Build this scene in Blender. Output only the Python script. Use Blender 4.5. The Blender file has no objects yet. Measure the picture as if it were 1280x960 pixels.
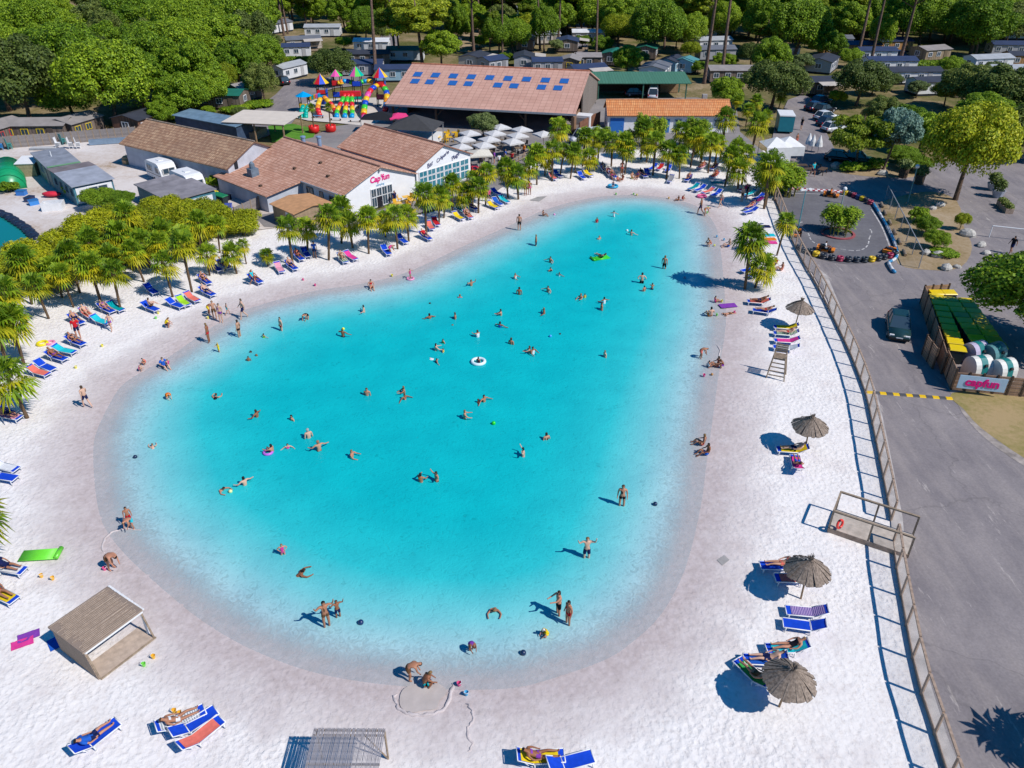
import bpy, bmesh, math, random
import numpy as np
from mathutils import Vector, Matrix
from mathutils.geometry import tessellate_polygon
R = math.radians
PI = math.pi
S = bpy.context.scene
COL = S.collection

# ------------------------------------------------------------------ camera, sky, sun, exposure
CAM_H, PITCH, FPX = 30.0, R(31.8), 974.0
cam_d = bpy.data.cameras.new('camera'); cam = bpy.data.objects.new('camera', cam_d); COL.objects.link(cam)
cam_d.sensor_width = 36; cam_d.lens = 36 * FPX / 1280; cam_d.clip_end = 3000; cam_d.clip_start = 0.5
cam.location = (0, 0, CAM_H); cam.rotation_euler = (R(90) - PITCH, 0, 0)
S.camera = cam
SUN_EL = R(47)
SUN_AZ = math.atan2(-0.50, 0.86)            # direction towards the sun in the ground plane
W = bpy.data.worlds.new('World'); S.world = W; W.use_nodes = True
nt = W.node_tree; nt.nodes.clear()
sky = nt.nodes.new('ShaderNodeTexSky'); sky.sky_type = 'NISHITA'; sky.sun_disc = False
sky.sun_elevation = SUN_EL; sky.sun_rotation = PI / 2 - SUN_AZ
sky.air_density = 1.0; sky.dust_density = 0.3; sky.ozone_density = 3.0
bg = nt.nodes.new('ShaderNodeBackground'); bg.inputs['Strength'].default_value = 0.095
hs = nt.nodes.new('ShaderNodeHueSaturation'); hs.inputs['Saturation'].default_value = 1.75
wo = nt.nodes.new('ShaderNodeOutputWorld')
nt.links.new(sky.outputs[0], hs.inputs['Color']); nt.links.new(hs.outputs[0], bg.inputs['Color']); nt.links.new(bg.outputs[0], wo.inputs['Surface'])
sd = bpy.data.lights.new('sun', 'SUN'); sun = bpy.data.objects.new('sun', sd); COL.objects.link(sun)
sd.energy = 4.35; sd.angle = R(0.5); sd.color = (1.0, 0.955, 0.89)
to_sun = Vector((math.cos(SUN_AZ) * math.cos(SUN_EL), math.sin(SUN_AZ) * math.cos(SUN_EL), math.sin(SUN_EL)))
sun.rotation_euler = to_sun.to_track_quat('Z', 'Y').to_euler(); sun.location = (60, -40, 90)
vs = S.view_settings; vs.view_transform = 'Standard'; vs.look = 'None'; vs.exposure = 0.0; vs.gamma = 1.0; vs.use_curve_mapping = False
S.cycles.max_bounces = 5; S.cycles.diffuse_bounces = 2; S.cycles.glossy_bounces = 2; S.cycles.transmission_bounces = 3
S.cycles.transparent_max_bounces = 12; S.cycles.caustics_reflective = False; S.cycles.caustics_refractive = False

# ------------------------------------------------------------------ surveying: where a point of the photograph lies on a level z
SP, CP = math.sin(PITCH), math.cos(PITCH)
def g(x, y, z=0.0):
    v = (y - 480) / FPX
    Z = (CAM_H - z) / (SP + v * CP)
    return Vector(((x - 640) / FPX * Z, Z * CP - v * Z * SP, z))
def pxm(y):                                  # photograph pixels per metre on the ground at that height of the picture
    return (y + 124) * CP / CAM_H
def heading(x, y, dx, dy):                   # world angle of a direction seen at a ground point
    a = g(x, y); b = g(x + dx, y + dy); d = b - a
    return math.atan2(d.y, d.x)

# ------------------------------------------------------------------ objects, names, labels
def link(o, parent=None):
    COL.objects.link(o)
    if parent is not None: o.parent = parent
    return o
def tag(o, label=None, cat=None, group=None, kind=None):
    if label: o['label'] = label
    if cat: o['category'] = cat
    if group: o['group'] = group
    if kind: o['kind'] = kind
    return o
def thing(name, label, cat, loc=(0, 0, 0), rz=0.0, group=None):
    o = bpy.data.objects.new(name, None); COL.objects.link(o)
    o.empty_display_size = 0.2
    o.location = loc; o.rotation_euler = (0, 0, rz)
    return tag(o, label, cat, group)
def ob(name, me, parent=None, color=None):
    o = bpy.data.objects.new(name, me); link(o, parent)
    if color: o.color = (*color, 1)
    return o
ORD = ['first', 'second', 'third', 'fourth', 'fifth', 'sixth', 'seventh', 'eighth', 'ninth', 'tenth', 'eleventh', 'twelfth', 'thirteenth',
       'fourteenth', 'fifteenth', 'sixteenth', 'seventeenth', 'eighteenth', 'nineteenth', 'twentieth']
def nth(i):
    if i < 20: return ORD[i]
    tens = {2: 'twenty', 3: 'thirty', 4: 'forty', 5: 'fifty', 6: 'sixty', 7: 'seventy', 8: 'eighty', 9: 'ninety'}
    n = i + 1; t, u = divmod(n, 10)
    if u == 0: return {2: 'twentieth', 3: 'thirtieth', 4: 'fortieth', 5: 'fiftieth', 6: 'sixtieth', 7: 'seventieth', 8: 'eightieth', 9: 'ninetieth'}[t]
    return tens[t] + '-' + ORD[u - 1]

# ------------------------------------------------------------------ mesh builder
class MB:
    def __init__(s): s.v = []; s.f = []; s.m = []; s.cur = 0
    def add(s, vs_, fs_):
        b = len(s.v); s.v += [tuple(p) for p in vs_]; s.f += [tuple(i + b for i in f) for f in fs_]; s.m += [s.cur] * len(fs_); return s
    def mat(s, i): s.cur = i; return s
    def box(s, c, d, rz=0.0, rx=0.0, ry=0.0):
        x, y, z = d[0] / 2, d[1] / 2, d[2] / 2
        P = [Vector(p) for p in ((-x, -y, -z), (x, -y, -z), (x, y, -z), (-x, y, -z), (-x, -y, z), (x, -y, z), (x, y, z), (-x, y, z))]
        if rz or rx or ry:
            M = Matrix.Rotation(rz, 3, 'Z') @ Matrix.Rotation(ry, 3, 'Y') @ Matrix.Rotation(rx, 3, 'X'); P = [M @ p for p in P]
        c = Vector(c)
        return s.add([p + c for p in P], [(0, 3, 2, 1), (4, 5, 6, 7), (0, 1, 5, 4), (1, 2, 6, 5), (2, 3, 7, 6), (3, 0, 4, 7)])
    def b2(s, x0, x1, y0, y1, z0, z1): return s.box(((x0 + x1) / 2, (y0 + y1) / 2, (z0 + z1) / 2), (x1 - x0, y1 - y0, z1 - z0))
    def prism(s, poly, z0, z1, ztop=None):          # poly: ccw 2D points
        n = len(poly); zt = ztop or [z1] * n
        vs_ = [(p[0], p[1], z0) for p in poly] + [(p[0], p[1], zt[i]) for i, p in enumerate(poly)]
        fs = [tuple(range(n - 1, -1, -1)), tuple(range(n, 2 * n))] + [(i, (i + 1) % n, n + (i + 1) % n, n + i) for i in range(n)]
        return s.add(vs_, fs)
    def profile(s, pts, axis, a0, a1):              # a closed 2D outline (u, z) swept along x ('x') or y ('y')
        n = len(pts)
        f = (lambda u, z, a: (a, u, z)) if axis == 'x' else (lambda u, z, a: (u, a, z))
        vs_ = [f(u, z, a0) for u, z in pts] + [f(u, z, a1) for u, z in pts]
        fs = [tuple(range(n)), tuple(range(2 * n - 1, n - 1, -1))] + [(i, n + i, n + (i + 1) % n, (i + 1) % n) for i in range(n)]
        return s.add(vs_, fs)
    def slab(s, quad, t):                           # a plate: quad of points (ccw from above) and thickness downward
        q = [Vector(p) for p in quad]; n = (q[1] - q[0]).cross(q[2] - q[0]).normalized()
        k = len(q); vs_ = q + [p - n * t for p in q]
        return s.add(vs_, [tuple(range(k)), tuple(range(2 * k - 1, k - 1, -1))] + [(i, k + i, k + (i + 1) % k, (i + 1) % k) for i in range(k)])
    def tube(s, pts, rad, n=6, cap=True):
        pts = [Vector(p) for p in pts]; rad = rad if isinstance(rad, (list, tuple)) else [rad] * len(pts)
        vs_ = []; fs = []
        for i, p in enumerate(pts):
            d = (pts[min(i + 1, len(pts) - 1)] - pts[max(i - 1, 0)]).normalized()
            a = d.cross(Vector((0, 0, 1)) if abs(d.z) < 0.9 else Vector((1, 0, 0))).normalized(); b = d.cross(a)
            for k in range(n):
                t = 2 * PI * k / n; vs_.append(p + (a * math.cos(t) + b * math.sin(t)) * rad[i])
        for i in range(len(pts) - 1):
            for k in range(n): fs.append((i * n + k, i * n + (k + 1) % n, (i + 1) * n + (k + 1) % n, (i + 1) * n + k))
        if cap: fs += [tuple(range(n - 1, -1, -1)), tuple(range((len(pts) - 1) * n, len(pts) * n))]
        return s.add(vs_, fs)
    def lathe(s, prof, n=12, c=(0, 0, 0), cap=True):
        vs_ = []; fs = []
        for r, z in prof:
            for k in range(n): t = 2 * PI * k / n; vs_.append((c[0] + r * math.cos(t), c[1] + r * math.sin(t), c[2] + z))
        for i in range(len(prof) - 1):
            for k in range(n): fs.append((i * n + k, i * n + (k + 1) % n, (i + 1) * n + (k + 1) % n, (i + 1) * n + k))
        if cap: fs += [tuple(range(n - 1, -1, -1)), tuple(range((len(prof) - 1) * n, len(prof) * n))]
        return s.add(vs_, fs)
    def ball(s, c, r, n=10, m=6, sq=(1, 1, 1)):
        vs_ = [(c[0], c[1], c[2] - r * sq[2])]
        for j in range(1, m):
            ph = -PI / 2 + PI * j / m
            for k in range(n):
                t = 2 * PI * k / n; vs_.append((c[0] + r * sq[0] * math.cos(ph) * math.cos(t), c[1] + r * sq[1] * math.cos(ph) * math.sin(t), c[2] + r * sq[2] * math.sin(ph)))
        vs_.append((c[0], c[1], c[2] + r * sq[2])); L = len(vs_) - 1
        fs = [(0, 1 + (k + 1) % n, 1 + k) for k in range(n)]
        for j in range(m - 2):
            for k in range(n): a = 1 + j * n; fs.append((a + k, a + (k + 1) % n, a + n + (k + 1) % n, a + n + k))
        a = 1 + (m - 2) * n; fs += [(a + k, a + (k + 1) % n, L) for k in range(n)]
        return s.add(vs_, fs)
    def torus(s, c, r, t, n=18, m=8):
        vs_ = []; fs = []
        for i in range(n):
            a = 2 * PI * i / n
            for j in range(m):
                b = 2 * PI * j / m; q = r + t * math.cos(b); vs_.append((c[0] + q * math.cos(a), c[1] + q * math.sin(a), c[2] + t * math.sin(b)))
        for i in range(n):
            for j in range(m): fs.append((i * m + j, ((i + 1) % n) * m + j, ((i + 1) % n) * m + (j + 1) % m, i * m + (j + 1) % m))
        return s.add(vs_, fs)
    def mesh(s, name, mats, smooth=False):
        me = bpy.data.meshes.new(name); me.from_pydata(s.v, [], s.f)
        for m in (mats if isinstance(mats, (list, tuple)) else [mats]): me.materials.append(m)
        if any(s.m): me.polygons.foreach_set('material_index', s.m)
        if smooth: me.polygons.foreach_set('use_smooth', [True] * len(s.f))
        me.update(); return me
    def build(s, name, mats, parent=None, smooth=False, color=None, loc=None):
        o = ob(name, s.mesh(name, mats, smooth), parent, color)
        if loc is not None: o.location = loc
        return o

# ------------------------------------------------------------------ materials
def lin(r, g_, b):                           # sRGB 0-255 to linear
    f = lambda c: c / 12.92 if c <= 0.04045 else ((c + 0.055) / 1.055) ** 2.4
    return (f(r / 255), f(g_ / 255), f(b / 255))
def newmat(name):
    m = bpy.data.materials.new(name); m.use_nodes = True; n = m.node_tree
    b = n.nodes.get('Principled BSDF'); return m, n, b
def N(nt_, t, **kw):
    n = nt_.nodes.new('ShaderNode' + t)
    for k, v in kw.items():
        if k in n.inputs.keys(): n.inputs[k].default_value = v
        else: setattr(n, k, v)
    return n
def ramp(nt_, stops, inp=None):
    r = nt_.nodes.new('ShaderNodeValToRGB'); e = r.color_ramp.elements
    while len(e) < len(stops): e.new(0.5)
    for i, (p, c) in enumerate(stops): e[i].position = p; e[i].color = (*c, 1) if len(c) == 3 else c
    if inp is not None: nt_.links.new(inp, r.inputs['Fac'])
    return r
def mixc(nt_, fac, a, b, mode='MIX'):
    m = nt_.nodes.new('ShaderNodeMix'); m.data_type = 'RGBA'; m.blend_type = mode; m.clamp_factor = True
    for sock, v in ((m.inputs[0], fac), (m.inputs[6], a), (m.inputs[7], b)):
        if hasattr(v, 'is_linked'): nt_.links.new(v, sock)
        elif isinstance(v, (tuple, list)): sock.default_value = (*v[:3], 1)
        else: sock.default_value = v
    return m.outputs[2]
def objcoord(nt_): return nt_.nodes.new('ShaderNodeTexCoord').outputs['Object']
def noise(nt_, co, scale, detail=3, rough=0.55):
    n = N(nt_, 'TexNoise', Scale=scale, Detail=detail, Roughness=rough); nt_.links.new(co, n.inputs['Vector']); return n
def bump(nt_, b, h, strength=0.4, dist=0.05):
    bn = N(nt_, 'Bump', Strength=strength, Distance=dist); nt_.links.new(h, bn.inputs['Height']); nt_.links.new(bn.outputs[0], b.inputs['Normal'])
_mc = {}
def plain(name, col, rough=0.6, var=0.12, scale=2.0, spec=0.3, bmp=0.0, metal=0.0):
    if name in _mc: return _mc[name]
    m, n, b = newmat(name); co = objcoord(n); t = noise(n, co, scale, 5)
    dk = tuple(c * (1 - 1.6 * var) for c in col); lt = tuple(min(1, c * (1 + var)) for c in col)
    r = ramp(n, [(0.3, dk), (0.7, lt)], t.outputs['Fac']); n.links.new(r.outputs[0], b.inputs['Base Color'])
    b.inputs['Roughness'].default_value = rough; b.inputs['Specular IOR Level'].default_value = spec; b.inputs['Metallic'].default_value = metal
    if bmp: bump(n, b, noise(n, co, scale * 6, 3).outputs['Fac'], bmp, 0.03)
    _mc[name] = m; return m
def ocol(name, rough=0.6, var=0.15, scale=3.0, spec=0.3):     # takes its colour from the object that wears it
    if name in _mc: return _mc[name]
    m, n, b = newmat(name); oi = n.nodes.new('ShaderNodeObjectInfo'); co = objcoord(n); t = noise(n, co, scale, 4)
    r = ramp(n, [(0.3, (1 - 1.8 * var,) * 3), (0.7, (1, 1, 1))], t.outputs['Fac'])
    n.links.new(mixc(n, 1.0, oi.outputs['Color'], r.outputs[0], 'MULTIPLY'), b.inputs['Base Color'])
    b.inputs['Roughness'].default_value = rough; b.inputs['Specular IOR Level'].default_value = spec
    _mc[name] = m; return m
def foliage(name, cols, trans=0.25, rough=0.55):
    m, n, b = newmat(name); ge = n.nodes.new('ShaderNodeNewGeometry'); oi = n.nodes.new('ShaderNodeObjectInfo')
    k = len(cols); r = ramp(n, [(i / max(1, k - 1), c) for i, c in enumerate(cols)], ge.outputs['Random Per Island'])
    hv = N(n, 'HueSaturation'); n.links.new(r.outputs[0], hv.inputs['Color'])
    mr = N(n, 'MapRange'); n.links.new(oi.outputs['Random'], mr.inputs[0]); mr.inputs[3].default_value = 0.72; mr.inputs[4].default_value = 1.25
    n.links.new(mr.outputs[0], hv.inputs['Value'])
    mh = N(n, 'MapRange'); n.links.new(oi.outputs['Random'], mh.inputs[0]); mh.inputs[3].default_value = 0.515; mh.inputs[4].default_value = 0.488
    n.links.new(mh.outputs[0], hv.inputs['Hue'])
    n.links.new(hv.outputs[0], b.inputs['Base Color']); b.inputs['Roughness'].default_value = rough; b.inputs['Specular IOR Level'].default_value = 0.25
    tr = n.nodes.new('ShaderNodeBsdfTranslucent'); n.links.new(hv.outputs[0], tr.inputs['Color'])
    ms = n.nodes.new('ShaderNodeMixShader'); ms.inputs[0].default_value = trans
    out = n.nodes.get('Material Output'); n.links.new(b.outputs[0], ms.inputs[1]); n.links.new(tr.outputs[0], ms.inputs[2]); n.links.new(ms.outputs[0], out.inputs['Surface'])
    return m
def tiles(name, c1, c2, mortar, patch, axis=0, row=0.42, wid=0.30):
    m, n, b = newmat(name); co = objcoord(n)
    if axis:
        mp = N(n, 'Mapping'); mp.inputs['Rotation'].default_value = (0, 0, R(90)); n.links.new(co, mp.inputs['Vector']); co2 = mp.outputs[0]
    else: co2 = co
    bt = N(n, 'TexBrick'); n.links.new(co2, bt.inputs['Vector']); bt.offset = 0.0
    bt.inputs['Color1'].default_value = (*c1, 1); bt.inputs['Color2'].default_value = (*c2, 1); bt.inputs['Mortar'].default_value = (*mortar, 1)
    bt.inputs['Scale'].default_value = 1.0; bt.inputs['Brick Width'].default_value = wid; bt.inputs['Row Height'].default_value = row
    bt.inputs['Mortar Size'].default_value = 0.035; bt.inputs['Mortar Smooth'].default_value = 0.6; bt.inputs['Bias'].default_value = -0.1
    t = noise(n, co, 0.35, 6, 0.65); r = ramp(n, [(0.38, (0, 0, 0)), (0.66, (1, 1, 1))], t.outputs['Fac'])
    n.links.new(mixc(n, r.outputs[0], bt.outputs['Color'], mixc(n, 0.5, bt.outputs['Color'], patch)), b.inputs['Base Color'])
    b.inputs['Roughness'].default_value = 0.8
    inv = N(n, 'Math', operation='SUBTRACT'); inv.inputs[0].default_value = 1; n.links.new(bt.outputs['Fac'], inv.inputs[1])
    bump(n, b, inv.outputs[0], 0.8, 0.06)
    return m
def boards(name, c1, c2, width=0.14, axis='z', gap=0.06):
    m, n, b = newmat(name); co = objcoord(n); sx = N(n, 'SeparateXYZ'); n.links.new(co, sx.inputs[0])
    if axis == 'xy':
        a = N(n, 'Math', operation='ADD'); n.links.new(sx.outputs[0], a.inputs[0]); n.links.new(sx.outputs[1], a.inputs[1]); u = a.outputs[0]
    else: u = sx.outputs['xyz'.index(axis)]
    d = N(n, 'Math', operation='DIVIDE'); n.links.new(u, d.inputs[0]); d.inputs[1].default_value = width
    fr = N(n, 'Math', operation='FRACT'); n.links.new(d.outputs[0], fr.inputs[0])
    fl = N(n, 'Math', operation='FLOOR'); n.links.new(d.outputs[0], fl.inputs[0])
    wn = N(n, 'TexWhiteNoise', noise_dimensions='1D'); n.links.new(fl.outputs[0], wn.inputs['W'])
    lt = N(n, 'Math', operation='LESS_THAN'); n.links.new(fr.outputs[0], lt.inputs[0]); lt.inputs[1].default_value = gap
    t = noise(n, co, 3, 5); c = mixc(n, wn.outputs[0], c1, c2); c = mixc(n, t.outputs['Fac'], c, tuple(q * 0.72 for q in c1))
    c = mixc(n, lt.outputs[0], c, tuple(q * 0.3 for q in c1)); n.links.new(c, b.inputs['Base Color']); b.inputs['Roughness'].default_value = 0.75
    return m
def glass(name, col):
    m, n, b = newmat(name); b.inputs['Base Color'].default_value = (*col, 1); b.inputs['Roughness'].default_value = 0.06; b.inputs['Specular IOR Level'].default_value = 0.7
    return m

M = {}
M['white'] = plain('white_render', (0.80, 0.80, 0.82), 0.7, 0.04, 0.8)
M['whitepaint'] = plain('white_paint', (0.78, 0.78, 0.79), 0.45, 0.05, 2)
M['greyrender'] = plain('grey_render', (0.42, 0.44, 0.50), 0.8, 0.16, 1.2)
M['cladding'] = plain('pale_cladding', (0.50, 0.53, 0.60), 0.7, 0.1, 1.0)
M['concrete'] = plain('concrete', (0.36, 0.34, 0.33), 0.85, 0.12, 1.5, bmp=0.2)
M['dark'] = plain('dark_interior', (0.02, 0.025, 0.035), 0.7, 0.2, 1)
M['metal'] = plain('painted_metal', (0.30, 0.32, 0.35), 0.4, 0.1, 3, 0.5)
M['black'] = plain('black_rubber', (0.015, 0.015, 0.018), 0.6, 0.3, 6)
M['wood'] = plain('weathered_wood', (0.33, 0.25, 0.18), 0.8, 0.22, 5)
M['postwood'] = plain('post_wood', (0.36, 0.24, 0.14), 0.75, 0.2, 6)
M['pinkwood'] = plain('fence_wood', (0.40, 0.29, 0.22), 0.8, 0.2, 4)
M['darkwood'] = plain('dark_wood', (0.10, 0.065, 0.045), 0.8, 0.25, 4)
M['bark'] = plain('bark', (0.13, 0.085, 0.06), 0.9, 0.35, 6, bmp=0.5)
M['pinebark'] = plain('pine_bark', (0.17, 0.11, 0.085), 0.9, 0.35, 4, bmp=0.5)
M['palmbark'] = plain('palm_fibre', (0.15, 0.095, 0.055), 0.95, 0.35, 12, bmp=0.6)
M['pane'] = glass('window_glass', (0.04, 0.07, 0.10))
M['tealpane'] = glass('teal_glass', (0.04, 0.20, 0.26))
M['bluepane'] = glass('roof_light_glass', (0.03, 0.13, 0.42))
M['paint'] = ocol('coloured_paint', 0.5, 0.06, 2)
M['carpaint'] = ocol('car_paint', 0.22, 0.03, 2, 0.6)
M['cloth'] = ocol('coloured_cloth', 0.85, 0.12, 5, 0.1)
M['plastic'] = ocol('coloured_plastic', 0.35, 0.05, 4, 0.5)
M['skin'] = ocol('skin', 0.5, 0.06, 6, 0.3)
M['hair'] = ocol('hair', 0.6, 0.25, 20, 0.3)
M['wall'] = ocol('home_wall', 0.65, 0.07, 1.5)
M['roofsheet'] = ocol('roof_sheet', 0.55, 0.12, 0.9)
M['rock'] = plain('pale_rock', (0.50, 0.47, 0.43), 0.9, 0.2, 4, bmp=0.6)
# ------------------------------------------------------------------ the setting: ground, beach, lagoon, roads
def smooth_poly(pts, k=4):
    n = len(pts); out = []
    for i in range(n):
        p0, p1, p2, p3 = (np.array(pts[(i + j) % n]) for j in (-1, 0, 1, 2))
        for t in np.linspace(0, 1, k, endpoint=False):
            out.append(0.5 * ((2 * p1) + (-p0 + p2) * t + (2 * p0 - 5 * p1 + 4 * p2 - p3) * t * t + (-p0 + 3 * p1 - 3 * p2 + p3) * t ** 3))
    return np.array(out)
SHORE_PX = [(640, 284), (690, 262), (740, 249), (790, 245), (840, 250), (872, 262), (888, 284), (893, 312), (896, 350), (898, 400), (891, 445), (884, 490),
            (877, 535), (870, 580), (864, 622), (852, 673), (838, 715), (812, 760), (780, 790), (746, 812), (675, 836), (640, 844), (600, 846), (546, 845),
            (461, 837), (391, 823), (320, 796), (262, 762), (212, 722), (170, 684), (145, 652), (135, 620), (130, 575), (132, 540), (150, 500), (164, 480),
            (187, 465), (216, 449), (252, 424), (285, 402), (320, 386), (395, 366), (450, 358), (505, 345), (545, 328), (595, 304)]
SHORE = smooth_poly([tuple(g(*p)[:2]) for p in SHORE_PX])
def sdist(px_, py_, poly):                    # positive inside
    a = poly; b = np.roll(poly, -1, axis=0); P = np.stack([px_, py_], 1)
    d2 = np.full(len(P), 1e18); ins = np.zeros(len(P), bool)
    for (ax, ay), (bx, by) in zip(a, b):
        ex, ey = bx - ax, by - ay; L = ex * ex + ey * ey + 1e-12
        t = np.clip(((P[:, 0] - ax) * ex + (P[:, 1] - ay) * ey) / L, 0, 1)
        d2 = np.minimum(d2, (P[:, 0] - ax - t * ex) ** 2 + (P[:, 1] - ay - t * ey) ** 2)
        c = ((ay > P[:, 1]) != (by > P[:, 1])) & (P[:, 0] < (bx - ax) * (P[:, 1] - ay) / (by - ay + 1e-12) + ax)
        ins ^= c
    d = np.sqrt(d2); return np.where(ins, d, -d)
WATER_Z = -0.07
def depth_of(d): return np.where(d > 0, np.minimum(0.055 * d + 0.0088 * d * d, 1.75), 0)
def sand_z(d):
    out = np.where(d > 0, WATER_Z - depth_of(d), np.where(d > -2.2, WATER_Z * (1 + d / 2.2), 0.0))
    return out
def bed_at(x, y):
    d = sdist(np.array([x]), np.array([y]), SHORE); return float(sand_z(d)[0])
def sheet_mesh(name, X, Y, Zv, keep, mat, attrs):
    ny, nx = X.shape; idx = -np.ones(nx * ny, int)
    q = np.array([[j * nx + i, j * nx + i + 1, (j + 1) * nx + i + 1, (j + 1) * nx + i] for j in range(ny - 1) for i in range(nx - 1) if keep[j, i]])
    used = np.unique(q); idx[used] = np.arange(len(used)); q = idx[q]
    co = np.stack([X.ravel()[used], Y.ravel()[used], Zv.ravel()[used]], 1)
    me = bpy.data.meshes.new(name); me.from_pydata(co.tolist(), [], q.tolist())
    for k, v in attrs.items():
        a = me.attributes.new(k, 'FLOAT', 'POINT'); a.data.foreach_set('value', v.ravel()[used].astype(np.float32))
    me.materials.append(mat); me.polygons.foreach_set('use_smooth', [True] * len(q)); me.update(); return me

# sand: dry white, greyer where the lagoon keeps it wet, trodden into small pits
m, n, b = newmat('sand'); co = objcoord(n); at = N(n, 'Attribute', attribute_name='wet')
n1 = noise(n, co, 0.5, 5, 0.6); n2 = noise(n, co, 4.2, 5, 0.65); n3 = noise(n, co, 2.6, 4, 0.7)
ad = N(n, 'Math', operation='MULTIPLY_ADD'); n.links.new(n1.outputs['Fac'], ad.inputs[0]); ad.inputs[1].default_value = 0.9; ad.inputs[2].default_value = -0.45
ad2 = N(n, 'Math', operation='ADD'); n.links.new(ad.outputs[0], ad2.inputs[0]); n.links.new(at.outputs['Fac'], ad2.inputs[1])
wr = ramp(n, [(0.0, (0, 0, 0)), (0.32, (0.55, 0.55, 0.55)), (0.8, (1, 1, 1))], ad2.outputs[0])
dry = ramp(n, [(0.26, (0.68, 0.62, 0.585)), (0.48, (0.83, 0.785, 0.76)), (0.7, (0.86, 0.815, 0.795))], n2.outputs['Fac'])
wet = ramp(n, [(0.3, (0.46, 0.385, 0.37)), (0.7, (0.60, 0.52, 0.515))], n3.outputs['Fac'])
n.links.new(mixc(n, wr.outputs[0], dry.outputs[0], wet.outputs[0]), b.inputs['Base Color']); b.inputs['Roughness'].default_value = 0.9; b.inputs['Specular IOR Level'].default_value = 0.1
vo = N(n, 'TexVoronoi', Scale=4.2, feature='SMOOTH_F1'); 
wv = N(n, 'VectorMath', operation='MULTIPLY_ADD'); n.links.new(n2.outputs['Color'], wv.inputs[0]); wv.inputs[1].default_value = (0.35, 0.35, 0.0); n.links.new(co, wv.inputs[2])
n.links.new(wv.outputs[0], vo.inputs['Vector'])
hh = N(n, 'Math', operation='ADD'); n.links.new(vo.outputs['Distance'], hh.inputs[0]); n.links.new(n2.outputs['Fac'], hh.inputs[1])
iw = N(n, 'Math', operation='MULTIPLY_ADD'); n.links.new(wr.outputs[0], iw.inputs[0]); iw.inputs[1].default_value = -0.55; iw.inputs[2].default_value = 1.0
hm = N(n, 'Math', operation='MULTIPLY'); n.links.new(hh.outputs[0], hm.inputs[0]); n.links.new(iw.outputs[0], hm.inputs[1])
n4 = noise(n, co, 0.16, 3); br_ = ramp(n, [(0.35, (0.45,) * 3), (0.65, (1.0,) * 3)], n4.outputs['Fac']); hq = N(n, 'Math', operation='MULTIPLY'); n.links.new(hm.outputs[0], hq.inputs[0]); n.links.new(br_.outputs[0], hq.inputs[1])
bump(n, b, hq.outputs[0], 0.62, 0.09)
M['sand'] = m
gx = np.arange(-62, 36, 0.45); gy = np.arange(8, 160, 0.45); GX, GY = np.meshgrid(gx, gy)
SD = sdist(GX.ravel(), GY.ravel(), SHORE).reshape(GX.shape)
BEACH_PX = [(1215, 1000), (1165, 880), (1140, 760), (1128, 690), (1122, 655), (1108, 580), (1093, 500), (1082, 460), (1060, 410), (1038, 370), (1008, 320), (993, 290), (975, 255),
            (968, 225), (962, 190), (900, 186), (800, 182), (700, 190), (668, 205), (640, 228), (560, 262), (500, 275), (440, 285), (360, 283), (300, 283), (200, 280), (60, 320), (-60, 400), (-300, 500), (-420, 1100), (700, 1250)]
BEACH = np.array([tuple(g(*p)[:2]) for p in BEACH_PX])
BD = sdist(GX.ravel(), GY.ravel(), BEACH).reshape(GX.shape)
wetv = np.where(SD > 0, 0.9, np.clip(1.05 + SD / 4.8, 0, 1))
rng = np.random.default_rng(3)
zz = sand_z(SD) + np.where(SD < -2, 0.02 * np.sin(GX * 1.3 + 1.7 * np.sin(GY * 0.6)) * np.sin(GY * 1.1 + np.sin(GX * 0.5)), 0) 
zz = zz - 0.02
tag(ob('beach', sheet_mesh('beach', GX, GY, zz, BD[:-1, :-1] > -0.3, M['sand'], {'wet': wetv})), 'white sand beach sloping under the lagoon', kind='structure')

# water: milky turquoise, clearer where it is shallow
m, n, b = newmat('lagoon_water'); co = objcoord(n); at = N(n, 'Attribute', attribute_name='depth')
w1 = noise(n, co, 2.2, 3, 0.6); w2 = noise(n, co, 0.35, 3); w3 = N(n, 'TexNoise', Scale=2.6, Detail=3, Distortion=1.8); n.links.new(co, w3.inputs['Vector'])
k1 = N(n, 'Math', operation='MULTIPLY'); n.links.new(at.outputs['Fac'], k1.inputs[0]); k1.inputs[1].default_value = -2.3
k2 = N(n, 'Math', operation='EXPONENT'); n.links.new(k1.outputs[0], k2.inputs[0])
k3 = N(n, 'Math', operation='SUBTRACT'); k3.inputs[0].default_value = 1.0; n.links.new(k2.outputs[0], k3.inputs[1])
cr = ramp(n, [(0.0, (0.50, 0.575, 0.61)), (0.20, (0.38, 0.59, 0.63)), (0.48, (0.18, 0.575, 0.61)), (0.78, (0.03, 0.525, 0.56)), (1.0, (0.003, 0.462, 0.502))], k3.outputs[0])
a1 = N(n, 'Math', operation='MULTIPLY'); n.links.new(at.outputs['Fac'], a1.inputs[0]); a1.inputs[1].default_value = -15.0
a2 = N(n, 'Math', operation='EXPONENT'); n.links.new(a1.outputs[0], a2.inputs[0])
a3 = N(n, 'Math', operation='MULTIPLY_ADD'); n.links.new(a2.outputs[0], a3.inputs[0]); a3.inputs[1].default_value = -0.72; a3.inputs[2].default_value = 1.0
lt = ramp(n, [(0.35, (0.90, 0.92, 0.94)), (0.7, (1.05, 1.05, 1.04))], w2.outputs['Fac'])
n.links.new(mixc(n, 1.0, cr.outputs[0], lt.outputs[0], 'MULTIPLY'), b.inputs['Base Color'])
b.inputs['Roughness'].default_value = 0.12; b.inputs['IOR'].default_value = 1.33; b.inputs['Specular IOR Level'].default_value = 0.22
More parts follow.
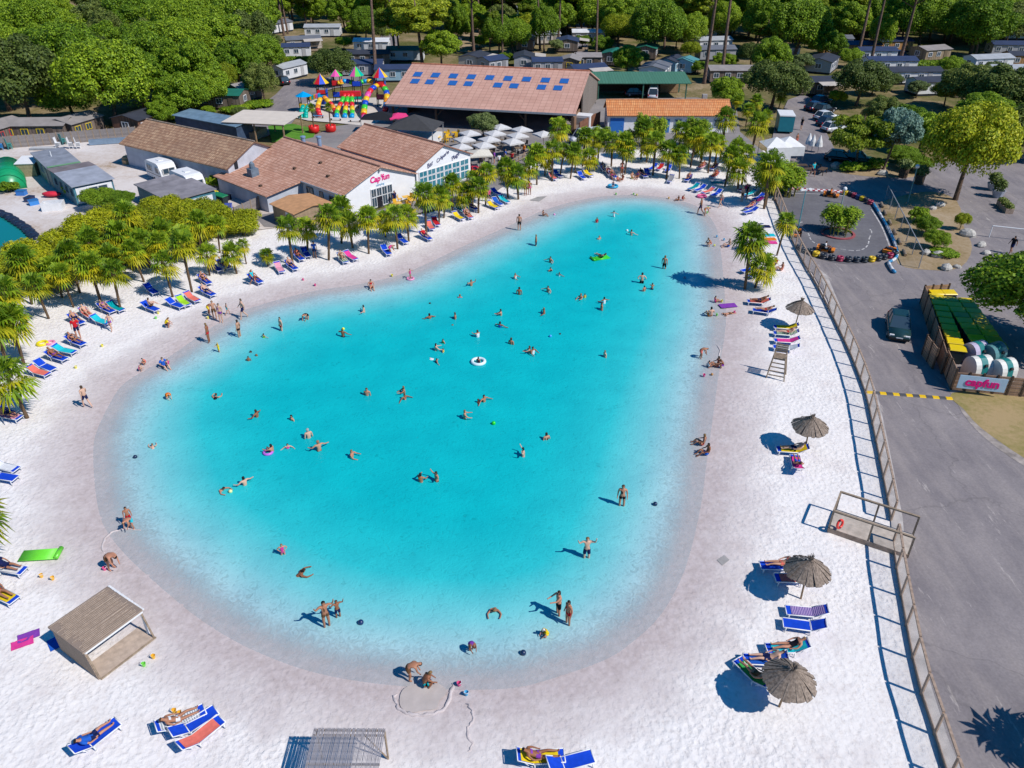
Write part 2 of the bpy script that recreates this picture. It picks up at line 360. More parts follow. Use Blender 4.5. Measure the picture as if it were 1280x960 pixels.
# ripple highlights painted in: noise varies the water's opacity in the shallows
rp = N(n, 'Math', operation='MULTIPLY_ADD'); n.links.new(w3.outputs['Fac'], rp.inputs[0]); rp.inputs[1].default_value = 0.95; rp.inputs[2].default_value = 0.44
rp2 = N(n, 'Math', operation='MULTIPLY'); n.links.new(a3.outputs[0], rp2.inputs[0]); n.links.new(rp.outputs[0], rp2.inputs[1])
cl = N(n, 'Math', operation='MULTIPLY_ADD'); n.links.new(rp2.outputs[0], cl.inputs[0]); cl.inputs[1].default_value = 1.18; cl.inputs[2].default_value = 0.0; cl.use_clamp = True
n.links.new(cl.outputs[0], b.inputs['Alpha'])
sm = N(n, 'Math', operation='ADD'); n.links.new(w1.outputs['Fac'], sm.inputs[0]); n.links.new(w3.outputs['Fac'], sm.inputs[1])
bump(n, b, sm.outputs[0], 0.3, 0.08)
M['water'] = m
wx = np.arange(-45, 26, 0.5); wy = np.arange(15, 110, 0.5); WX, WY = np.meshgrid(wx, wy)
WD = sdist(WX.ravel(), WY.ravel(), SHORE).reshape(WX.shape)
tag(ob('lagoon_water', sheet_mesh('lagoon_water', WX, WY, np.full(WX.shape, WATER_Z), WD[:-1, :-1] > -1.2, M['water'], {'depth': depth_of(WD)})), 'milky turquoise swimming lagoon', kind='structure')

# far ground: needles, dry grass and bare sandy earth, with a hole where the beach basin lies
def ground_mat(name, stops, scale=0.08, fine=2.5, rough=0.95, bmp=0.3):
    m, n, b = newmat(name); co = objcoord(n); a = noise(n, co, scale, 6, 0.65); f = noise(n, co, fine, 4, 0.7)
    mx = N(n, 'Math', operation='MULTIPLY_ADD'); n.links.new(f.outputs['Fac'], mx.inputs[0]); mx.inputs[1].default_value = 0.45; n.links.new(a.outputs['Fac'], mx.inputs[2])
    r = ramp(n, stops, mx.outputs[0]); n.links.new(r.outputs[0], b.inputs['Base Color']); b.inputs['Roughness'].default_value = rough; b.inputs['Specular IOR Level'].default_value = 0.1
    bump(n, b, f.outputs['Fac'], bmp, 0.06); return m
M['ground'] = ground_mat('forest_floor', [(0.45, (0.04, 0.055, 0.015)), (0.62, (0.10, 0.11, 0.03)), (0.76, (0.22, 0.17, 0.085)), (0.92, (0.38, 0.29, 0.19))])
M['asphalt'] = ground_mat('asphalt', [(0.5, (0.29, 0.258, 0.262)), (0.75, (0.35, 0.312, 0.315)), (0.95, (0.43, 0.385, 0.38))], 0.12, 3.0, 0.85, 0.12)
m, n, b = newmat('road_asphalt'); co = objcoord(n)
mp = N(n, 'Mapping'); mp.inputs['Scale'].default_value = (1.0, 0.16, 1.0); mp.inputs['Rotation'].default_value = (0, 0, R(-14)); n.links.new(co, mp.inputs['Vector'])
s1 = noise(n, mp.outputs[0], 0.9, 6, 0.68); s2 = noise(n, co, 0.22, 4, 0.6); s3 = noise(n, co, 9, 3); s4 = noise(n, mp.outputs[0], 1.7, 8, 0.75)
c = ramp(n, [(0.3, (0.185, 0.165, 0.175)), (0.55, (0.245, 0.218, 0.222)), (0.75, (0.30, 0.265, 0.265))], s2.outputs['Fac']).outputs[0]
c = mixc(n, ramp(n, [(0.44, (0, 0, 0)), (0.72, (0.65,) * 3)], s1.outputs['Fac']).outputs[0], c, (0.35, 0.305, 0.29))
c = mixc(n, ramp(n, [(0.60, (0, 0, 0)), (0.66, (0.75,) * 3)], s4.outputs['Fac']).outputs[0], c, (0.46, 0.41, 0.385))
vc = N(n, 'TexVoronoi', Scale=0.11, feature='DISTANCE_TO_EDGE'); wv_ = N(n, 'VectorMath', operation='MULTIPLY_ADD'); n.links.new(s2.outputs['Color'], wv_.inputs[0]); wv_.inputs[1].default_value = (5, 5, 0); n.links.new(co, wv_.inputs[2]); n.links.new(wv_.outputs[0], vc.inputs['Vector'])
c = mixc(n, ramp(n, [(0.0, (0.30,) * 3), (0.010, (0, 0, 0))], vc.outputs['Distance']).outputs[0], c, (0.10, 0.09, 0.09))
c = mixc(n, 0.25, c, s3.outputs['Fac'], 'OVERLAY'); n.links.new(c, b.inputs['Base Color']); b.inputs['Roughness'].default_value = 0.85; b.inputs['Specular IOR Level'].default_value = 0.2; bump(n, b, s3.outputs['Fac'], 0.15, 0.03); M['asphalt'] = m
M['track'] = ground_mat('track_asphalt', [(0.5, (0.12, 0.115, 0.13)), (0.8, (0.17, 0.165, 0.18)), (0.98, (0.24, 0.23, 0.24))], 0.2, 2.0, 0.8, 0.1)
M['paving'] = ground_mat('paving', [(0.5, (0.19, 0.175, 0.18)), (0.75, (0.26, 0.24, 0.235)), (0.95, (0.32, 0.29, 0.28))], 0.2, 4.0)
M['gravel'] = ground_mat('pale_yard', [(0.5, (0.33, 0.23, 0.14)), (0.64, (0.55, 0.47, 0.42)), (0.85, (0.68, 0.63, 0.61))], 0.11, 2.0)
M['drygrass'] = ground_mat('dry_grass', [(0.48, (0.10, 0.15, 0.03)), (0.62, (0.26, 0.22, 0.08)), (0.85, (0.40, 0.29, 0.15))], 0.22, 3.0)
M['earth'] = ground_mat('bare_earth', [(0.5, (0.17, 0.15, 0.06)), (0.66, (0.32, 0.23, 0.13)), (0.9, (0.42, 0.33, 0.23))], 0.2, 3.0)
M['turf'] = ground_mat('turf', [(0.5, (0.06, 0.19, 0.02)), (0.9, (0.13, 0.30, 0.04))], 0.5, 6)
M['padsand'] = ground_mat('play_sand', [(0.5, (0.52, 0.46, 0.40)), (0.9, (0.66, 0.61, 0.56))], 0.3, 3)
HOLE = []
for px_, py_ in BEACH_PX:
    p = g(px_, py_); HOLE.append(p)
cx_ = sum(p.x for p in HOLE) / len(HOLE); cy_ = sum(p.y for p in HOLE) / len(HOLE)
hole = [Vector((cx_ + (p.x - cx_) * 0.94, cy_ + (p.y - cy_) * 0.94, 0)) for p in HOLE]
outer = [Vector(p) for p in ((-900, -60, 0), (900, -60, 0), (900, 1500, 0), (-900, 1500, 0))]
tri = tessellate_polygon([outer, hole]); vv = outer + hole
me = bpy.data.meshes.new('ground'); me.from_pydata([(p.x, p.y, -0.10) for p in vv], [], [tuple(t) for t in tri]); me.materials.append(M['ground'])
bm = bmesh.new(); bm.from_mesh(me); bmesh.ops.recalc_face_normals(bm, faces=bm.faces)
for f in bm.faces:
    if f.normal.z < 0: f.normal_flip()
bm.to_mesh(me); bm.free()
tag(ob('ground', me), 'needle-strewn ground of the holiday park', kind='structure')
def patch(name, pts, z, mat, label, kind='structure', sm=1, thick=0.0):
    P = [g(x, y) for x, y in pts]
    if sm > 1: P = [Vector((q[0], q[1], 0)) for q in smooth_poly([(p.x, p.y) for p in P], sm)]
    t = tessellate_polygon([P]); vs_ = [(p.x, p.y, z) for p in P]; fs = []
    for a, b_, c in t:
        n_ = (P[b_] - P[a]).cross(P[c] - P[a]).z; fs.append((a, b_, c) if n_ > 0 else (a, c, b_))
    if thick:
        k = len(P); vs_ += [(p.x, p.y, z - thick) for p in P]
        fs += [(i, (i + 1) % k, k + (i + 1) % k, k + i) for i in range(k)]
    me = bpy.data.meshes.new(name); me.from_pydata(vs_, [], fs); me.materials.append(mat); me.update()
    return tag(ob(name, me), label, kind=kind)
FENCE_PX = [(1196, 1000), (1168, 920), (1146, 850), (1131, 775), (1117, 692), (1113, 648), (1104, 600), (1092, 540), (1082, 495), (1064, 447), (1043, 402), (1022, 360), (1000, 322), (984, 288), (970, 258)]
patch('road', [(1204, 1030)] + [(x + 7, y) for x, y in FENCE_PX[1:11]] + [(1012, 335), (1075, 333), (1150, 338), (1200, 345), (1280, 345), (1400, 380), (1500, 470), (1285, 490), (1200, 490), (1204, 508), (1240, 545), (1300, 590), (1500, 760), (1600, 1030)], 0.052, M['asphalt'], 'worn grey asphalt road beside the beach fence')
patch('path', [(1183, 1010)] + [(x - 0, y) for x, y in FENCE_PX[1:11]] + [(1022, 335), (1034, 345)] + [(x + 15, y) for x, y in FENCE_PX[10:0:-1]] + [(1220, 1010)], 0.058, plain('pale_concrete', (0.47, 0.43, 0.41), .9, .18, 1.2, bmp=.2), 'pale concrete strip along the fence foot')
patch('drive', [(1000, 322), (985, 288), (968, 250), (960, 200), (968, 160), (985, 125), (1005, 118), (1022, 128), (1030, 160), (1045, 190), (1085, 205), (1160, 205), (1300, 190), (1420, 220), (1420, 345), (1200, 350), (1100, 345), (1012, 340)], 0.044, M['asphalt'], 'grey campsite drive running up between the parked cars')
patch('kart_track', [(972, 252), (990, 240), (1058, 242), (1082, 252), (1100, 272), (1112, 295), (1117, 315), (1105, 325), (1080, 330), (1050, 330), (1018, 322), (1003, 310), (988, 285)], 0.060, M['track'], 'dark asphalt of the little kart track', sm=3)
patch('dry_verge', [(1190, 492), (1285, 488), (1400, 500), (1400, 700), (1330, 610), (1262, 562), (1225, 535), (1204, 512)], 0.066, M['drygrass'], 'sun-dried grass verge beside the road', sm=3)
patch('earth_bed', [(1100, 258), (1125, 246), (1165, 240), (1196, 252), (1205, 285), (1215, 310), (1200, 335), (1160, 338), (1122, 330), (1120, 300)], 0.056, M['earth'], 'bare earth bed with stones and small shrubs', sm=3)
patch('earth_island', [(1035, 212), (1060, 218), (1100, 222), (1140, 222), (1150, 214), (1120, 205), (1085, 205), (1050, 206)], 0.056, M['earth'], 'planted earth island beside the drive', sm=3)
patch('yard', [(-60, 186), (120, 172), (165, 172), (175, 200), (270, 235), (335, 250), (370, 250), (372, 282), (320, 288), (240, 285), (130, 300), (60, 330), (48, 340), (-60, 380)], 0.046, M['gravel'], 'pale gravel service yard')
patch('promenade', [(436, 276), (520, 248), (585, 225), (640, 205), (660, 190), (665, 196), (655, 215), (620, 240), (575, 254), (520, 268), (480, 284), (440, 290), (330, 284), (318, 270), (372, 262)], 0.064, M['paving'], 'grey promenade between the bar and the beach palms')
patch('terrace', [(300, 190), (380, 175), (420, 158), (480, 150), (490, 120), (740, 120), (760, 170), (770, 190), (700, 192), (662, 192), (640, 206), (585, 226), (520, 250), (430, 200)], 0.052, M['paving'], 'grey paved terrace around the hall')
patch('service_court', [(745, 124), (870, 122), (920, 130), (925, 165), (960, 195), (900, 186), (760, 182), (740, 170)], 0.046, M['paving'], 'paved court by the car port')
patch('lane', [(-40, 178), (0, 172), (60, 168)] + [(300, 152), (322, 135), (345, 118), (362, 100), (395, 98), (420, 96), (470, 94), (480, 104), (420, 110), (398, 116), (380, 136), (360, 160), (330, 172), (-40, 186)], 0.040, M['asphalt'], 'asphalt lane curving past the playground')
patch('play_area', [(364, 146), (375, 133), (395, 124), (480, 122), (486, 140), (478, 150), (462, 158), (420, 154), (385, 151)], 0.058, M['padsand'], 'pale sand pad under the playground')
patch('lawn', [(335, 158), (366, 155), (395, 162), (392, 172), (362, 178), (340, 178)], 0.060, M['turf'], 'strip of artificial turf by the canopy')
for i, (pts, lb) in enumerate([([(470, 60), (478, 40), (472, 10), (490, 8), (500, 40), (496, 62)], 'back lane between the holiday homes beyond the playground'),
                          ([(560, 64), (580, 40), (590, 10), (604, 10), (600, 45), (585, 66)], 'back lane by the pines behind the hall'),
                          ([(715, 82), (722, 40), (712, 8), (722, 8), (736, 40), (734, 84)], 'back lane beside the wooden chalets'),
                          ([(870, 70), (872, 20), (884, 20), (890, 70)], 'back lane below the tall pines'),
                          ([(1060, 50), (1180, 84), (1300, 100), (1300, 110), (1170, 96), (1055, 58)], 'back lane among the white holiday homes')]):
    patch('back_lane', pts, 0.03 + 0.002 * i, M['earth'] if i % 2 else M['asphalt'], lb)
patch('gravel_edge', [(1186, 488), (1200, 492), (1212, 510), (1236, 530), (1262, 550), (1300, 575), (1400, 650), (1400, 700), (1320, 612), (1262, 572), (1228, 546), (1206, 522), (1196, 505)], 0.062, plain('crumbled_edge', (0.36, 0.31, 0.28), .9, .3, 1.5), 'crumbled pale gravel edge between road and verge', sm=3)
# pond in the service yard
m, n, b = newmat('pond_water'); co = objcoord(n); b.inputs['Base Color'].default_value = (0.01, 0.20, 0.19, 1); b.inputs['Roughness'].default_value = 0.08
bump(n, b, noise(n, co, 3, 3).outputs['Fac'], 0.2, 0.05); M['pond'] = m
patch('pond_water', [(-60, 255), (-20, 262), (10, 275), (32, 290), (44, 302), (30, 312), (0, 322), (-60, 335)], 0.075, M['pond'], 'deep green water of the small yard pond', sm=3)
edge = [(-60, 253), (-20, 260), (10, 272), (33, 287), (47, 301)]
mb = MB()
for i in range(len(edge) - 1):
    for k in range(3):
        t = k / 3; a = g(edge[i][0] + (edge[i + 1][0] - edge[i][0]) * t, edge[i][1] + (edge[i + 1][1] - edge[i][1]) * t)
        mb.ball((a.x, a.y, 0.2), 0.62, 8, 5, (1, 1, 0.55))
        a = g(edge[i][0] + (edge[i + 1][0] - edge[i][0]) * (t + .17), edge[i][1] + (edge[i + 1][1] - edge[i][1]) * (t + .17)); mb.ball((a.x, a.y, 0.15), 0.62, 8, 5, (1, 1, 0.5))
tag(mb.build('pond_liner', plain('black_liner', (0.02, 0.03, 0.06), 0.35, 0.3, 4), smooth=True), 'black plastic liner bank heaped along the green pond', 'pond liner', kind='stuff')
# ------------------------------------------------------------------ plants: meshes shared by every copy
F = {}
F['oak'] = foliage('oak_leaves', [(0.077, 0.146, 0.010), (0.153, 0.264, 0.015), (0.251, 0.381, 0.020), (0.359, 0.488, 0.026)])
F['oakdark'] = foliage('dark_leaves', [(0.066, 0.098, 0.022), (0.122, 0.170, 0.035), (0.187, 0.238, 0.049), (0.245, 0.290, 0.061)])
F['pine'] = foliage('pine_needles', [(0.086, 0.131, 0.010), (0.173, 0.245, 0.014), (0.286, 0.359, 0.020), (0.402, 0.455, 0.026)])
F['olive'] = foliage('olive_leaves', [(0.101, 0.144, 0.043), (0.187, 0.245, 0.072), (0.302, 0.360, 0.130)])
F['gold'] = foliage('gold_leaves', [(0.129, 0.187, 0.007), (0.259, 0.331, 0.011), (0.389, 0.431, 0.015), (0.489, 0.489, 0.029)])
F['cedar'] = foliage('cedar_needles', [(0.062, 0.133, 0.109), (0.156, 0.265, 0.218), (0.281, 0.406, 0.343)])
F['bamboo'] = foliage('bamboo_leaves', [(0.147, 0.185, 0.007), (0.295, 0.351, 0.009), (0.443, 0.470, 0.015), (0.531, 0.519, 0.019)])
F['lime'] = foliage('lime_leaves', [(0.106, 0.198, 0.011), (0.238, 0.370, 0.020), (0.396, 0.502, 0.026)])
F['palmgreen'] = foliage('palm_fronds', [(0.081, 0.168, 0.010), (0.193, 0.310, 0.014), (0.321, 0.416, 0.020)], 0.2)
F['palmgold'] = foliage('palm_old_fronds', [(0.203, 0.234, 0.009), (0.381, 0.381, 0.011), (0.508, 0.425, 0.015)], 0.2)
def np_mesh(name, V, Q, mats, mi=None):
    me = bpy.data.meshes.new(name); k = Q.shape[1]
    me.vertices.add(len(V)); me.vertices.foreach_set('co', V.astype(np.float32).ravel())
    me.loops.add(Q.size); me.loops.foreach_set('vertex_index', Q.astype(np.int32).ravel())
    me.polygons.add(len(Q)); me.polygons.foreach_set('loop_start', np.arange(0, Q.size, k, dtype=np.int32))
    for m_ in mats: me.materials.append(m_)
    if mi is not None: me.polygons.foreach_set('material_index', mi.astype(np.int32))
    me.update(calc_edges=True); return me
def leaf_cloud(lobes, n, size, rng, aspect=1.7, flat=0.0, shell=(0.55, 1.08), droop=0.0):
    """lobes: (x, y, z, rx, rz); leaves are small folded diamonds facing roughly outwards."""
    L = np.array(lobes); w = L[:, 3] ** 2; pick = rng.choice(len(L), n, p=w / w.sum()); Lp = L[pick]
    d = rng.normal(size=(n, 3)); d /= np.linalg.norm(d, axis=1)[:, None]
    lowdown = (d[:, 2] < -0.35) & (rng.random(n) < 0.6); d[lowdown, 2] *= -1
    r = shell[0] + (shell[1] - shell[0]) * rng.random(n) ** 0.6
    P = Lp[:, :3] + d * r[:, None] * np.stack([Lp[:, 3], Lp[:, 3], Lp[:, 4]], 1)
    nrm = d + rng.normal(size=(n, 3)) * 0.55; nrm[:, 2] += 0.35 + flat; nrm /= np.linalg.norm(nrm, axis=1)[:, None]
    t = rng.normal(size=(n, 3)); t[:, 2] -= droop; t -= nrm * (t * nrm).sum(1)[:, None]; t /= np.linalg.norm(t, axis=1)[:, None]
    bt = np.cross(nrm, t); s = size * (0.6 + 0.8 * rng.random(n))[:, None]
    V = np.stack([P - t * s * aspect * 0.5, P + bt * s * 0.5 - nrm * s * 0.15, P + t * s * aspect * 0.5, P - bt * s * 0.5 - nrm * s * 0.15], 1).reshape(-1, 3)
    return V, np.arange(4 * n).reshape(-1, 4)
TREES = {}
def make_tree(key, kind, h, r, leaf, n, seed, trunk_h, bark, leafsize, nl=16, flat=0.8, aspect=1.6):
    rng = np.random.default_rng(seed); lobes = []; mb = MB(); leafsize *= 0.62; n = int(n * 2.1); nl = int(nl * 1.7)
    ch = h - trunk_h; cz = trunk_h + ch * 0.5
    for i in range(nl):
        if kind == 'pine':
            a = rng.random() * 2 * PI; q = r * (0.15 + 0.75 * rng.random() ** 0.7); zq = trunk_h + ch * (0.25 + 0.65 * rng.random()) * (1 - 0.25 * q / r)
            lr = r * (0.18 + 0.14 * rng.random()); lobes.append((q * math.cos(a), q * math.sin(a), zq, lr, lr * 0.62))
        else:
            a = i * 2.399 + rng.random() * 0.6; u = (i + 0.5) / nl; ph = math.asin(max(-1, min(1, -0.55 + 1.5 * u)))
            lr = r * (0.19 + 0.17 * rng.random()); q = (r - lr * 0.7) * math.cos(ph) * (0.72 + 0.42 * rng.random())
            lobes.append((q * math.cos(a), q * math.sin(a), cz + (ch * 0.5 - lr * 0.5) * math.sin(ph) * flat * (0.85 + 0.3 * rng.random()), lr, lr * 0.8))
    if kind != 'pine': lobes.append((0, 0, cz, r * 0.55, ch * 0.33))
    V, Q = leaf_cloud(lobes, n, leafsize, rng, aspect)
    crown = np_mesh('crown', V, Q, [leaf])
    tr = max(0.10, r * 0.055) if kind != 'pine' else 0.07 + h * 0.013
    lean = rng.normal(0, 0.03, 2)
    top = Vector((lean[0] * h, lean[1] * h, cz if kind != 'pine' else h * 0.93))
    mb.tube([(0, 0, -0.3), (0, 0, 0.3), top * 0.4 + Vector((0.05, 0.03, 0)), top * 0.75, top], [tr * 1.5, tr * 1.1, tr * 0.85, tr * 0.6, tr * 0.25], 8)
    for L in lobes[:9]:
        a = top * (0.62 + 0.25 * rng.random()); e = Vector(L[:3]); mid = (a + e) / 2 + Vector((0, 0, -0.15 * r * 0.2))
        mb.tube([a, mid, e], [tr * 0.4, tr * 0.28, tr * 0.1], 5)
    TREES[key] = (mb.mesh('trunk', M[bark], True), crown, h, r)
make_tree('oak1', 'oak', 12, 6.2, F['oak'], 16500, 1, 0.9, 'bark', 0.36, 26)
make_tree('oak2', 'oak', 11, 5.4, F['oak'], 13500, 2, 0.9, 'bark', 0.36, 22)
make_tree('oak3', 'oak', 12.5, 4.8, F['oak'], 12500, 3, 1.1, 'bark', 0.36, 20)
make_tree('dark1', 'oak', 7.5, 4.4, F['oakdark'], 11000, 4, 1.4, 'bark', 0.28, 20)
make_tree('dark2', 'oak', 9.5, 4.6, F['oakdark'], 11000, 5, 0.9, 'bark', 0.32, 18)
make_tree('olive', 'oak', 6, 2.9, F['olive'], 6500, 6, 1.3, 'bark', 0.24, 14)
make_tree('gold', 'oak', 9.0, 5.4, F['gold'], 12500, 7, 2.4, 'bark', 0.30, 24)
make_tree('leafy', 'oak', 8.0, 4.2, F['oak'], 13000, 8, 1.2, 'bark', 0.26, 22)
make_tree('cedar', 'oak', 6.5, 2.6, F['cedar'], 5200, 9, 2.0, 'pinebark', 0.22, 15, aspect=2.4)
make_tree('roundpine', 'pine', 7.2, 4.3, F['pine'], 9500, 10, 2.6, 'pinebark', 0.26, 26, aspect=2.4)
make_tree('pine1', 'pine', 21, 4.6, F['pine'], 7500, 11, 13.5, 'pinebark', 0.36, 24, aspect=2.2)
make_tree('pine2', 'pine', 19, 3.8, F['pine'], 6000, 12, 13.0, 'pinebark', 0.36, 18, aspect=2.2)
make_tree('pine3', 'pine', 16, 5.2, F['pine'], 11000, 13, 6.0, 'pinebark', 0.36, 28, aspect=2.2)
make_tree('bush', 'oak', 2.6, 1.7, F['lime'], 3000, 14, 0.1, 'bark', 0.17, 12)
make_tree('shrub', 'oak', 1.5, 1.1, F['oak'], 1500, 15, 0.1, 'bark', 0.15, 8)
def tree(key, x, y, h=None, r=None, rz=None, label='', group=None, name=None, tilt=0.0):
    tm, cm, H0, R0 = TREES[key]; p = g(x, y)
    sz = (h or H0) / H0; sr = (r or R0) / R0
    t = thing(name or {'pine1': 'pine_tree', 'pine2': 'pine_tree', 'pine3': 'pine_tree', 'roundpine': 'pine_tree', 'cedar': 'cedar_tree', 'olive': 'olive_tree', 'bush': 'shrub', 'shrub': 'shrub'}.get(key, 'leafy_tree'),
              label, 'shrub' if key in ('bush', 'shrub') else 'tree', (p.x, p.y, -0.05), (x * 7.7 + y * 3.1) % 6.28 if rz is None else rz, group)
    u_ = random.Random(int(x * 17 + y * 29)); e_ = u_.uniform(.84, 1.18); t.scale = (sr * e_, sr / e_, sz)
    t.rotation_euler.x = u_.uniform(-.09, .09) if 'pine' not in key else u_.uniform(-.03, .03)
    if tilt: t.rotation_euler.y = tilt
    ob('trunk', tm, t); ob('crown', cm, t); return t

# windmill palms: fibrous trunk, round head of fan leaves, old leaves hanging golden below
def make_palm(seed, th, rad, nleaf, gold=0.42):
    rng = random.Random(seed); V = []; Fc = []; mi = []
    for i in range(nleaf):
        u = (i + 0.5) / nleaf; el = R(82 - 128 * u + rng.uniform(-9, 9)); az = i * 2.39996 + rng.uniform(-.3, .3)
        out = Vector((math.cos(az) * math.cos(el), math.sin(az) * math.cos(el), math.sin(el)))
        side = Vector((-math.sin(az), math.cos(az), 0)); up = out.cross(side) * -1
        pl = rad * (0.42 + 0.1 * rng.random()); base = Vector((0, 0, th + 0.12 - 0.35 * u)); hub = base + out * pl
        b0 = len(V); V += [base + side * 0.02, base - side * 0.02, hub - side * 0.015, hub + side * 0.015]; Fc.append((b0, b0 + 1, b0 + 2, b0 + 3)); old = 1 if (u > 1 - gold and rng.random() < 0.85) or (u > 0.3 and rng.random() < 0.18) else 0; mi.append(old)
        nb = 13; fl = rad * rng.uniform(0.52, 0.76); tw = rng.uniform(-.3, .3)
        for k in range(nb):
            t = (k / (nb - 1) - 0.5) * R(250) + tw * .3; dirv = out * math.cos(t) + side * math.sin(t)
            L = fl * (1 - 0.25 * abs(t) / R(125)) * rng.uniform(.82, 1.08); mid = hub + dirv * L * 0.6 + up * 0.05 * rad * math.cos(t) + Vector((0, 0, 0.02))
            tip = hub + dirv * L + Vector((0, 0, -0.16 * rad - 0.22 * rad * rng.random())); wv_ = dirv.cross(up).normalized() * L * 0.085
            b0 = len(V); V += [hub, mid + wv_, tip, mid - wv_]; Fc.append((b0, b0 + 1, b0 + 2, b0 + 3)); mi.append(old)
    crown = np_mesh('crown', np.array([tuple(v) for v in V]), np.array(Fc), [F['palmgreen'], F['palmgold']], np.array(mi))
    mb = MB(); prof = []
    for i in range(9):
        z = -0.2 + (th + 0.2) * i / 8; prof.append((rad * 0.068 * (1 + 0.35 * (i / 8)) * (1.12 if i % 2 else 0.95), z))
    mb.lathe(prof, 8); return (mb.mesh('trunk', M['palmbark'], True), crown, th, rad)
PALMS = [make_palm(21 + i, th + .75, 1.3, int(nl * .8), gd) for i, (th, nl, gd) in enumerate([(2.3, 46, .36), (1.6, 36, .5), (2.9, 50, .4), (1.2, 44, .3), (2.4, 32, .45), (2.0, 40, .35), (3.2, 38, .5)])]
def palm(i, x, y, s=1.0, label='', group=None, tilt=0.0):
    tm, cm, th, rad = PALMS[i % len(PALMS)]; p = g(x, y); zb = bed_at(p.x, p.y)
    t = thing('palm_tree', label, 'palm tree', (p.x, p.y, min(zb, 0) - 0.02), (i * 1.7) % 6.28, group); t.scale = (s, s, s * (0.92 + 0.16 * ((i * 37) % 10) / 10))
    r = random.Random(i * 5 + 1); t.rotation_euler.x = r.uniform(-.10, .10); t.rotation_euler.y = r.uniform(-.10, .10) + tilt
    ob('trunk', tm, t); ob('crown', cm, t); return t
def make_clump(seed, leaf, h, r, n, size, stems=14):
    rng = np.random.default_rng(seed); lobes = []
    for i in range(12):
        a = rng.random() * 2 * PI; q = r * 0.75 * math.sqrt(rng.random()); lr = r * (0.35 + 0.2 * rng.random()); lobes.append((q * math.cos(a), q * math.sin(a), h * (0.42 + 0.42 * rng.random()) * (1 - 0.25 * q / r), lr, h * 0.26))
    V, Q = leaf_cloud(lobes, n, size, rng, 3.0, shell=(0.35, 1.1), droop=0.6)
    crown = np_mesh('foliage', V, Q, [leaf]); mb = MB()
    for i in range(stems):
        a = rng.random() * 2 * PI; q = r * 0.7 * math.sqrt(rng.random()); x0, y0 = q * math.cos(a), q * math.sin(a)
        mb.tube([(x0, y0, -0.1), (x0 * 1.05, y0 * 1.05, h * 0.5), (x0 * 1.25, y0 * 1.25, h * 0.85)], [0.035, 0.03, 0.01], 5)
    return (mb.mesh('stems', plain('bamboo_cane', (0.25, 0.22, 0.05), 0.5, 0.2, 6)), crown, h, r)
CLUMP = {'bamboo1': make_clump(31, F['bamboo'], 3.6, 2.4, 13000, 0.085), 'bamboo2': make_clump(32, F['bamboo'], 3.2, 2.2, 12000, 0.085), 'reed': make_clump(33, F['lime'], 4.6, 1.2, 6500, 0.09), 'grass': make_clump(34, F['lime'], 1.0, 1.4, 2000, 0.12)}
def clump(key, x, y, label, h=None, r=None, group=None, name='bamboo'):
    tm, cm, H0, R0 = CLUMP[key]; p = g(x, y); t = thing(name, label, 'bamboo' if name == 'bamboo' else 'shrub', (p.x, p.y, -0.04), (x * 1.3) % 6.28, group)
    t.scale = ((r or R0) / R0,) * 2 + ((h or H0) / H0,); ob('stems', tm, t); ob('foliage', cm, t); return t

# ------------------------------------------------------------------ people: one skinned body per pose, clothes lifted off its surface
def bodymesh(name, J, E, RAD):
    names = list(J); me = bpy.data.meshes.new(name); me.from_pydata([J[k] for k in names], [(names.index(a), names.index(b)) for a, b in E], [])
    o = bpy.data.objects.new(name, me); COL.objects.link(o); md = o.modifiers.new('skin', 'SKIN'); md.use_smooth_shade = True; md.branch_smoothing = 0.3
    sv = me.skin_vertices[0].data
    for i, k in enumerate(names):
        rr = RAD[k.split('.')[0]]; sv[i].radius = rr if isinstance(rr, tuple) else (rr, rr); sv[i].use_root = (k == 'pelvis')
    o.modifiers.new('sub', 'SUBSURF').levels = 1
    dg = bpy.context.evaluated_depsgraph_get(); out = bpy.data.meshes.new_from_object(o.evaluated_get(dg)); out.name = name
    bpy.data.objects.remove(o); out.materials.clear(); out.materials.append(M['skin']); return out
RAD = {'pelvis': (0.155, 0.115), 'spine': (0.135, 0.105), 'chest': (0.165, 0.115), 'neck': 0.055, 'head': (0.085, 0.10), 'top': (0.06, 0.07), 'sho': 0.062, 'elb': 0.042, 'wri': 0.03, 'hand': (0.042, 0.022), 'hip': 0.095, 'knee': 0.062, 'calf': 0.06, 'ank': 0.04, 'toe': (0.045, 0.03)}
EDGES = [('pelvis', 'spine'), ('spine', 'chest'), ('chest', 'neck'), ('neck', 'head'), ('head', 'top')]
for s_ in 'lr':
    EDGES += [('chest', 'sho.' + s_), ('sho.' + s_, 'elb.' + s_), ('elb.' + s_, 'wri.' + s_), ('wri.' + s_, 'hand.' + s_), ('pelvis', 'hip.' + s_), ('hip.' + s_, 'knee.' + s_), ('knee.' + s_, 'calf.' + s_), ('calf.' + s_, 'ank.' + s_), ('ank.' + s_, 'toe.' + s_)]
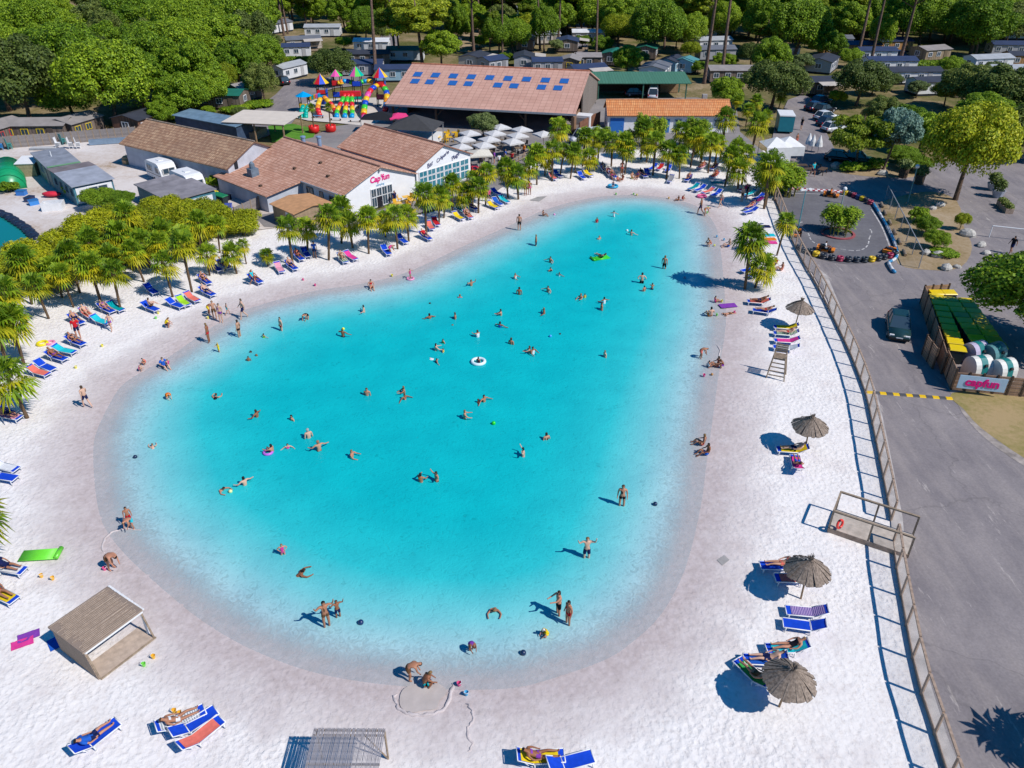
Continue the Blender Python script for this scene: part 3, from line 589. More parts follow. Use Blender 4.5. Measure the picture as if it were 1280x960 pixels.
def pose_joints(kind):
    J = dict(pelvis=(0, 0, .95), spine=(0, 0, 1.13), chest=(0, 0, 1.34), neck=(0, 0, 1.50), head=(.015, 0, 1.62), top=(.01, 0, 1.71))
    def arm(s, sh, el, wr, ha): J['sho.' + s], J['elb.' + s], J['wri.' + s], J['hand.' + s] = sh, el, wr, ha
    def leg(s, hp, kn, an, to):
        J['hip.' + s], J['knee.' + s], J['ank.' + s], J['toe.' + s] = hp, kn, an, to
        a, b = Vector(kn), Vector(an); J['calf.' + s] = tuple(a + (b - a) * 0.35)
    for s, q in (('l', 1), ('r', -1)):
        arm(s, (0, .19 * q, 1.43), (-.03, .24 * q, 1.14), (.05, .26 * q, .90), (.09, .26 * q, .80))
        leg(s, (0, .10 * q, .90), (.02, .11 * q, .50), (0, .11 * q, .08), (.14, .12 * q, .03))
    if kind == 'hips':
        for s, q in (('l', 1), ('r', -1)): arm(s, (0, .19 * q, 1.43), (-.08, .38 * q, 1.22), (.02, .20 * q, 1.06), (.08, .14 * q, 1.04))
    if kind == 'armsup':
        arm('l', (0, .19, 1.44), (.05, .38, 1.42), (.12, .42, 1.66), (.14, .42, 1.76)); arm('r', (0, -.19, 1.44), (.05, -.38, 1.36), (.16, -.45, 1.58), (.2, -.46, 1.68))
    if kind == 'wade':
        arm('l', (0, .19, 1.43), (.05, .40, 1.28), (.26, .52, 1.25), (.35, .54, 1.25)); arm('r', (0, -.19, 1.43), (.02, -.42, 1.30), (.12, -.64, 1.22), (.16, -.73, 1.2))
    if kind == 'reach':
        arm('l', (.02, .19, 1.43), (.22, .24, 1.32), (.46, .22, 1.34), (.55, .2, 1.34)); arm('r', (.02, -.19, 1.43), (.2, -.26, 1.24), (.42, -.22, 1.18), (.51, -.2, 1.17))
    if kind == 'walk':
        leg('l', (0, .10, .90), (.20, .11, .53), (.22, .11, .10), (.35, .12, .06)); leg('r', (0, -.10, .90), (-.06, -.11, .50), (-.34, -.11, .16), (-.24, -.12, .05))
        arm('l', (0, .19, 1.43), (-.14, .25, 1.16), (-.10, .27, .92), (-.07, .27, .83)); arm('r', (0, -.19, 1.43), (.08, -.25, 1.16), (.26, -.25, .98), (.33, -.24, .92))
    if kind == 'sit':
        J.update(pelvis=(0, 0, .13), spine=(-.04, 0, .32), chest=(-.06, 0, .53), neck=(-.03, 0, .69), head=(.0, 0, .80), top=(.0, 0, .89))
        for s, q in (('l', 1), ('r', -1)):
            arm(s, (-.05, .19 * q, .62), (.02, .28 * q, .38), (.26, .22 * q, .38), (.34, .19 * q, .37)); leg(s, (.05, .11 * q, .11), (.43, .15 * q, .36), (.68, .13 * q, .07), (.82, .14 * q, .05))
    if kind == 'crouch':
        J.update(pelvis=(-.10, 0, .34), spine=(-.06, 0, .50), chest=(.08, 0, .68), neck=(.18, 0, .80), head=(.27, 0, .90), top=(.30, 0, .98))
        for s, q in (('l', 1), ('r', -1)):
            arm(s, (.10, .19 * q, .74), (.28, .24 * q, .52), (.46, .15 * q, .34), (.52, .13 * q, .26)); leg(s, (-.06, .11 * q, .33), (.30, .18 * q, .46), (.08, .15 * q, .08), (.22, .16 * q, .03))
    if kind == 'bend':
        J.update(pelvis=(-.12, 0, .88), spine=(.04, 0, .98), chest=(.24, 0, 1.02), neck=(.39, 0, 1.00), head=(.50, 0, .98), top=(.58, 0, .95))
        for s, q in (('l', 1), ('r', -1)):
            arm(s, (.29, .18 * q, .98), (.34, .20 * q, .70), (.44, .14 * q, .47), (.48, .12 * q, .38)); leg(s, (-.10, .10 * q, .84), (.02, .12 * q, .48), (-.06, .12 * q, .08), (.08, .13 * q, .03))
    if kind == 'lie':
        J.update(pelvis=(-.12, 0, .13), spine=(-.28, 0, .21), chest=(-.45, 0, .35), neck=(-.58, 0, .46), head=(-.67, 0, .55), top=(-.73, 0, .61))
        for s, q in (('l', 1), ('r', -1)):
            arm(s, (-.52, .19 * q, .40), (-.30, .30 * q, .24), (-.05, .24 * q, .17), (.04, .22 * q, .16)); leg(s, (-.06, .10 * q, .13), (.33, .12 * q, .20 if q > 0 else .14), (.74, .12 * q, .09), (.80, .13 * q, .19))
    if kind == 'flat':
        J.update(pelvis=(0, 0, .11), spine=(-.18, 0, .11), chest=(-.39, 0, .12), neck=(-.55, 0, .12), head=(-.67, .01, .14), top=(-.76, .01, .14))
        for s, q in (('l', 1), ('r', -1)):
            arm(s, (-.47, .19 * q, .11), (-.52, .42 * q, .08), (-.70, .30 * q, .06), (-.77, .24 * q, .06)); leg(s, (.05, .10 * q, .11), (.45, .12 * q, .09), (.86, .12 * q, .07), (.97, .14 * q, .05))
    if kind == 'swim':
        J.update(pelvis=(-.42, 0, .86), spine=(-.27, 0, .98), chest=(-.10, 0, 1.10), neck=(.03, 0, 1.20), head=(.11, 0, 1.30), top=(.12, 0, 1.39))
        for s, q in (('l', 1), ('r', -1)):
            arm(s, (-.03, .19 * q, 1.14), (.18, .34 * q, 1.12), (.42, .30 * q, 1.14), (.51, .26 * q, 1.15)); leg(s, (-.46, .10 * q, .83), (-.82, .14 * q, .72), (-1.2, .16 * q, .70), (-1.3, .17 * q, .66))
    return J
WEAR = {'shorts': {('pelvis', 'spine'): (-1, .35), ('pelvis', 'hip'): (-1, 2), ('hip', 'knee'): (-1, .5)},
        'briefs': {('pelvis', 'spine'): (-1, .15), ('pelvis', 'hip'): (-1, 2), ('hip', 'knee'): (-1, .12)},
        'bikini_top': {('spine', 'chest'): (.62, 2), ('chest', 'neck'): (-1, .12), ('chest', 'sho'): (-1, .35)},
        'swimsuit': {('pelvis', 'spine'): (-1, 2), ('spine', 'chest'): (-1, 2), ('chest', 'neck'): (-1, .3), ('chest', 'sho'): (-1, .5), ('pelvis', 'hip'): (-1, 2), ('hip', 'knee'): (-1, .08)},
        'shirt': {('pelvis', 'spine'): (-.3, 2), ('spine', 'chest'): (-1, 2), ('chest', 'neck'): (-1, .5), ('chest', 'sho'): (-1, 2), ('sho', 'elb'): (-1, .5)}}
def wear(body, J, E, sel, off, name, mat):
    segs = [(a.split('.')[0], b.split('.')[0], Vector(J[a]), Vector(J[b])) for a, b in E]
    keep = []; hc = Vector(J['head']); upv = (Vector(J['top']) - Vector(J['neck'])).normalized()
    fw = Vector((1, 0, 0)) - upv * upv.x; fw = fw.normalized() if fw.length > .2 else Vector((0, 0, 1))
    if abs(upv.x) > .75: fw = Vector((0, 0, 1)) - upv * upv.z; fw.normalize()
    for p in body.polygons:
        c = p.center; best = None
        for a, b, A, B in segs:
            d = B - A; t = (c - A).dot(d) / d.length_squared; tc = min(1, max(0, t)); q = (c - A - d * tc).length
            if best is None or q < best[0]: best = (q, a, b, t)
        if sel == 'hair':
            if best[2] in ('head', 'top'):
                rel = c - hc
                if rel.dot(upv) > .045 or (rel.dot(fw) < -.01 and rel.dot(upv) > -.09): keep.append(p)
        else:
            lim = WEAR[sel].get((best[1], best[2]))
            if lim and lim[0] <= best[3] <= lim[1]: keep.append(p)
    idx = {}; V = []; Fc = []
    for p in keep:
        f = []
        for i in p.vertices:
            if i not in idx: idx[i] = len(V); v = body.vertices[i]; V.append(tuple(v.co + v.normal * off))
            f.append(idx[i])
        Fc.append(tuple(f))
    me = bpy.data.meshes.new(name); me.from_pydata(V, [], Fc); me.materials.append(mat); me.polygons.foreach_set('use_smooth', [True] * len(Fc)); me.update(); return me
BODY = {}
for kind in ('stand', 'hips', 'armsup', 'wade', 'reach', 'walk', 'sit', 'crouch', 'bend', 'lie', 'flat', 'swim'):
    J = pose_joints(kind); body = bodymesh('person', J, EDGES, RAD); d = {'body': body}
    for w in WEAR: d[w] = wear(body, J, EDGES, w, 0.022 if w == 'shirt' else 0.012, w, M['cloth'])
    d['hair'] = wear(body, J, EDGES, 'hair', 0.016, 'hair', M['hair']); BODY[kind] = d
SKINS = [(0.55, 0.29, 0.19), (0.42, 0.19, 0.11), (0.66, 0.40, 0.29), (0.30, 0.12, 0.06), (0.52, 0.24, 0.15)]
HAIRS = [(0.03, 0.018, 0.012), (0.012, 0.01, 0.01), (0.09, 0.05, 0.025), (0.25, 0.15, 0.06)]
CLOTH = {'black': (0.012, 0.012, 0.02), 'navy': (0.012, 0.02, 0.09), 'red': (0.62, 0.02, 0.03), 'pink': (0.80, 0.06, 0.32), 'blue': (0.02, 0.12, 0.55), 'white': (0.8, 0.8, 0.82), 'yellow': (0.85, 0.62, 0.02),
         'green': (0.05, 0.45, 0.10), 'orange': (0.85, 0.22, 0.03), 'purple': (0.25, 0.06, 0.42), 'teal': (0.0, 0.34, 0.38), 'turquoise': (0.02, 0.55, 0.65), 'brown': (0.16, 0.08, 0.04), 'coral': (0.85, 0.2, 0.15), 'grey': (0.3, 0.3, 0.33), 'lime': (0.4, 0.75, 0.03)}
NP = [0]
def person(kind, loc, rz, label, cloth='shorts', col='navy', s=1.0, group=None, skin=None, hair=None, second=None, name='person'):
    k = NP[0]; NP[0] += 1; B = BODY[kind]
    o = ob(name, B['body'], None, SKINS[(k * 7 + k // 3) % 5] if skin is None else skin); o.location = loc; o.rotation_euler = (0, 0, rz); o.scale = (s, s, s)
    tag(o, label, 'person', group)
    for part in {'shorts': ['shorts'], 'bikini': ['briefs', 'bikini_top'], 'suit': ['swimsuit'], 'dress': ['shirt', 'shorts'], 'briefs': ['briefs']}[cloth]:
        ob({'shirt': 'shirt', 'swimsuit': 'swimsuit'}.get(part, part), B[part], o, CLOTH[second if second and part == 'shorts' else col])
    ob('hair', B['hair'], o, HAIRS[(k * 5 + 1) % 4] if hair is None else hair); return o

# ------------------------------------------------------------------ beach things
fb = MB()
for q in (-1, 1):
    fb.tube([(-.30, .31 * q, .33), (.95, .31 * q, .33), (1.0, .31 * q, .30)], .028, 6)
fb.tube([(1.0, -.31, .31), (1.0, .31, .31)], .028, 6); fb.tube([(-.30, -.31, .33), (-.30, .31, .33)], .025, 6)
LG_FRAME = fb.mesh('frame', M['whitepaint'], True)
lb = MB(); lb.tube([(0, 0, .33), (0.02, 0, .0)], [.032, .028], 6); LG_LEG = lb.mesh('leg', M['whitepaint'], True)
def slingmesh(name, pts, w, t=.018):
    mb = MB(); n_ = len(pts)
    V = [(x, y, z - .02 * (1 - abs(y) / w * 0)) for x, z in pts for y in (-w, -w / 2, 0, w / 2, w)]
    V = [(x, y, z - (.018 if abs(y) < w * .9 else 0)) for x, y, z in V]
    fs = [(i * 5 + j, (i + 1) * 5 + j, (i + 1) * 5 + j + 1, i * 5 + j + 1) for i in range(n_ - 1) for j in range(4)]
    k = len(V); V2 = [(x, y, z - t) for x, y, z in V]; fs2 = [tuple(k + q for q in reversed(f)) for f in fs]
    rim = [j for j in range(5)] + [i * 5 + 4 for i in range(1, n_)] + [(n_ - 1) * 5 + j for j in (3, 2, 1, 0)] + [i * 5 for i in range(n_ - 2, 0, -1)]
    side = [(rim[i], rim[(i + 1) % len(rim)], k + rim[(i + 1) % len(rim)], k + rim[i]) for i in range(len(rim))]
    mb.add(V + V2, fs + fs2 + side); return mb
LG_SEAT = slingmesh('seat', [(-.26, .35), (.1, .345), (.5, .345), (.97, .35)], .29).mesh('seat', M['cloth'])
BACK = [(-.28, .355), (-.50, .47), (-.72, .60), (-.93, .70)]
LG_BACK = slingmesh('backrest', BACK[::-1], .29).mesh('backrest', M['cloth'])
bb = MB()
for q in (-1, 1):
    bb.tube([(-.28, .315 * q, .34), (-.95, .315 * q, .70)], .024, 6); bb.tube([(-.70, .315 * q, .57), (-.50, .33 * q, .33)], .016, 5)
bb.tube([(-.95, -.315, .70), (-.95, .315, .70)], .024, 6); LG_BFR = bb.mesh('backrest_frame', M['whitepaint'], True)
TOWEL = slingmesh('towel', [(-.80, .66), (-.50, .49), (-.24, .372), (.1, .367), (.5, .367), (.75, .37)], .27, .012)
TOWEL = TOWEL.mesh('towel', M['cloth'])
def towelmat(name, c1, c2, scale):
    m, n, b = newmat(name); co = objcoord(n); w = N(n, 'TexWave', Scale=scale, Distortion=2.5); n.links.new(co, w.inputs['Vector'])
    r = ramp(n, [(0.42, c1), (0.55, c2)], w.outputs['Fac']); n.links.new(r.outputs[0], b.inputs['Base Color']); b.inputs['Roughness'].default_value = 0.9; return m
STRIPED = {'striped pink and white': towelmat('pink_stripes', (0.75, 0.55, 0.58), (0.7, 0.08, 0.25), 3.0), 'purple patterned': towelmat('purple_pattern', (0.06, 0.04, 0.25), (0.5, 0.35, 0.6), 4.0), 'green and white striped': towelmat('green_stripes', (0.1, 0.35, 0.1), (0.75, 0.78, 0.7), 3.0), 'grey and white checked': towelmat('grey_checks', (0.3, 0.34, 0.4), (0.7, 0.74, 0.78), 3.0)}
BLUE = (0.01, 0.07, 0.62)
def lounger(x, y, rz, label, group, z=0.0):
    p = g(x, y); t = thing('sun_lounger', label, 'sun lounger', (p.x, p.y, -0.02 + z), rz, group)
    ob('frame', LG_FRAME, t); ob('seat', LG_SEAT, t, BLUE); bk = ob('backrest', LG_BACK, t, BLUE); ob('backrest_frame', LG_BFR, bk)
    for lx in (-.26, .88):
        for q in (-1, 1): l = ob('leg', LG_LEG, t); l.location = (lx, .31 * q, 0)
    return t
def towel_on(x, y, rz, col, label, group='towels on sun loungers'):
    p = g(x, y); me = TOWEL
    if col in STRIPED:
        me = _mc.get('tw' + col)
        if me is None: me = TOWEL.copy(); me.materials.clear(); me.materials.append(STRIPED[col]); _mc['tw' + col] = me
    o = ob('beach_towel', me, None, CLOTH.get(col, (1, 1, 1))); o.location = (p.x, p.y, -0.02); o.rotation_euler = (0, 0, rz); return tag(o, label, 'towel', group)
def ground_towel(x, y, rz, col, label, L=1.7, w=0.85):
    p = g(x, y); mb = MB(); r = random.Random(int(x * 13 + y)); nx, ny = 7, 4
    V = [((i / (nx - 1) - .5) * L, (j / (ny - 1) - .5) * w, 0.015 + r.uniform(0, .03)) for i in range(nx) for j in range(ny)]
    fs = [(i * ny + j, (i + 1) * ny + j, (i + 1) * ny + j + 1, i * ny + j + 1) for i in range(nx - 1) for j in range(ny - 1)]; mb.add(V, fs)
    o = mb.build('beach_towel', STRIPED.get(col, M['cloth']), None, True, CLOTH.get(col, (1, 1, 1))); o.location = (p.x, p.y, -0.01); o.rotation_euler = (0, 0, rz); return tag(o, label, 'towel')
# straw parasol
def make_straw():
    r = random.Random(5); mb = MB(); n_ = 46
    for k in range(n_):
        a0 = 2 * PI * k / n_; a1 = 2 * PI * (k + 1.25) / n_; rr = 1.12 * r.uniform(.95, 1.04); dz = r.uniform(-.015, .02); ze = 1.83 + r.uniform(-.05, .03)
        V = []
        for (q, z) in ((.05, 2.60), (rr * .5, 2.27), (rr, ze)):
            for a in (a0, a1): V.append((q * math.cos(a), q * math.sin(a), z + dz + (.012 if a == a1 else 0)))
        V += [(v[0] * .985, v[1] * .985, v[2] - .035) for v in V]
        mb.add(V, [(0, 2, 3, 1), (2, 4, 5, 3), (7, 9, 8, 6), (9, 11, 10, 8), (4, 10, 11, 5)])
    can = mb.mesh('canopy', plain('thatch', (0.30, 0.235, 0.19), 0.95, 0.3, 9, bmp=0.6))
    mb = MB()
    for k in range(26):
        a = r.uniform(0, 2 * PI); e = Vector((.22 * math.cos(a) * r.uniform(.3, 1), .22 * math.sin(a) * r.uniform(.3, 1), 2.62 + r.uniform(.10, .28)))
        mb.tube([(0, 0, 2.48), (e.x * .4, e.y * .4, 2.6), e], [.035, .03, .012], 4)
    top = mb.mesh('tuft', _mc['thatch']); mb = MB(); mb.tube([(0, 0, -.15), (0, 0, 2.5)], [.05, .045], 8); pole = mb.mesh('pole', M['postwood'], True)
    mb = MB()
    for k in range(8):
        a = 2 * PI * k / 8; mb.tube([(0, 0, 2.44), (1.0 * math.cos(a), 1.0 * math.sin(a), 1.86)], .014, 4)
    return pole, can, top, mb.mesh('ribs', M['postwood'])
STRAW = make_straw()
def straw_parasol(x, y, label, rz, tilt=0.0):
    p = g(x, y); t = thing('straw_parasol', label, 'parasol', (p.x, p.y, 0), rz, 'straw parasols along the beach fence'); t.rotation_euler = (0, tilt, rz)
    ob('pole', STRAW[0], t); c = ob('canopy', STRAW[1], t); ob('tuft', STRAW[2], c); ob('ribs', STRAW[3], c); return t
# ------------------------------------------------------------------ buildings
def frame(A, B):
    d = B - A; return math.atan2(d.y, d.x), d.length
mb = MB(); mb.box((-.5, 0, 0), (.08, .10, 1.08)); mb.box((.5, 0, 0), (.08, .10, 1.08)); mb.box((0, 0, .5), (.92, .10, .08)); mb.box((0, 0, -.5), (.92, .10, .08)); mb.box((0, 0, 0), (.05, .09, .92))
WF = mb.mesh('window', M['paint']); WP = MB().box((0, 0, 0), (.94, .04, .94)).mesh('pane', M['pane']); WPT = MB().box((0, 0, 0), (.94, .04, .94)).mesh('pane', M['tealpane'])
DRF = MB().box((0, 0, 0), (1, .08, 1)).mesh('door', M['paint']); KNB = MB().box((0, 0, 0), (1, 1, 1)).mesh('handle', M['metal'])
def window(par, x, y, z, w, h, rz=0.0, col=(0.75, 0.75, 0.77), teal=False, name='window'):
    o = ob(name, WF, par, col); o.location = (x, y, z); o.rotation_euler = (0, 0, rz); o.scale = (w, 1, h); ob('pane', WPT if teal else WP, o); return o
def door(par, x, y, z0, w, h, rz=0.0, col=(0.3, 0.3, 0.32)):
    o = ob('door', DRF, par, col); o.location = (x, y, z0 + h / 2); o.rotation_euler = (0, 0, rz); o.scale = (w, 1, h)
    k = ob('handle', KNB, o); k.location = (.36, -.06, 0); k.scale = (.06 / w, .06, .05 / h); return o
def lettering(par, txt, loc, rot, size, mat, shear=0.0, off=0.0, name='lettering'):
    c = bpy.data.curves.new(name, 'FONT'); c.body = txt; c.size = size; c.extrude = 0.02; c.offset = off; c.shear = shear; c.align_x = 'CENTER'; c.align_y = 'CENTER'; c.materials.append(mat); c.resolution_u = 3
    o0 = bpy.data.objects.new(name, c); COL.objects.link(o0); dg = bpy.context.evaluated_depsgraph_get(); me = bpy.data.meshes.new_from_object(o0.evaluated_get(dg)); bpy.data.objects.remove(o0)
    o = ob(name, me, par); o.location = loc; o.rotation_euler = rot; return o
T_PINK = tiles('pink_tiles', (0.56, 0.285, 0.19), (0.76, 0.46, 0.34), (0.33, 0.155, 0.105), (0.38, 0.175, 0.115), 1)
T_HALL = tiles('hall_tiles', (0.56, 0.31, 0.24), (0.63, 0.37, 0.29), (0.44, 0.23, 0.17), (0.46, 0.25, 0.19), 0, 0.9, 0.9)
T_BROWN = tiles('brown_tiles', (0.38, 0.205, 0.12), (0.62, 0.40, 0.25), (0.17, 0.09, 0.055), (0.26, 0.15, 0.10), 0)
T_ORANGE = tiles('orange_tiles', (0.66, 0.23, 0.07), (0.78, 0.36, 0.14), (0.36, 0.11, 0.04), (0.55, 0.22, 0.10), 0, 0.5, 0.28)
MAG = plain('magenta_paint', (0.75, 0.01, 0.22), 0.5, 0.03); NAVYP = plain('navy_paint', (0.03, 0.04, 0.16), 0.5, 0.05)

# white club building with magenta sign
A, B = g(432, 272.5), g(521, 244.5); rz, Lw = frame(A, B); Lw = 10.4
t = thing('club_building', 'white club building with magenta lettering on its gable beside the beach', 'building', A, rz)
DC, EV, RG, XR = 18.4, 2.7, 4.6, 5.2
MB().profile([(0, 0), (Lw, 0), (Lw, EV), (XR, RG - .06), (0, EV)], 'y', 0, DC).build('wall', M['white'], t)
w2 = MB().profile([(-4.8, 0), (-.01, 0), (-.01, 2.62), (-4.8, 1.96)], 'y', 7.7, DC - .02).build('wing_wall', M['cladding'], t)
q = 0.12
MB().slab([(XR, -.35, RG + q), (XR, DC + .3, RG + q), (-.35, DC + .3, EV + q - .12), (-.35, -.35, EV + q - .12)], .12).build('roof_slope', T_PINK, t)
MB().slab([(XR + .01, DC + .3, RG + q), (XR + .01, -.35, RG + q), (Lw + .2, -.35, EV + q - .07), (Lw + .2, DC + .3, EV + q - .07)], .12).build('roof_slope', T_PINK, t)
MB().slab([(-.36, 7.3, EV + q - .13), (-.36, DC + .3, EV + q - .13), (-5.15, DC + .3, 2.0 + q - .05), (-5.15, 7.3, 2.0 + q - .05)], .12).build('wing_roof', T_PINK, t)
MB().tube([(XR, -.36, RG + q + .02), (XR, DC + .3, RG + q + .02)], .12, 8).build('ridge_cap', plain('ridge_tile', (0.42, 0.22, 0.16), .8, .2, 4), t)
MB().tube([(-.42, -.3, EV - .02), (-.42, 7.3, EV - .02)], .08, 6).build('gutter', M['metal'], t)
for i, xx in enumerate((4.0, 5.3)): pass
ent = MB().b2(3.7, 6.9, -.06, -.005, 0.1, 2.25).build('entrance_frame', M['whitepaint'], t)
for i in range(4):
    for j in range(2):
        if i == 1 and j == 0: continue
        window(t, 4.1 + i * .78, -.09, .78 + j * 1.06, .70, .95 if j else 1.15, 0, (.78, .78, .8))
door(t, 4.88, -.09, .1, .72, 1.3, 0, (.02, .02, .03))
lettering(t, "Cap'fun", (5.2, -.03, 3.3), (R(90), 0, 0), .92, MAG, 0.15, 0.025)
lettering(t, 'camping', (5.2, -.03, 2.62), (R(90), 0, 0), 0.36, plain('pale_blue_paint', (0.35, 0.55, 0.75), .5, .03), 0.0, 0.0)
MB().lathe([(.10, 0), (.16, .08), (.13, .2), (.03, .28)], 10, (5.2, -.18, 4.15)).build('flood_lamp', M['metal'], t)
for yy, w_, h_, z_ in ((2.0, 1.1, 1.6, 1.15), (4.1, .6, .7, 1.75), (6.3, 1.2, 2.0, 1.1)): window(t, -.05, yy, z_, w_, h_, R(-90), (.25, .2, .17))
ch = MB(); ch.b2(-2.9, -1.9, 13.6, 14.6, 2.0, 3.3); ch.build('chimney_base', plain('lead_grey', (0.15, 0.20, 0.26), .5, .15, 3), t); MB().lathe([(.30, 3.3), (.33, 3.5), (.30, 3.85), (.12, 4.05), (.02, 4.1)], 10, (-2.4, 14.1, 0)).build('vent_cowl', _mc['lead_grey'], t)
for xx, yy in ((5.9, 15.5), (7.2, 14.0)):
    MB().lathe([(.26, 4.0), (.26, 5.0), (.34, 5.05), (.34, 5.2), (.05, 5.3)], 10, (xx, yy, 0)).build('vent_pipe', plain('blue_steel', (0.20, 0.30, 0.45), .4, .1), t)
for xx, yy in ((1.5, 4.6), (1.0, 10.5), (3.0, 8.0), (-3.8, 10.4)):
    zz_ = EV + (RG - EV) * xx / XR + .2 if xx > 0 else 2.3
    MB().box((xx, yy, zz_), (.3, .35, .22)).build('roof_vent', M['darkwood'], t)
# bar with the glazed front
A2 = A + Vector((math.cos(rz), math.sin(rz), 0)) * 10.65
t = thing('beach_bar', 'white bar with glazed front and pink tiled gable roof', 'building', A2, rz)
LB, DB, EV, RG, XR = 9.0, 14.6, 3.15, 5.1, 4.4
MB().profile([(0, 0), (LB, 0), (LB, EV), (XR, RG - .06), (0, EV)], 'y', 0, DB).build('wall', M['white'], t)
MB().slab([(XR, -.3, RG + q), (XR, DB + .3, RG + q), (-.3, DB + .3, EV + q - .12), (-.3, -.3, EV + q - .12)], .12).build('roof_slope', T_PINK, t)
MB().slab([(XR + .01, DB + .3, RG + q), (XR + .01, -.3, RG + q), (LB + .3, -.3, EV + q - .12), (LB + .3, DB + .3, EV + q - .12)], .12).build('roof_slope', T_PINK, t)
MB().tube([(XR, -.3, RG + q + .02), (XR, DB + .3, RG + q + .02)], .12, 8).build('ridge_cap', _mc['ridge_tile'], t)
xs = [.35, 1.7, 3.05, 4.4, 5.75, 7.1, 8.65]
for i in range(6):
    xm, ww = (xs[i] + xs[i + 1]) / 2, xs[i + 1] - xs[i] - .12
    for z_, h_ in ((.75, 1.0), (1.62, .6), (2.35, .62)): window(t, xm, -.05, z_, ww, h_, 0, (.8, .8, .82), True)
lettering(t, 'Bar', (2.2, -.03, 3.2), (R(90), R(-22), 0), .75, NAVYP, .3)
lettering(t, 'Crêperie', (4.3, -.03, 3.75), (R(90), R(-22), 0), .62, NAVYP, .3)
lettering(t, 'Plage', (6.4, -.03, 3.35), (R(90), R(-22), 0), .7, NAVYP, .3)
# small tan hut below the club
A = g(374, 288); B = g(398, 293)
t = thing('garden_hut', 'small tan hut with orange sheet roof beside the white club building', 'hut', g(371, 289), rz - R(2))
MB().profile([(0, 0), (4.6, 0), (4.6, 1.9), (2.3, 2.25), (0, 1.9)], 'y', 0, 4.4).build('wall', plain('tan_boards', (0.32, 0.23, 0.15), .8, .15, 3), t)
MB().slab([(2.3, -.25, 2.38), (2.3, 4.6, 2.38), (-.25, 4.6, 1.99), (-.25, -.25, 1.99)], .07).build('roof_slope', plain('tan_sheet', (0.55, 0.29, 0.14), .7, .12, 2), t)
MB().slab([(2.31, 4.6, 2.38), (2.31, -.25, 2.38), (4.85, -.25, 1.99), (4.85, 4.6, 1.99)], .07).build('roof_slope', _mc['tan_sheet'], t)
door(t, -.05, 1.2, 0, .9, 1.75, R(-90), (.6, .62, .65))
# brown tiled warehouse
A = g(162, 207); rb = R(-33)
t = thing('warehouse', 'long warehouse with weathered brown tiled roof beside two caravans', 'building', A, rb)
MB().profile([(0, 0), (8.6, 0), (8.6, 3), (4.3, 5.0), (0, 3)], 'x', 0, 20.4).build('wall', M['cladding'], t)
MB().slab([(-.4, -.5, 2.95), (20.7, -.5, 2.95), (20.7, 4.3, 5.16), (-.4, 4.3, 5.16)], .14).build('roof_slope', T_BROWN, t)
MB().slab([(20.7, 9.1, 2.95), (-.4, 9.1, 2.95), (-.4, 4.31, 5.16), (20.7, 4.31, 5.16)], .14).build('roof_slope', T_BROWN, t)
MB().tube([(-.4, 4.3, 5.18), (20.7, 4.3, 5.18)], .11, 8).build('ridge_cap', plain('pale_ridge', (0.36, 0.28, 0.22), .8, .3, 3), t)
MB().box((20.45, 1.2, 3.0), (.06, .5, .9)).build('door', M['dark'], t)
# dark low shed and cream canopy behind the warehouse
t = thing('low_shed', 'long low shed with dark blue wall behind the brown warehouse', 'shed', g(222, 164), heading(222, 164, 100, 20))
MB().b2(0, 13.5, 0, 3, 0, 2.3).build('wall', plain('dark_blue_sheet', (0.05, 0.08, 0.14), .5, .2, 1), t); MB().slab([(-.2, -.3, 2.45), (13.7, -.3, 2.45), (13.7, 3.2, 2.75), (-.2, 3.2, 2.75)], .1).build('roof', plain('blue_grey_sheet', (0.16, 0.25, 0.34), .5, .15, 1), t)
t = thing('canopy_shelter', 'cream flat canopy on wooden posts over artificial turf', 'shelter', g(292, 176), heading(292, 176, 70, 4))
MB().slab([(-1.2, -.4, 2.75), (8.6, -.4, 2.8), (8.6, 6.4, 3.05), (-1.2, 6.4, 3.0)], .08).build('canopy', plain('cream_canvas', (0.66, 0.58, 0.50), .8, .05, 1), t)
for xx in (-.8, 3.7, 8.2):
    for yy in (0, 6): MB().box((xx, yy, 1.35), (.16, .16, 2.7)).build('post', M['postwood'], t)
for yy in (0, 6): MB().box((3.7, yy, 2.62), (9.2, .12, .2)).build('beam', M['postwood'], t)
MB().b2(-.6, 3.2, .8, 4.5, 0, 1.1).build('counter', M['wood'], t)
# the great open hall
A, B = g(490, 156), g(716, 170); rh = R(-13.2)
t = thing('open_hall', 'great open hall with pink tiled roof and rows of blue skylights', 'building', A, rh)
LH, EV, RG, YR = 29.0, 3.3, 7.0, 12.6
MB().slab([(-.6, -.9, EV), (LH + .2, -.9, EV), (LH + .2, YR, RG), (-.6, YR, RG)], .18).build('roof_slope', T_HALL, t)
MB().slab([(LH + .2, 26, EV), (-.6, 26, EV), (-.6, YR + .01, RG), (LH + .2, YR + .01, RG)], .18).build('roof_slope', T_HALL, t)
MB().tube([(-.6, YR, RG + .03), (LH + .2, YR, RG + .03)], .14, 8).build('ridge_cap', plain('red_ridge', (0.42, 0.16, 0.10), .8, .2, 3), t)
MB().box((LH / 2, -.92, EV - .10), (LH + .7, .08, .28)).build('fascia', M['metal'], t)
sl = math.atan2(RG - EV, YR + .9)
for row, (y_, xs_) in enumerate(((8.9, [1.6 + 3.02 * i for i in range(9)]), (6.6, [1.9, 4.4, 8.2, 10.8, 15.6, 18.2, 22.6, 25.2]))):
    for x_ in xs_:
        MB().box((0, 0, 0), (1.35, 1.55, .06), 0, sl).build('skylight', M['bluepane'], t, loc=(x_, y_, EV + (y_ + .9) * math.tan(sl) + .05))
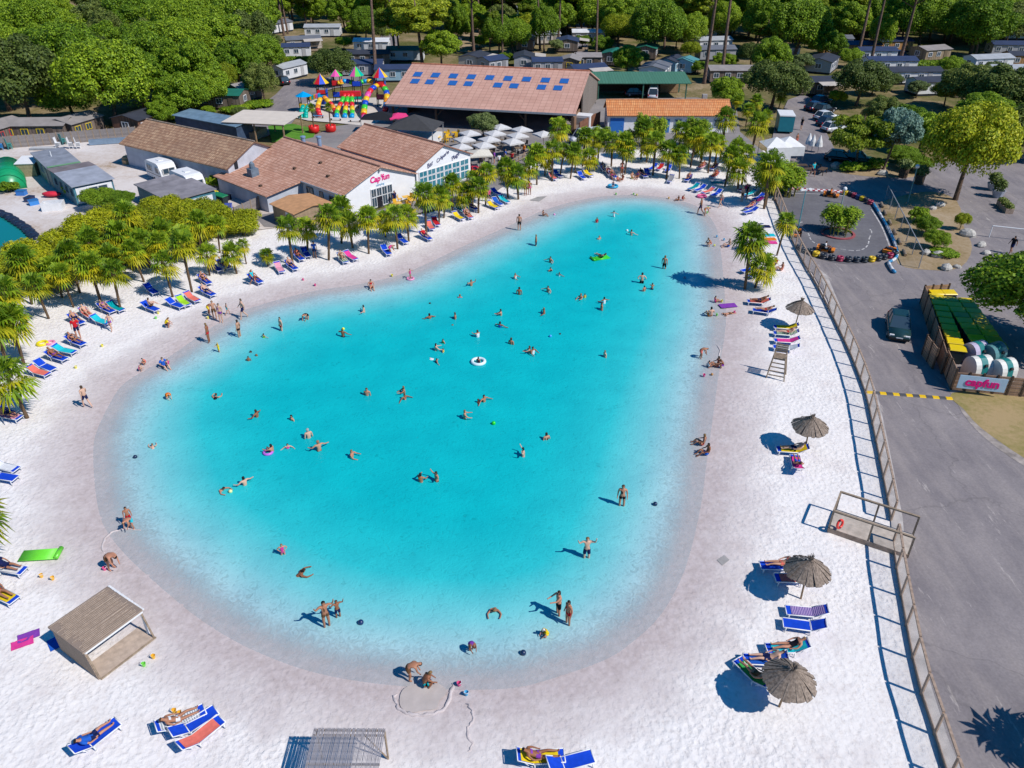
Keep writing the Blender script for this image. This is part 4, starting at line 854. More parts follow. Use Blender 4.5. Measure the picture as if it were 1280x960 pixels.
for x_ in (.3, 7.3, 14.4, 21.5, LH - .4):
    for y_ in (.2, 12.6, 25): MB().box((x_, y_, 1.6 if y_ != 12.6 else 3.4), (.28, .28, 3.2 if y_ != 12.6 else 6.8)).build('column', M['darkwood'], t)
    MB().tube([(x_, .25, 1.6), (x_ + (1.6 if x_ < 20 else -1.6), .25, 3.2)], .07, 6).build('brace', M['darkwood'], t)
MB().b2(-.3, -.1, 8, 25, 0, 4.2).build('side_wall', M['darkwood'], t); MB().b2(0, LH, 25.2, 25.4, 0, 3.3).build('back_wall', M['darkwood'], t)
MB().profile([(8, 0), (25, 0), (25, 3.2), (12.6, 6.75), (8, 5.3)], 'x', LH - .25, LH - .05).build('side_wall', boards('grey_planks', (0.24, 0.2, 0.17), (0.32, 0.27, 0.23), .2, 'y'), t)
MB().b2(LH - .3, LH - .1, .4, 6, 0, 2.6).build('side_wall', boards('brown_planks', (0.30, 0.17, 0.10), (0.36, 0.22, 0.14), .2, 'y'), t)
# white annexe with orange roof
A = g(759, 166); t = thing('annexe', 'white annexe with bright orange tiled roof and blue doors behind palms', 'building', A, 0.0)
MB().b2(0, 18.4, 0, 4.8, 0, 2.6).build('wall', M['white'], t)
MB().slab([(-.2, -.5, 2.62), (18.6, -.5, 2.62), (18.6, 2.5, 4.3), (-.2, 2.5, 4.3)], .14).build('roof_slope', T_ORANGE, t)
MB().slab([(18.6, 5.5, 2.62), (-.2, 5.5, 2.62), (-.2, 2.51, 4.3), (18.6, 2.51, 4.3)], .14).build('roof_slope', T_ORANGE, t)
MB().profile([(0.05, 2.5), (4.75, 2.5), (2.5, 4.15)], 'x', 0.02, 18.38).build('gable', M['white'], t)
MB().tube([(-.2, 2.5, 4.32), (18.6, 2.5, 4.32)], .12, 8).build('ridge_cap', plain('orange_ridge', (0.6, 0.26, 0.12), .8, .2, 3), t)
door(t, 1.4, -.05, 0, 2.1, 2.15, 0, (.03, .17, .55)); door(t, 8.9, -.05, 0, .9, 2.0, 0, (.05, .2, .5))
for x_ in (5.4, 7.6, 10.6, 12.4, 14.4, 16.5): window(t, x_, -.05, 1.45, .95, 1.05, 0, (.35, .45, .55))
MB().box((14.9, 3.2, 4.5), (.7, .7, .9)).build('chimney', M['concrete'], t)
# green car port
A = g(745, 124); t = thing('car_port', 'long car port with green sheet roof behind the annexe', 'car port', A, 0.0)
MB().slab([(-.7, -.6, 2.8), (16.6, -.6, 2.8), (16.6, 6.5, 3.5), (-.7, 6.5, 3.5)], .12).build('roof', boards('green_sheet', (0.06, 0.20, 0.13), (0.08, 0.24, 0.16), .5, 'x', .08), t)
for x_ in (.3, 8.2, 15.8):
    MB().box((x_, -.3, 1.4), (.2, .2, 2.75)).build('post', plain('green_post', (0.05, 0.15, 0.11), .5, .1), t); MB().box((x_, 6.2, 1.6), (.2, .2, 3.3)).build('post', _mc['green_post'], t)
MB().b2(0, 16, 6.3, 6.45, 0, 3.2).build('back_wall', M['darkwood'], t)
MB().b2(12.2, 15.6, 5.6, 6.2, 0, 2.2).build('board_stack', M['postwood'], t)
# wall between hall and annexe
t = thing('yard_wall', 'brown timber yard wall between hall and orange annexe', 'wall', g(724, 172), R(62))
for i in range(5): MB().b2(i * 1.6, i * 1.6 + 1.56, 0, .12, 0, 2.2 + .08 * (i % 2)).build('panel', plain('red_brown_boards', (0.22, 0.10, 0.06), .8, .2, 3), t)
# blue-grey yard sheds
A = g(48, 216); t = thing('site_cabin', 'grey roofed site cabin with stained beige wall in the yard', 'cabin', A, R(-51))
MB().b2(0, 9.0, 0, 3.5, 0, 2.5).build('wall', plain('beige_panels', (0.36, 0.33, 0.30), .7, .18, .8), t); MB().slab([(-.15, -.2, 2.62), (9.1, -.2, 2.62), (9.1, 3.7, 2.68), (-.15, 3.7, 2.68)], .1).build('roof', plain('grey_roof_felt', (0.25, 0.27, 0.32), .7, .15, .8), t)
window(t, 4.4, -.05, 1.6, 1.0, .8, 0, (.3, .4, .45)); door(t, 6.6, -.05, 0.1, .8, 1.9, 0, (.33, .33, .33)); MB().tube([(3.6, 1.5, 2.6), (3.6, 1.5, 3.3)], .06, 6).build('pipe', M['whitepaint'], t); MB().b2(8.6, 9.05, -.1, 3.6, 2.7, 2.76).build('green_flashing', plain('green_felt', (0.16, 0.32, 0.18), .7, .1), t)
a_ = R(-51); A = A + Vector((math.cos(a_), math.sin(a_), 0)) * 9.2
t = thing('site_cabin', 'teal blue walled site cabin with pale grey sloping roof', 'cabin', A, R(-47))
MB().profile([(0, 0), (8.3, 0), (8.3, 2.3), (2.6, 2.6), (0, 2.5)], 'y', 0, 4.4).build('wall', plain('teal_panels', (0.07, 0.20, 0.26), .6, .2, 1), t); MB().slab([(-.1, -.2, 2.62), (2.6, -.2, 2.72), (2.6, 4.6, 2.72), (-.1, 4.6, 2.62)], .08).build('roof', plain('brown_grey_felt', (0.20, 0.17, 0.18), .7, .15, 1), t)
MB().slab([(2.61, -.2, 2.72), (8.6, -.2, 2.42), (8.6, 4.6, 2.42), (2.61, 4.6, 2.72)], .08).build('roof', plain('pale_grey_felt', (0.34, 0.36, 0.42), .6, .15, .8), t)
for x_ in (1.6, 3.6, 5.6, 7.4): window(t, x_, -.05, 1.45, .5, .7, 0, (.05, .12, .16))
MB().b2(8.3, 8.36, .2, 4.2, .3, 2.1).build('front_panel', M['whitepaint'], t); window(t, 8.42, 2.6, 1.4, 2.2, 1.1, R(90))
t = thing('flat_roofed_shed', 'flat roofed teal shed between the bamboo and the caravans', 'shed', g(176, 252), R(-44))
MB().b2(0, 8.6, 0, 5.2, 0, 2.0).build('wall', _mc['teal_panels'], t); MB().slab([(-.2, -.25, 2.1), (8.8, -.25, 2.1), (8.8, 5.4, 2.25), (-.2, 5.4, 2.25)], .1).build('roof', plain('grey_brown_felt', (0.27, 0.25, 0.27), .7, .2, .7), t); MB().b2(8.6, 8.66, .3, 4.8, .2, 1.7).build('front_panel', M['whitepaint'], t); window(t, 8.7, 2.4, 1.1, 1.8, .8, R(90))
# green polytunnel
A = g(14, 238); t = thing('storage_tunnel', 'bright green arched storage tunnel at the edge of the yard', 'tunnel', A, R(-60))
pr = [(1.75 * math.cos(PI * k / 12), 1.9 * math.sin(PI * k / 12)) for k in range(13)]
MB().profile(pr, 'x', -9, 0).build('cover', plain('green_tarp', (0.01, 0.30, 0.12), .35, .1, 2, .5), t, True)
for x_ in (-9, -6, -3, .02): MB().tube([(x_, 1.77 * math.cos(PI * k / 12), 1.92 * math.sin(PI * k / 12)) for k in range(13)], .03, 5).build('hoop', plain('green_hoop', (0.01, 0.22, 0.10), .4, .1), t)
t = thing('tool_shed', 'small shed with pale metal roof behind the green tunnel', 'shed', g(24, 222), R(10))
MB().b2(0, 2.2, 0, 3, 0, 1.7).build('wall', plain('ribbed_beige', (0.33, 0.28, 0.17), .7, .2, 4), t); MB().slab([(-.1, -.1, 1.75), (2.3, -.1, 1.7), (2.3, 3.1, 1.9), (-.1, 3.1, 1.95)], .06).build('roof', M['whitepaint'], t)
# yard fence of weathered boards: panels and posts one by one
def plank_fence(label, p0, p1, n_, h, mat, post, name='board_fence', planks=0):
    A, B = g(*p0), g(*p1); a, L = frame(A, B); t = thing(name, label, 'fence', A, a); w = L / n_
    pm = MB().b2(.05, w - .05, -.03, .03, 0, h).mesh('panel', mat); po = MB().b2(-.06, .06, -.06, .06, -.2, h + .08).mesh('post', post); pk = MB().b2(.06, w - .06, -.025, .025, .02, h / max(1, planks) - .015).mesh('plank', mat) if planks else None
    for i in range(n_ + 1):
        o = ob('post', po, t); o.location = (i * w, 0, 0)
        if i < n_:
            if planks:
                for k in range(planks): o = ob('plank', pk, t); o.location = (i * w, 0.01 * ((i + k) % 2), k * h / planks)
            else: o = ob('panel', pm, t); o.location = (i * w, 0, 0)
    return t
GREYB = boards('silver_boards', (0.25, 0.22, 0.21), (0.36, 0.32, 0.31), .16, 'z')
plank_fence('silvery board fence along the back of the service yard', (-30, 189), (172, 173), 22, 1.7, GREYB, M['wood'])
plank_fence('grey board fence beside the promenade by the tan hut', (295, 276), (325, 262), 3, 1.5, GREYB, M['wood'])
plank_fence('low post and rail barrier in front of the tan hut', (318, 288), (368, 284), 5, 1.0, plain('thin_mesh', (0.35, 0.32, 0.3), .8, .2), M['wood'], 'rail_barrier', 0) if False else None
# ------------------------------------------------------------------ holiday homes behind
def home(x, y, L, w, ang, wall, roof, label, h=2.4, deck=False, pitch=.55, awn=None, name='holiday_home', wc=(.78, .78, .8), wood=False, nw=2):
    p = g(x, y); t = thing(name, label, 'holiday home', (p.x, p.y, -.05), R(ang), 'holiday homes among the trees')
    wm = M['wall'] if not wood else BOARDW
    MB().profile([(-w / 2, .35), (w / 2, .35), (w / 2, h), (0, h + pitch), (-w / 2, h)], 'x', -L / 2, L / 2).build('wall', wm, t, color=wall)
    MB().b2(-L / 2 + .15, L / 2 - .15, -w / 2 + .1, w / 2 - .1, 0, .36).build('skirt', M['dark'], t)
    e = .25; k = pitch / (w / 2)
    for s in (1, -1):
        qd = [(-L / 2 - .2, -s * (w / 2 + e), h - e * k + .05), (L / 2 + .2, -s * (w / 2 + e), h - e * k + .05), (L / 2 + .2, 0, h + pitch + .06), (-L / 2 - .2, 0, h + pitch + .06)]
        if s < 0: qd = [qd[1], qd[0], qd[3], qd[2]]
        MB().slab(qd, .07).build('roof_slope', M['roofsheet'], t, color=roof)
    for i in range(nw):
        xx = -L / 2 + L * (i + .5) / (nw + 1); window(t, xx, -w / 2 - .04, 1.5, 1.0, .85, 0, wc)
    door(t, L / 2 - L * .22, -w / 2 - .04, .38, .85, 1.85, 0, tuple(c * .6 for c in wall)); window(t, -L / 2 - .04, 0, 1.5, 1.2, .9, R(-90), wc); window(t, L / 2 + .04, 0, 1.5, 1.2, .9, R(90), wc)
    if deck:
        MB().b2(L / 2 - 4, L / 2, -w / 2 - 2.4, -w / 2 - .06, .1, .38).build('deck', M['wood'], t)
        for xx in (L / 2 - 3.9, L / 2 - .1): MB().b2(xx - .05, xx + .05, -w / 2 - 2.35, -w / 2 - 2.25, .38, 2.2).build('post', M['wood'], t)
        MB().b2(L / 2 - 4, L / 2, -w / 2 - 2.36, -w / 2 - 2.30, 1.1, 1.2).build('rail', M['wood'], t)
        MB().slab([(L / 2 - 4.2, -w / 2 - 2.6, 2.25), (L / 2 + .1, -w / 2 - 2.6, 2.25), (L / 2 + .1, -w / 2 - .3, 2.5), (L / 2 - 4.2, -w / 2 - .3, 2.5)], .05).build('awning', M['roofsheet'], t, color=awn or (.6, .54, .48))
    return t
m, n, b = newmat('home_boards'); co = objcoord(n); oi = n.nodes.new('ShaderNodeObjectInfo'); sx = N(n, 'SeparateXYZ'); n.links.new(co, sx.inputs[0]); ad_ = N(n, 'Math', operation='ADD'); n.links.new(sx.outputs[0], ad_.inputs[0]); n.links.new(sx.outputs[1], ad_.inputs[1])
mu = N(n, 'Math', operation='MULTIPLY'); n.links.new(ad_.outputs[0], mu.inputs[0]); mu.inputs[1].default_value = 4.5; fl = N(n, 'Math', operation='FLOOR'); n.links.new(mu.outputs[0], fl.inputs[0]); wn = N(n, 'TexWhiteNoise', noise_dimensions='1D'); n.links.new(fl.outputs[0], wn.inputs['W'])
r_ = ramp(n, [(0, (.55, .55, .55)), (1, (1.1, 1.1, 1.1))], wn.outputs[0]); n.links.new(mixc(n, 1.0, oi.outputs['Color'], r_.outputs[0], 'MULTIPLY'), b.inputs['Base Color']); b.inputs['Roughness'].default_value = .8
BOARDW = m
WHT, GRY, TAN, BLU, WOD, HON = (.72, .73, .76), (.38, .38, .41), (.52, .47, .42), (.32, .5, .62), (.20, .15, .12), (.42, .22, .08)
DK, NV, GN, LG_, MG, SV = (.05, .055, .075), (.04, .06, .13), (.02, .17, .12), (.42, .44, .47), (.17, .18, .21), (.33, .30, .29)
homes = [(380, 61, 8, 4, 20, TAN, MG, 'beige holiday home with cream deck awning left of the dark round tree', True), (405, 45, 9, 4, 3, WHT, LG_, 'long white holiday home with pale grey roof behind the beige one', False),
 (347, 40, 8, 4, 60, WHT, MG, 'white holiday home end-on at the edge of the left wood', False), (362, 97, 7, 3.6, 62, WHT, LG_, 'white holiday home beside the hedge on the playground lane', False), (372, 71, 6, 3.2, 10, WHT, NV, 'low white holiday home with dark roof behind the hedge', False),
 (466, 64, 8, 4, 0, WHT, WHT, 'white flat roofed holiday home left of the tall pines', False), (462, 80, 9, 4, 2, WOD, DK, 'dark timber home with black roof behind the play towers', False), (455, 93, 8, 4, 2, GRY, NV, 'grey home with navy roof close behind the play towers', False),
 (508, 75, 8, 4, 2, WHT, GN, 'home with green roof between the pine trunks', False), (500, 100, 9, 4, 2, BLU, NV, 'pale blue mobile home beside the hall roof', False), (594, 84, 6, 5, 70, TAN, DK, 'beige chalet with dark roof and cream awning behind the hall', True), (616, 88, 5, 4, 40, GRY, NV, 'small grey home with blue roof tucked behind the hall ridge', False),
 (617, 40, 6, 4, 60, WHT, DK, 'white tent-like home below the far pines', False), (655, 84, 6, 4, 88, GRY, DK, 'grey chalet with black roof end-on behind the hall', True), (657, 61, 7, 4, 85, WOD, NV, 'dark timber chalet with navy roof beyond the grey one', False), (683, 90, 6, 4, 5, GRY, NV, 'home with blue sheet roof just above the hall ridge', False),
 (683, 54, 6, 4, 15, TAN, LG_, 'cream holiday home by the slim pine trunk', False), (709, 63, 6, 5, 85, WOD, NV, 'dark home with navy roof beside cream awning', True), (713, 88, 5, 4, 80, WOD, SV, 'weathered timber chalet with yellow window surround', False), (735, 84, 5, 4, 0, WOD, SV, 'weathered timber chalet with silver roof and porch', False),
 (735, 52, 8, 3.6, 0, TAN, WHT, 'long home with cream awning strip behind the chalets', False), (733, 99, 7, 4, 20, GRY, NV, 'home with dark blue roof next to the car port', True), (766, 80, 6, 4.5, 70, WOD, GN, 'timber chalet with green roof left of the round olive tree', False), (808, 72, 6, 4.5, 75, WOD, GN, 'timber chalet with green roof right of the round olive tree', False),
 (838, 89, 6, 4, 60, BLU, DK, 'pale blue chalet with dark roof and white windows', False), (856, 90, 4, 4, 60, BLU, (.1, .3, .32), 'small teal roofed annex of the pale blue chalet', False), (818, 98, 7, 5, 70, WHT, MG, 'white home with dark panels on its roof behind the car port', False), (890, 62, 8, 4, 10, WHT, LG_, 'white holiday home with pale roof between tall pine trunks', False),
 (893, 74, 8, 4, 6, GRY, MG, 'grey home with slate roof in front of the pale one', False), (912, 101, 9, 5, 0, WOD, SV, 'weathered barn chalet with silver roof by the dark tree', False), (876, 46, 7, 4, 20, WHT, GN, 'white home with green trim far behind the pines', False),
 (1016, 116, 7, 5, 5, WOD, DK, 'dark timber lodge with black roof and deck above the parked cars', True), (1026, 88, 8, 5, 60, GRY, DK, 'dark roofed lodge behind the timber deck', False), (1060, 68, 13, 4, 0, HON, NV, 'long navy roofed home behind the two pine trunks', False), (1092, 76, 8, 4, 0, WHT, NV, 'white home with navy roof right of the pine trunks', False),
 (1112, 63, 8, 5, 8, HON, NV, 'honey coloured timber lodge with dark roof', False), (1109, 89, 10, 4, 2, WHT, NV, 'long white mobile home, upper of the two by the hedge', False), (1134, 103, 11, 4, 2, WHT, DK, 'long white mobile home, lower of the two by the hedge', False), (1168, 116, 10, 4, 10, WHT, DK, 'white mobile home with dark roof behind the cedar', True),
 (1160, 74, 7, 5, 20, (.32, .24, .15), SV, 'timber hut with silver roof behind clipped hedge', False), (1232, 86, 9, 4, 12, WHT, LG_, 'white home with pale roof at the right edge of the wood', False), (1262, 100, 10, 4, 2, WHT, LG_, 'wide white home with grey roof near the picture edge', False), (1262, 68, 10, 4, -5, GRY, NV, 'navy roofed home beside the far right trees', False), (1278, 82, 8, 4, 0, HON, DK, 'brown home with dark roof at the far right edge', False),
 (1188, 14, 11, 4, 20, WHT, LG_, 'far white home between the top trees', False), (1272, 48, 9, 4, 0, WHT, LG_, 'far white home at the right edge below the trees', False), (1040, 60, 8, 4, 0, WHT, MG, 'white home far behind the navy roofed one', False), (975, 72, 7, 4, 10, WHT, SV, 'pale home half hidden by the big green tree', False),
 (55, 172, 9, 5, 2, WOD, SV, 'weathered timber chalet with silver roof and yellow shutters', False), (98, 168, 6, 5, 70, WOD, SV, 'weathered chalet end-on joined to the yellow shuttered one', False), (2, 176, 6, 5, 75, WOD, SV, 'weathered chalet with red door at the left edge', False), (178, 163, 6, 5, 70, (.22, .10, .06), DK, 'brown chalet with small white windows under the big oak', False), (283, 133, 7, 5, -4, WOD, GN, 'timber chalet with green roof beside sunlit lawn', False), (306, 124, 5, 4, 60, WOD, SV, 'grey shed beside the green roofed chalet', False),
 (192, 30, 8, 4, 10, WHT, SV, 'pale home deep in the left wood', False), (86, 110, 8, 4, 15, WHT, LG_, 'white home glimpsed below the left oaks', False), (420, 16, 12, 5, 3, (.55, .2, .1), (.5, .2, .1), 'terracotta roofed building at the top beyond the homes', False), (690, 22, 8, 4, 5, WHT, LG_, 'distant white home behind slim pines', False), (780, 28, 8, 4, 0, TAN, WHT, 'distant cream home behind the big oak', False), (560, 22, 8, 4, 5, WHT, LG_, 'distant white home beyond the pine group', False), (640, 20, 9, 4, 0, BLU, LG_, 'distant pale blue home at the top centre', False), (1215, 28, 10, 4, 8, GRY, LG_, 'distant grey home among the right trees', False), (1100, 20, 9, 4, 0, WHT, SV, 'distant white home between the right pines', False)]
for h_ in homes:
    home(*h_[:7], h_[7], deck=h_[8], wood=h_[5] in (WOD, HON, (.32, .24, .15), (.22, .10, .06)), wc=(.75, .55, .03) if 'yellow' in h_[7] else ((.6, .05, .05) if 'red door' in h_[7] else (.78, .78, .8)), nw=3 if h_[2] > 8.5 else 2)
# ------------------------------------------------------------------ trees and palms where they stand
singles = [('oak1', 146, 158, 13.2, 6.8, 'big bright green oak behind the board fence, above the yellow shuttered chalet'), ('dark2', 40, 160, 14, 6.2, 'tall dull green tree at the left edge behind the yard'),
 ('oak2', 243, 128, 11, 5.2, 'rounded green oak left of the green roofed chalet'), ('oak2', 196, 122, 12, 5, 'green oak between the two largest on the left'), ('dark2', 128, 62, 11, 6, 'grey green tree rising behind the big left oak'), ('dark2', 318, 88, 12, 5.5, 'olive grey tree right of the left wood'), ('dark2', 332, 128, 7, 2.6, 'slim grey tree beside the playground lane'),
 ('oak3', 292, 92, 12, 5, 'green tree above the green roofed chalet'), ('oak2', 205, 160, 4.5, 2.6, 'low rounded green tree at the corner of the warehouse'), ('gold', 284, 122, 6, 2.4, 'small yellow green tree in front of the green roof'),
 ('dark1', 418, 106, 6.8, 4.4, 'dark round evergreen behind the play towers'), ('oak2', 392, 34, 9, 4.5, 'bright green tree behind the white holiday homes'), ('oak3', 552, 84, 8, 3.4, 'bright green tree right of the great pine behind the hall'), ('pine3', 528, 82, 14.5, 6.4, 'great spreading pine standing behind the hall roof'), ('pine3', 500, 76, 13, 4.6, 'pine with dense crown left of the great one'), ('pine1', 470, 96, 24, 4.5, 'tall leaning pine beside the play towers'),
 ('pine2', 494, 70, 20, 3.4, 'slim pine close behind the tall leaning one'), ('oak3', 784, 96, 6.4, 2.9, 'round grey green tree behind the car port'), ('oak1', 818, 70, 12.5, 6.2, 'big bright green oak above the car port'), ('oak2', 772, 52, 11, 5.2, 'darker oak left of the big one above the car port'), ('dark1', 964, 136, 7.8, 5.0, 'dark rounded evergreen at the head of the drive'), ('oak2', 905, 136, 5.5, 2.9, 'light green tree at the end of the orange roof'),
 ('oak1', 992, 74, 13, 6.0, 'large green tree behind the dark evergreen on the drive'), ('oak2', 945, 62, 12, 5, 'green tree between pines left of the large one'), ('dark1', 1070, 132, 7.6, 4.6, 'dark evergreen right of the parked cars'), ('roundpine', 1069, 208, 7.0, 4.3, 'umbrella pine with curved trunk on the earth island'), ('cedar', 1103, 214, 8.4, 2.7, 'blue cedar on a leaning trunk by the drive'), ('gold', 1194, 250, 11.2, 5.4, 'yellow green tree casting shade over the parking'),
 ('leafy', 1290, 438, 8.2, 5.0, 'leafy green tree overhanging the yellow lidded bins'), ('dark2', 1250, 152, 9, 5.4, 'dark tree behind the yellow green one'), ('dark2', 1205, 140, 8, 4.6, 'dark green tree left behind the yellow green one'), ('oak2', 1148, 190, 5.6, 3.2, 'green thicket tree right of the blue cedar'), ('oak2', 1128, 176, 5.5, 2.8, 'green thicket tree behind the blue cedar'), ('dark2', 1098, 164, 5.5, 3.0, 'dull green tree behind the umbrella pine'), ('oak1', 95, 152, 9, 4.6, 'green oak left of the biggest one, over the silver roof'), ('oak2', 232, 150, 7.5, 4.2, 'green oak right of the biggest one, over the brown chalet'), ('dark2', 12, 138, 12, 5.5, 'grey green tree at the left edge behind the tall dull one'), ('oak2', 262, 138, 7, 3.6, 'green tree left beside the green roofed chalet'), ('oak1', 70, 122, 12, 6, 'broad oak in the middle of the left wood'), ('oak3', 180, 138, 10, 5, 'green oak behind the brown chalet'), ('oak2', 300, 112, 9, 4.4, 'green tree behind the green roofed chalet'), ('pine3', 545, 66, 13, 5, 'bright pine right of the great one'), ('pine3', 862, 52, 14, 5, 'bright pine left of the two tall trunks'), ('pine3', 935, 48, 15, 5.4, 'bright pine above the barn chalet'), ('pine3', 1052, 50, 14, 5, 'bright pine above the navy roofed home'), ('oak1', 1040, 40, 13, 6.5, 'big bright oak at the top behind the navy roof'), ('pine3', 735, 34, 14, 4.8, 'bright pine above the long cream awning'), ('pine3', 655, 34, 14, 4.8, 'bright pine above the grey chalet'), ('oak1', 850, 44, 13, 6, 'big oak right of the bright one above the car port'), ('oak2', 700, 46, 9, 4, 'green tree over the dark navy home'), ('oak2', 1180, 52, 12, 6, 'big oak between the broad ones at the right'), ('oak2', 960, 98, 8, 4.2, 'green tree just behind the dark evergreen on the drive'), ('oak2', 1030, 76, 7, 3.4, 'green tree beside the dark roofed lodge'), ('oak3', 432, 40, 10, 4.4, 'green tree right of the long white home'), ('oak3', 335, 100, 9, 3.4, 'narrow green tree left of the white home on the lane'), ('dark2', 1285, 200, 8, 5, 'dark tree at the right edge above the parking'), ('dark1', 1300, 150, 8, 5.5, 'dark tree at the right edge behind the parking trees'), ('oak2', 1225, 165, 6, 4, 'green tree behind the crown of the yellow green one'), ('olive', 605, 174, 3.9, 2.3, 'round olive tree in front of the hall by white parasols'),
 ('pine1', 1071, 76, 22, 4.4, 'tall pine with bare trunk, left of the pair above white homes'), ('pine2', 1088, 80, 21, 4.0, 'tall leaning pine, right of the pair above white homes'), ('oak1', 1148, 62, 13, 6, 'broad green oak beside the honey timber lodge'), ('oak1', 1212, 70, 13, 7, 'broad green oak over the silver roofed hut'), ('dark2', 1252, 62, 11, 6, 'grey green tree right of the broad oak'), ('pine1', 745, 80, 24, 4, 'tall bare pine trunk beside the timber chalets'), ('pine1', 880, 104, 25, 4.5, 'tall pine, left of two trunks by the barn chalet'), ('pine2', 902, 96, 24, 4, 'tall pine, right of two trunks by the barn chalet'),
 ('pine2', 675, 62, 20, 3.6, 'slim pine left of the cream holiday home'), ('pine2', 600, 44, 20, 3.6, 'slim pine above the back lane'), ('pine2', 628, 70, 18, 3.2, 'slim pine trunk behind the hall skylights'), ('pine3', 384, 36, 13, 4.5, 'tall pine above the beige holiday home'), ('pine1', 355, 44, 22, 4, 'tall bare trunk at the edge of the left wood'), ('pine2', 578, 40, 19, 3.5, 'slim pine left of the back lane')]
for k, x, y, h, r, lb in singles: tree(k, x, y, h, r, label=lb, tilt={'blue cedar on a leaning trunk by the drive': 0.12}.get(lb, 0))
# the wood: rows of trees going back, each its own
rr = random.Random(77); woods = []
for (x0, x1, y0, y1, n_, zone, keys) in [(-30, 330, 8, 128, 56, 'the left wood', ['oak1', 'oak2', 'oak3', 'oak2', 'dark2', 'oak1']), (330, 640, 2, 44, 36, 'the tree line above the playground', ['pine3', 'pine2', 'oak3', 'pine3', 'oak2', 'oak1']),
                                   (620, 960, 2, 50, 46, 'the tree line above the hall and car port', ['pine3', 'oak2', 'pine2', 'oak1', 'oak3', 'oak2', 'dark2']), (950, 1310, 2, 56, 56, 'the tree line above the white homes', ['oak1', 'oak2', 'gold', 'pine3', 'oak3', 'dark2'])]:
    L = []
    for i in range(n_):
        for tries in range(20):
            x = rr.uniform(x0, x1); y = rr.uniform(y0, y1)
            if zone == 'the left wood' and x > 150 and 100 < y: y = rr.uniform(y0, 95)
            if all(abs(x - a) * 1.0 + abs(y - b) * 1.8 > 21 for a, b in woods): break
        woods.append((x, y)); L.append((x, y, rr.choice(keys)))
    L.sort()
    for i, (x, y, k) in enumerate(L):
        tree(k, x, y, TREES[k][2] * rr.uniform(.8, 1.12), TREES[k][3] * rr.uniform(.85, 1.15), label=f"{'pine' if 'pine' in k else 'leafy'} tree, {nth(i)} from the left in {zone}", group='trees of ' + zone)
L = []
HX = [(h_[0], h_[1]) for h_ in homes]
for i in range(700):
    if len(L) >= 62: break
    x = rr.uniform(560, 1300) if rr.random() < .8 else rr.uniform(335, 470); y = rr.uniform(26, 74)
    if all(abs(x - a) > 9 or not (-3 < y - b < 9) for a, b in HX) and all(abs(x - a) + 1.6 * abs(y - b) > 15 for a, b, _ in L): L.append((x, y, rr.choice(['oak2', 'oak3', 'pine3', 'oak1', 'dark1', 'leafy', 'pine2', 'gold'])))
L.sort()
for i, (x, y, k) in enumerate(L): tree(k, x, y, rr.uniform(6.5, 10.5) if k != 'pine2' else 17, rr.uniform(2.8, 4.4), label=f"{'pine' if 'pine' in k else 'leafy'} tree, {nth(i)} from the left among the holiday homes", group='trees among the holiday homes')
# far wood that reads as one mass to the horizon
rngf = np.random.default_rng(5); V = []; 
NB = 520; lob = []
for i in range(NB):
    Y = rngf.uniform(300, 620); X = rngf.uniform(-1, 1) * (Y * 0.72 + 30); hh_ = rngf.uniform(8, 15); rad = rngf.uniform(4, 7.5); lob.append((X, Y, hh_ * 0.62, rad, hh_ * 0.42)); 
    for q_ in range(2): lob.append((X + rngf.normal(0, 3), Y + rngf.normal(0, 3), hh_ * rngf.uniform(.4, .85), rad * .6, rad * .5))
V, Q = leaf_cloud(lob, 120000, 0.95, rngf, 1.4); tag(ob('far_wood', np_mesh('far_wood', V, Q, [F['oak']])), 'distant wood beyond the holiday homes', kind='stuff')
# understory between homes
us = [(340, 62, 3.5, 2.4), (430, 62, 3, 2.2), (445, 46, 4, 2.6), (478, 52, 4, 2), (520, 100, 2, 1.6), (560, 58, 3, 2.2), (600, 60, 3, 2.2), (633, 80, 2.5, 1.8), (695, 66, 3, 2), (665, 38, 4, 3), (705, 34, 4, 3), (728, 60, 3, 2), (752, 66, 4, 2.4), (800, 82, 3, 2), (862, 76, 4, 2.4), (872, 92, 2.6, 2), (905, 84, 3, 2.6), (938, 84, 5, 3), (1060, 84, 4, 2.6), (1110, 112, 3, 2.4), (1090, 118, 3.6, 2.6), (1145, 122, 3, 2.2), (1185, 96, 4, 2.6), (1205, 108, 4, 3), (1228, 112, 4.5, 3), (1255, 122, 4.5, 3.4), (1278, 130, 5, 3.5), (1280, 170, 5, 3.5), (1240, 96, 3, 2), (1180, 132, 4, 2.6), (350, 84, 2.5, 1.8), (302, 148, 1.8, 1.6), (260, 144, 1.6, 1.4), (1044, 132, 2.6, 1.6), (845, 60, 4, 3), (1000, 92, 4, 2.6)]
us.sort()
for i, (x, y, h, r) in enumerate(us): tree(['oak2', 'dark1', 'olive', 'gold', 'leafy'][i % 5], x, y, h, r, label=f'low shrubby tree, {nth(i)} from the left between the holiday homes', group='shrubby trees between the homes')
# hedges
for i, (x, y, L, h, d, a, lb) in enumerate([(373, 82, 7, 1.9, 1.6, 4, 'clipped dark hedge beside the playground lane'), (1155, 86, 9, 1.7, 2.6, 4, 'clipped hedge below the silver roofed timber hut'), (578, 38, 4, 1.6, 1.4, 0, 'clipped hedge on the back lane by the pines')]):
    p = g(x, y); rng = np.random.default_rng(40 + i); t = thing('hedge', lb, 'hedge', (p.x, p.y, 0), R(a))
    lob = [(-L / 2 + L * (k + .5) / 12, rng.normal(0, .1), h * .5, d * .5, h * .5) for k in range(12)]; V, Q = leaf_cloud(lob, 5000, .2, rng, 1.4); ob('foliage', np_mesh('foliage', V, Q, [F['oak']]), t); MB().b2(-L / 2, L / 2, -d * .3, d * .3, 0, h * .7).build('twigs', M['bark'], t)
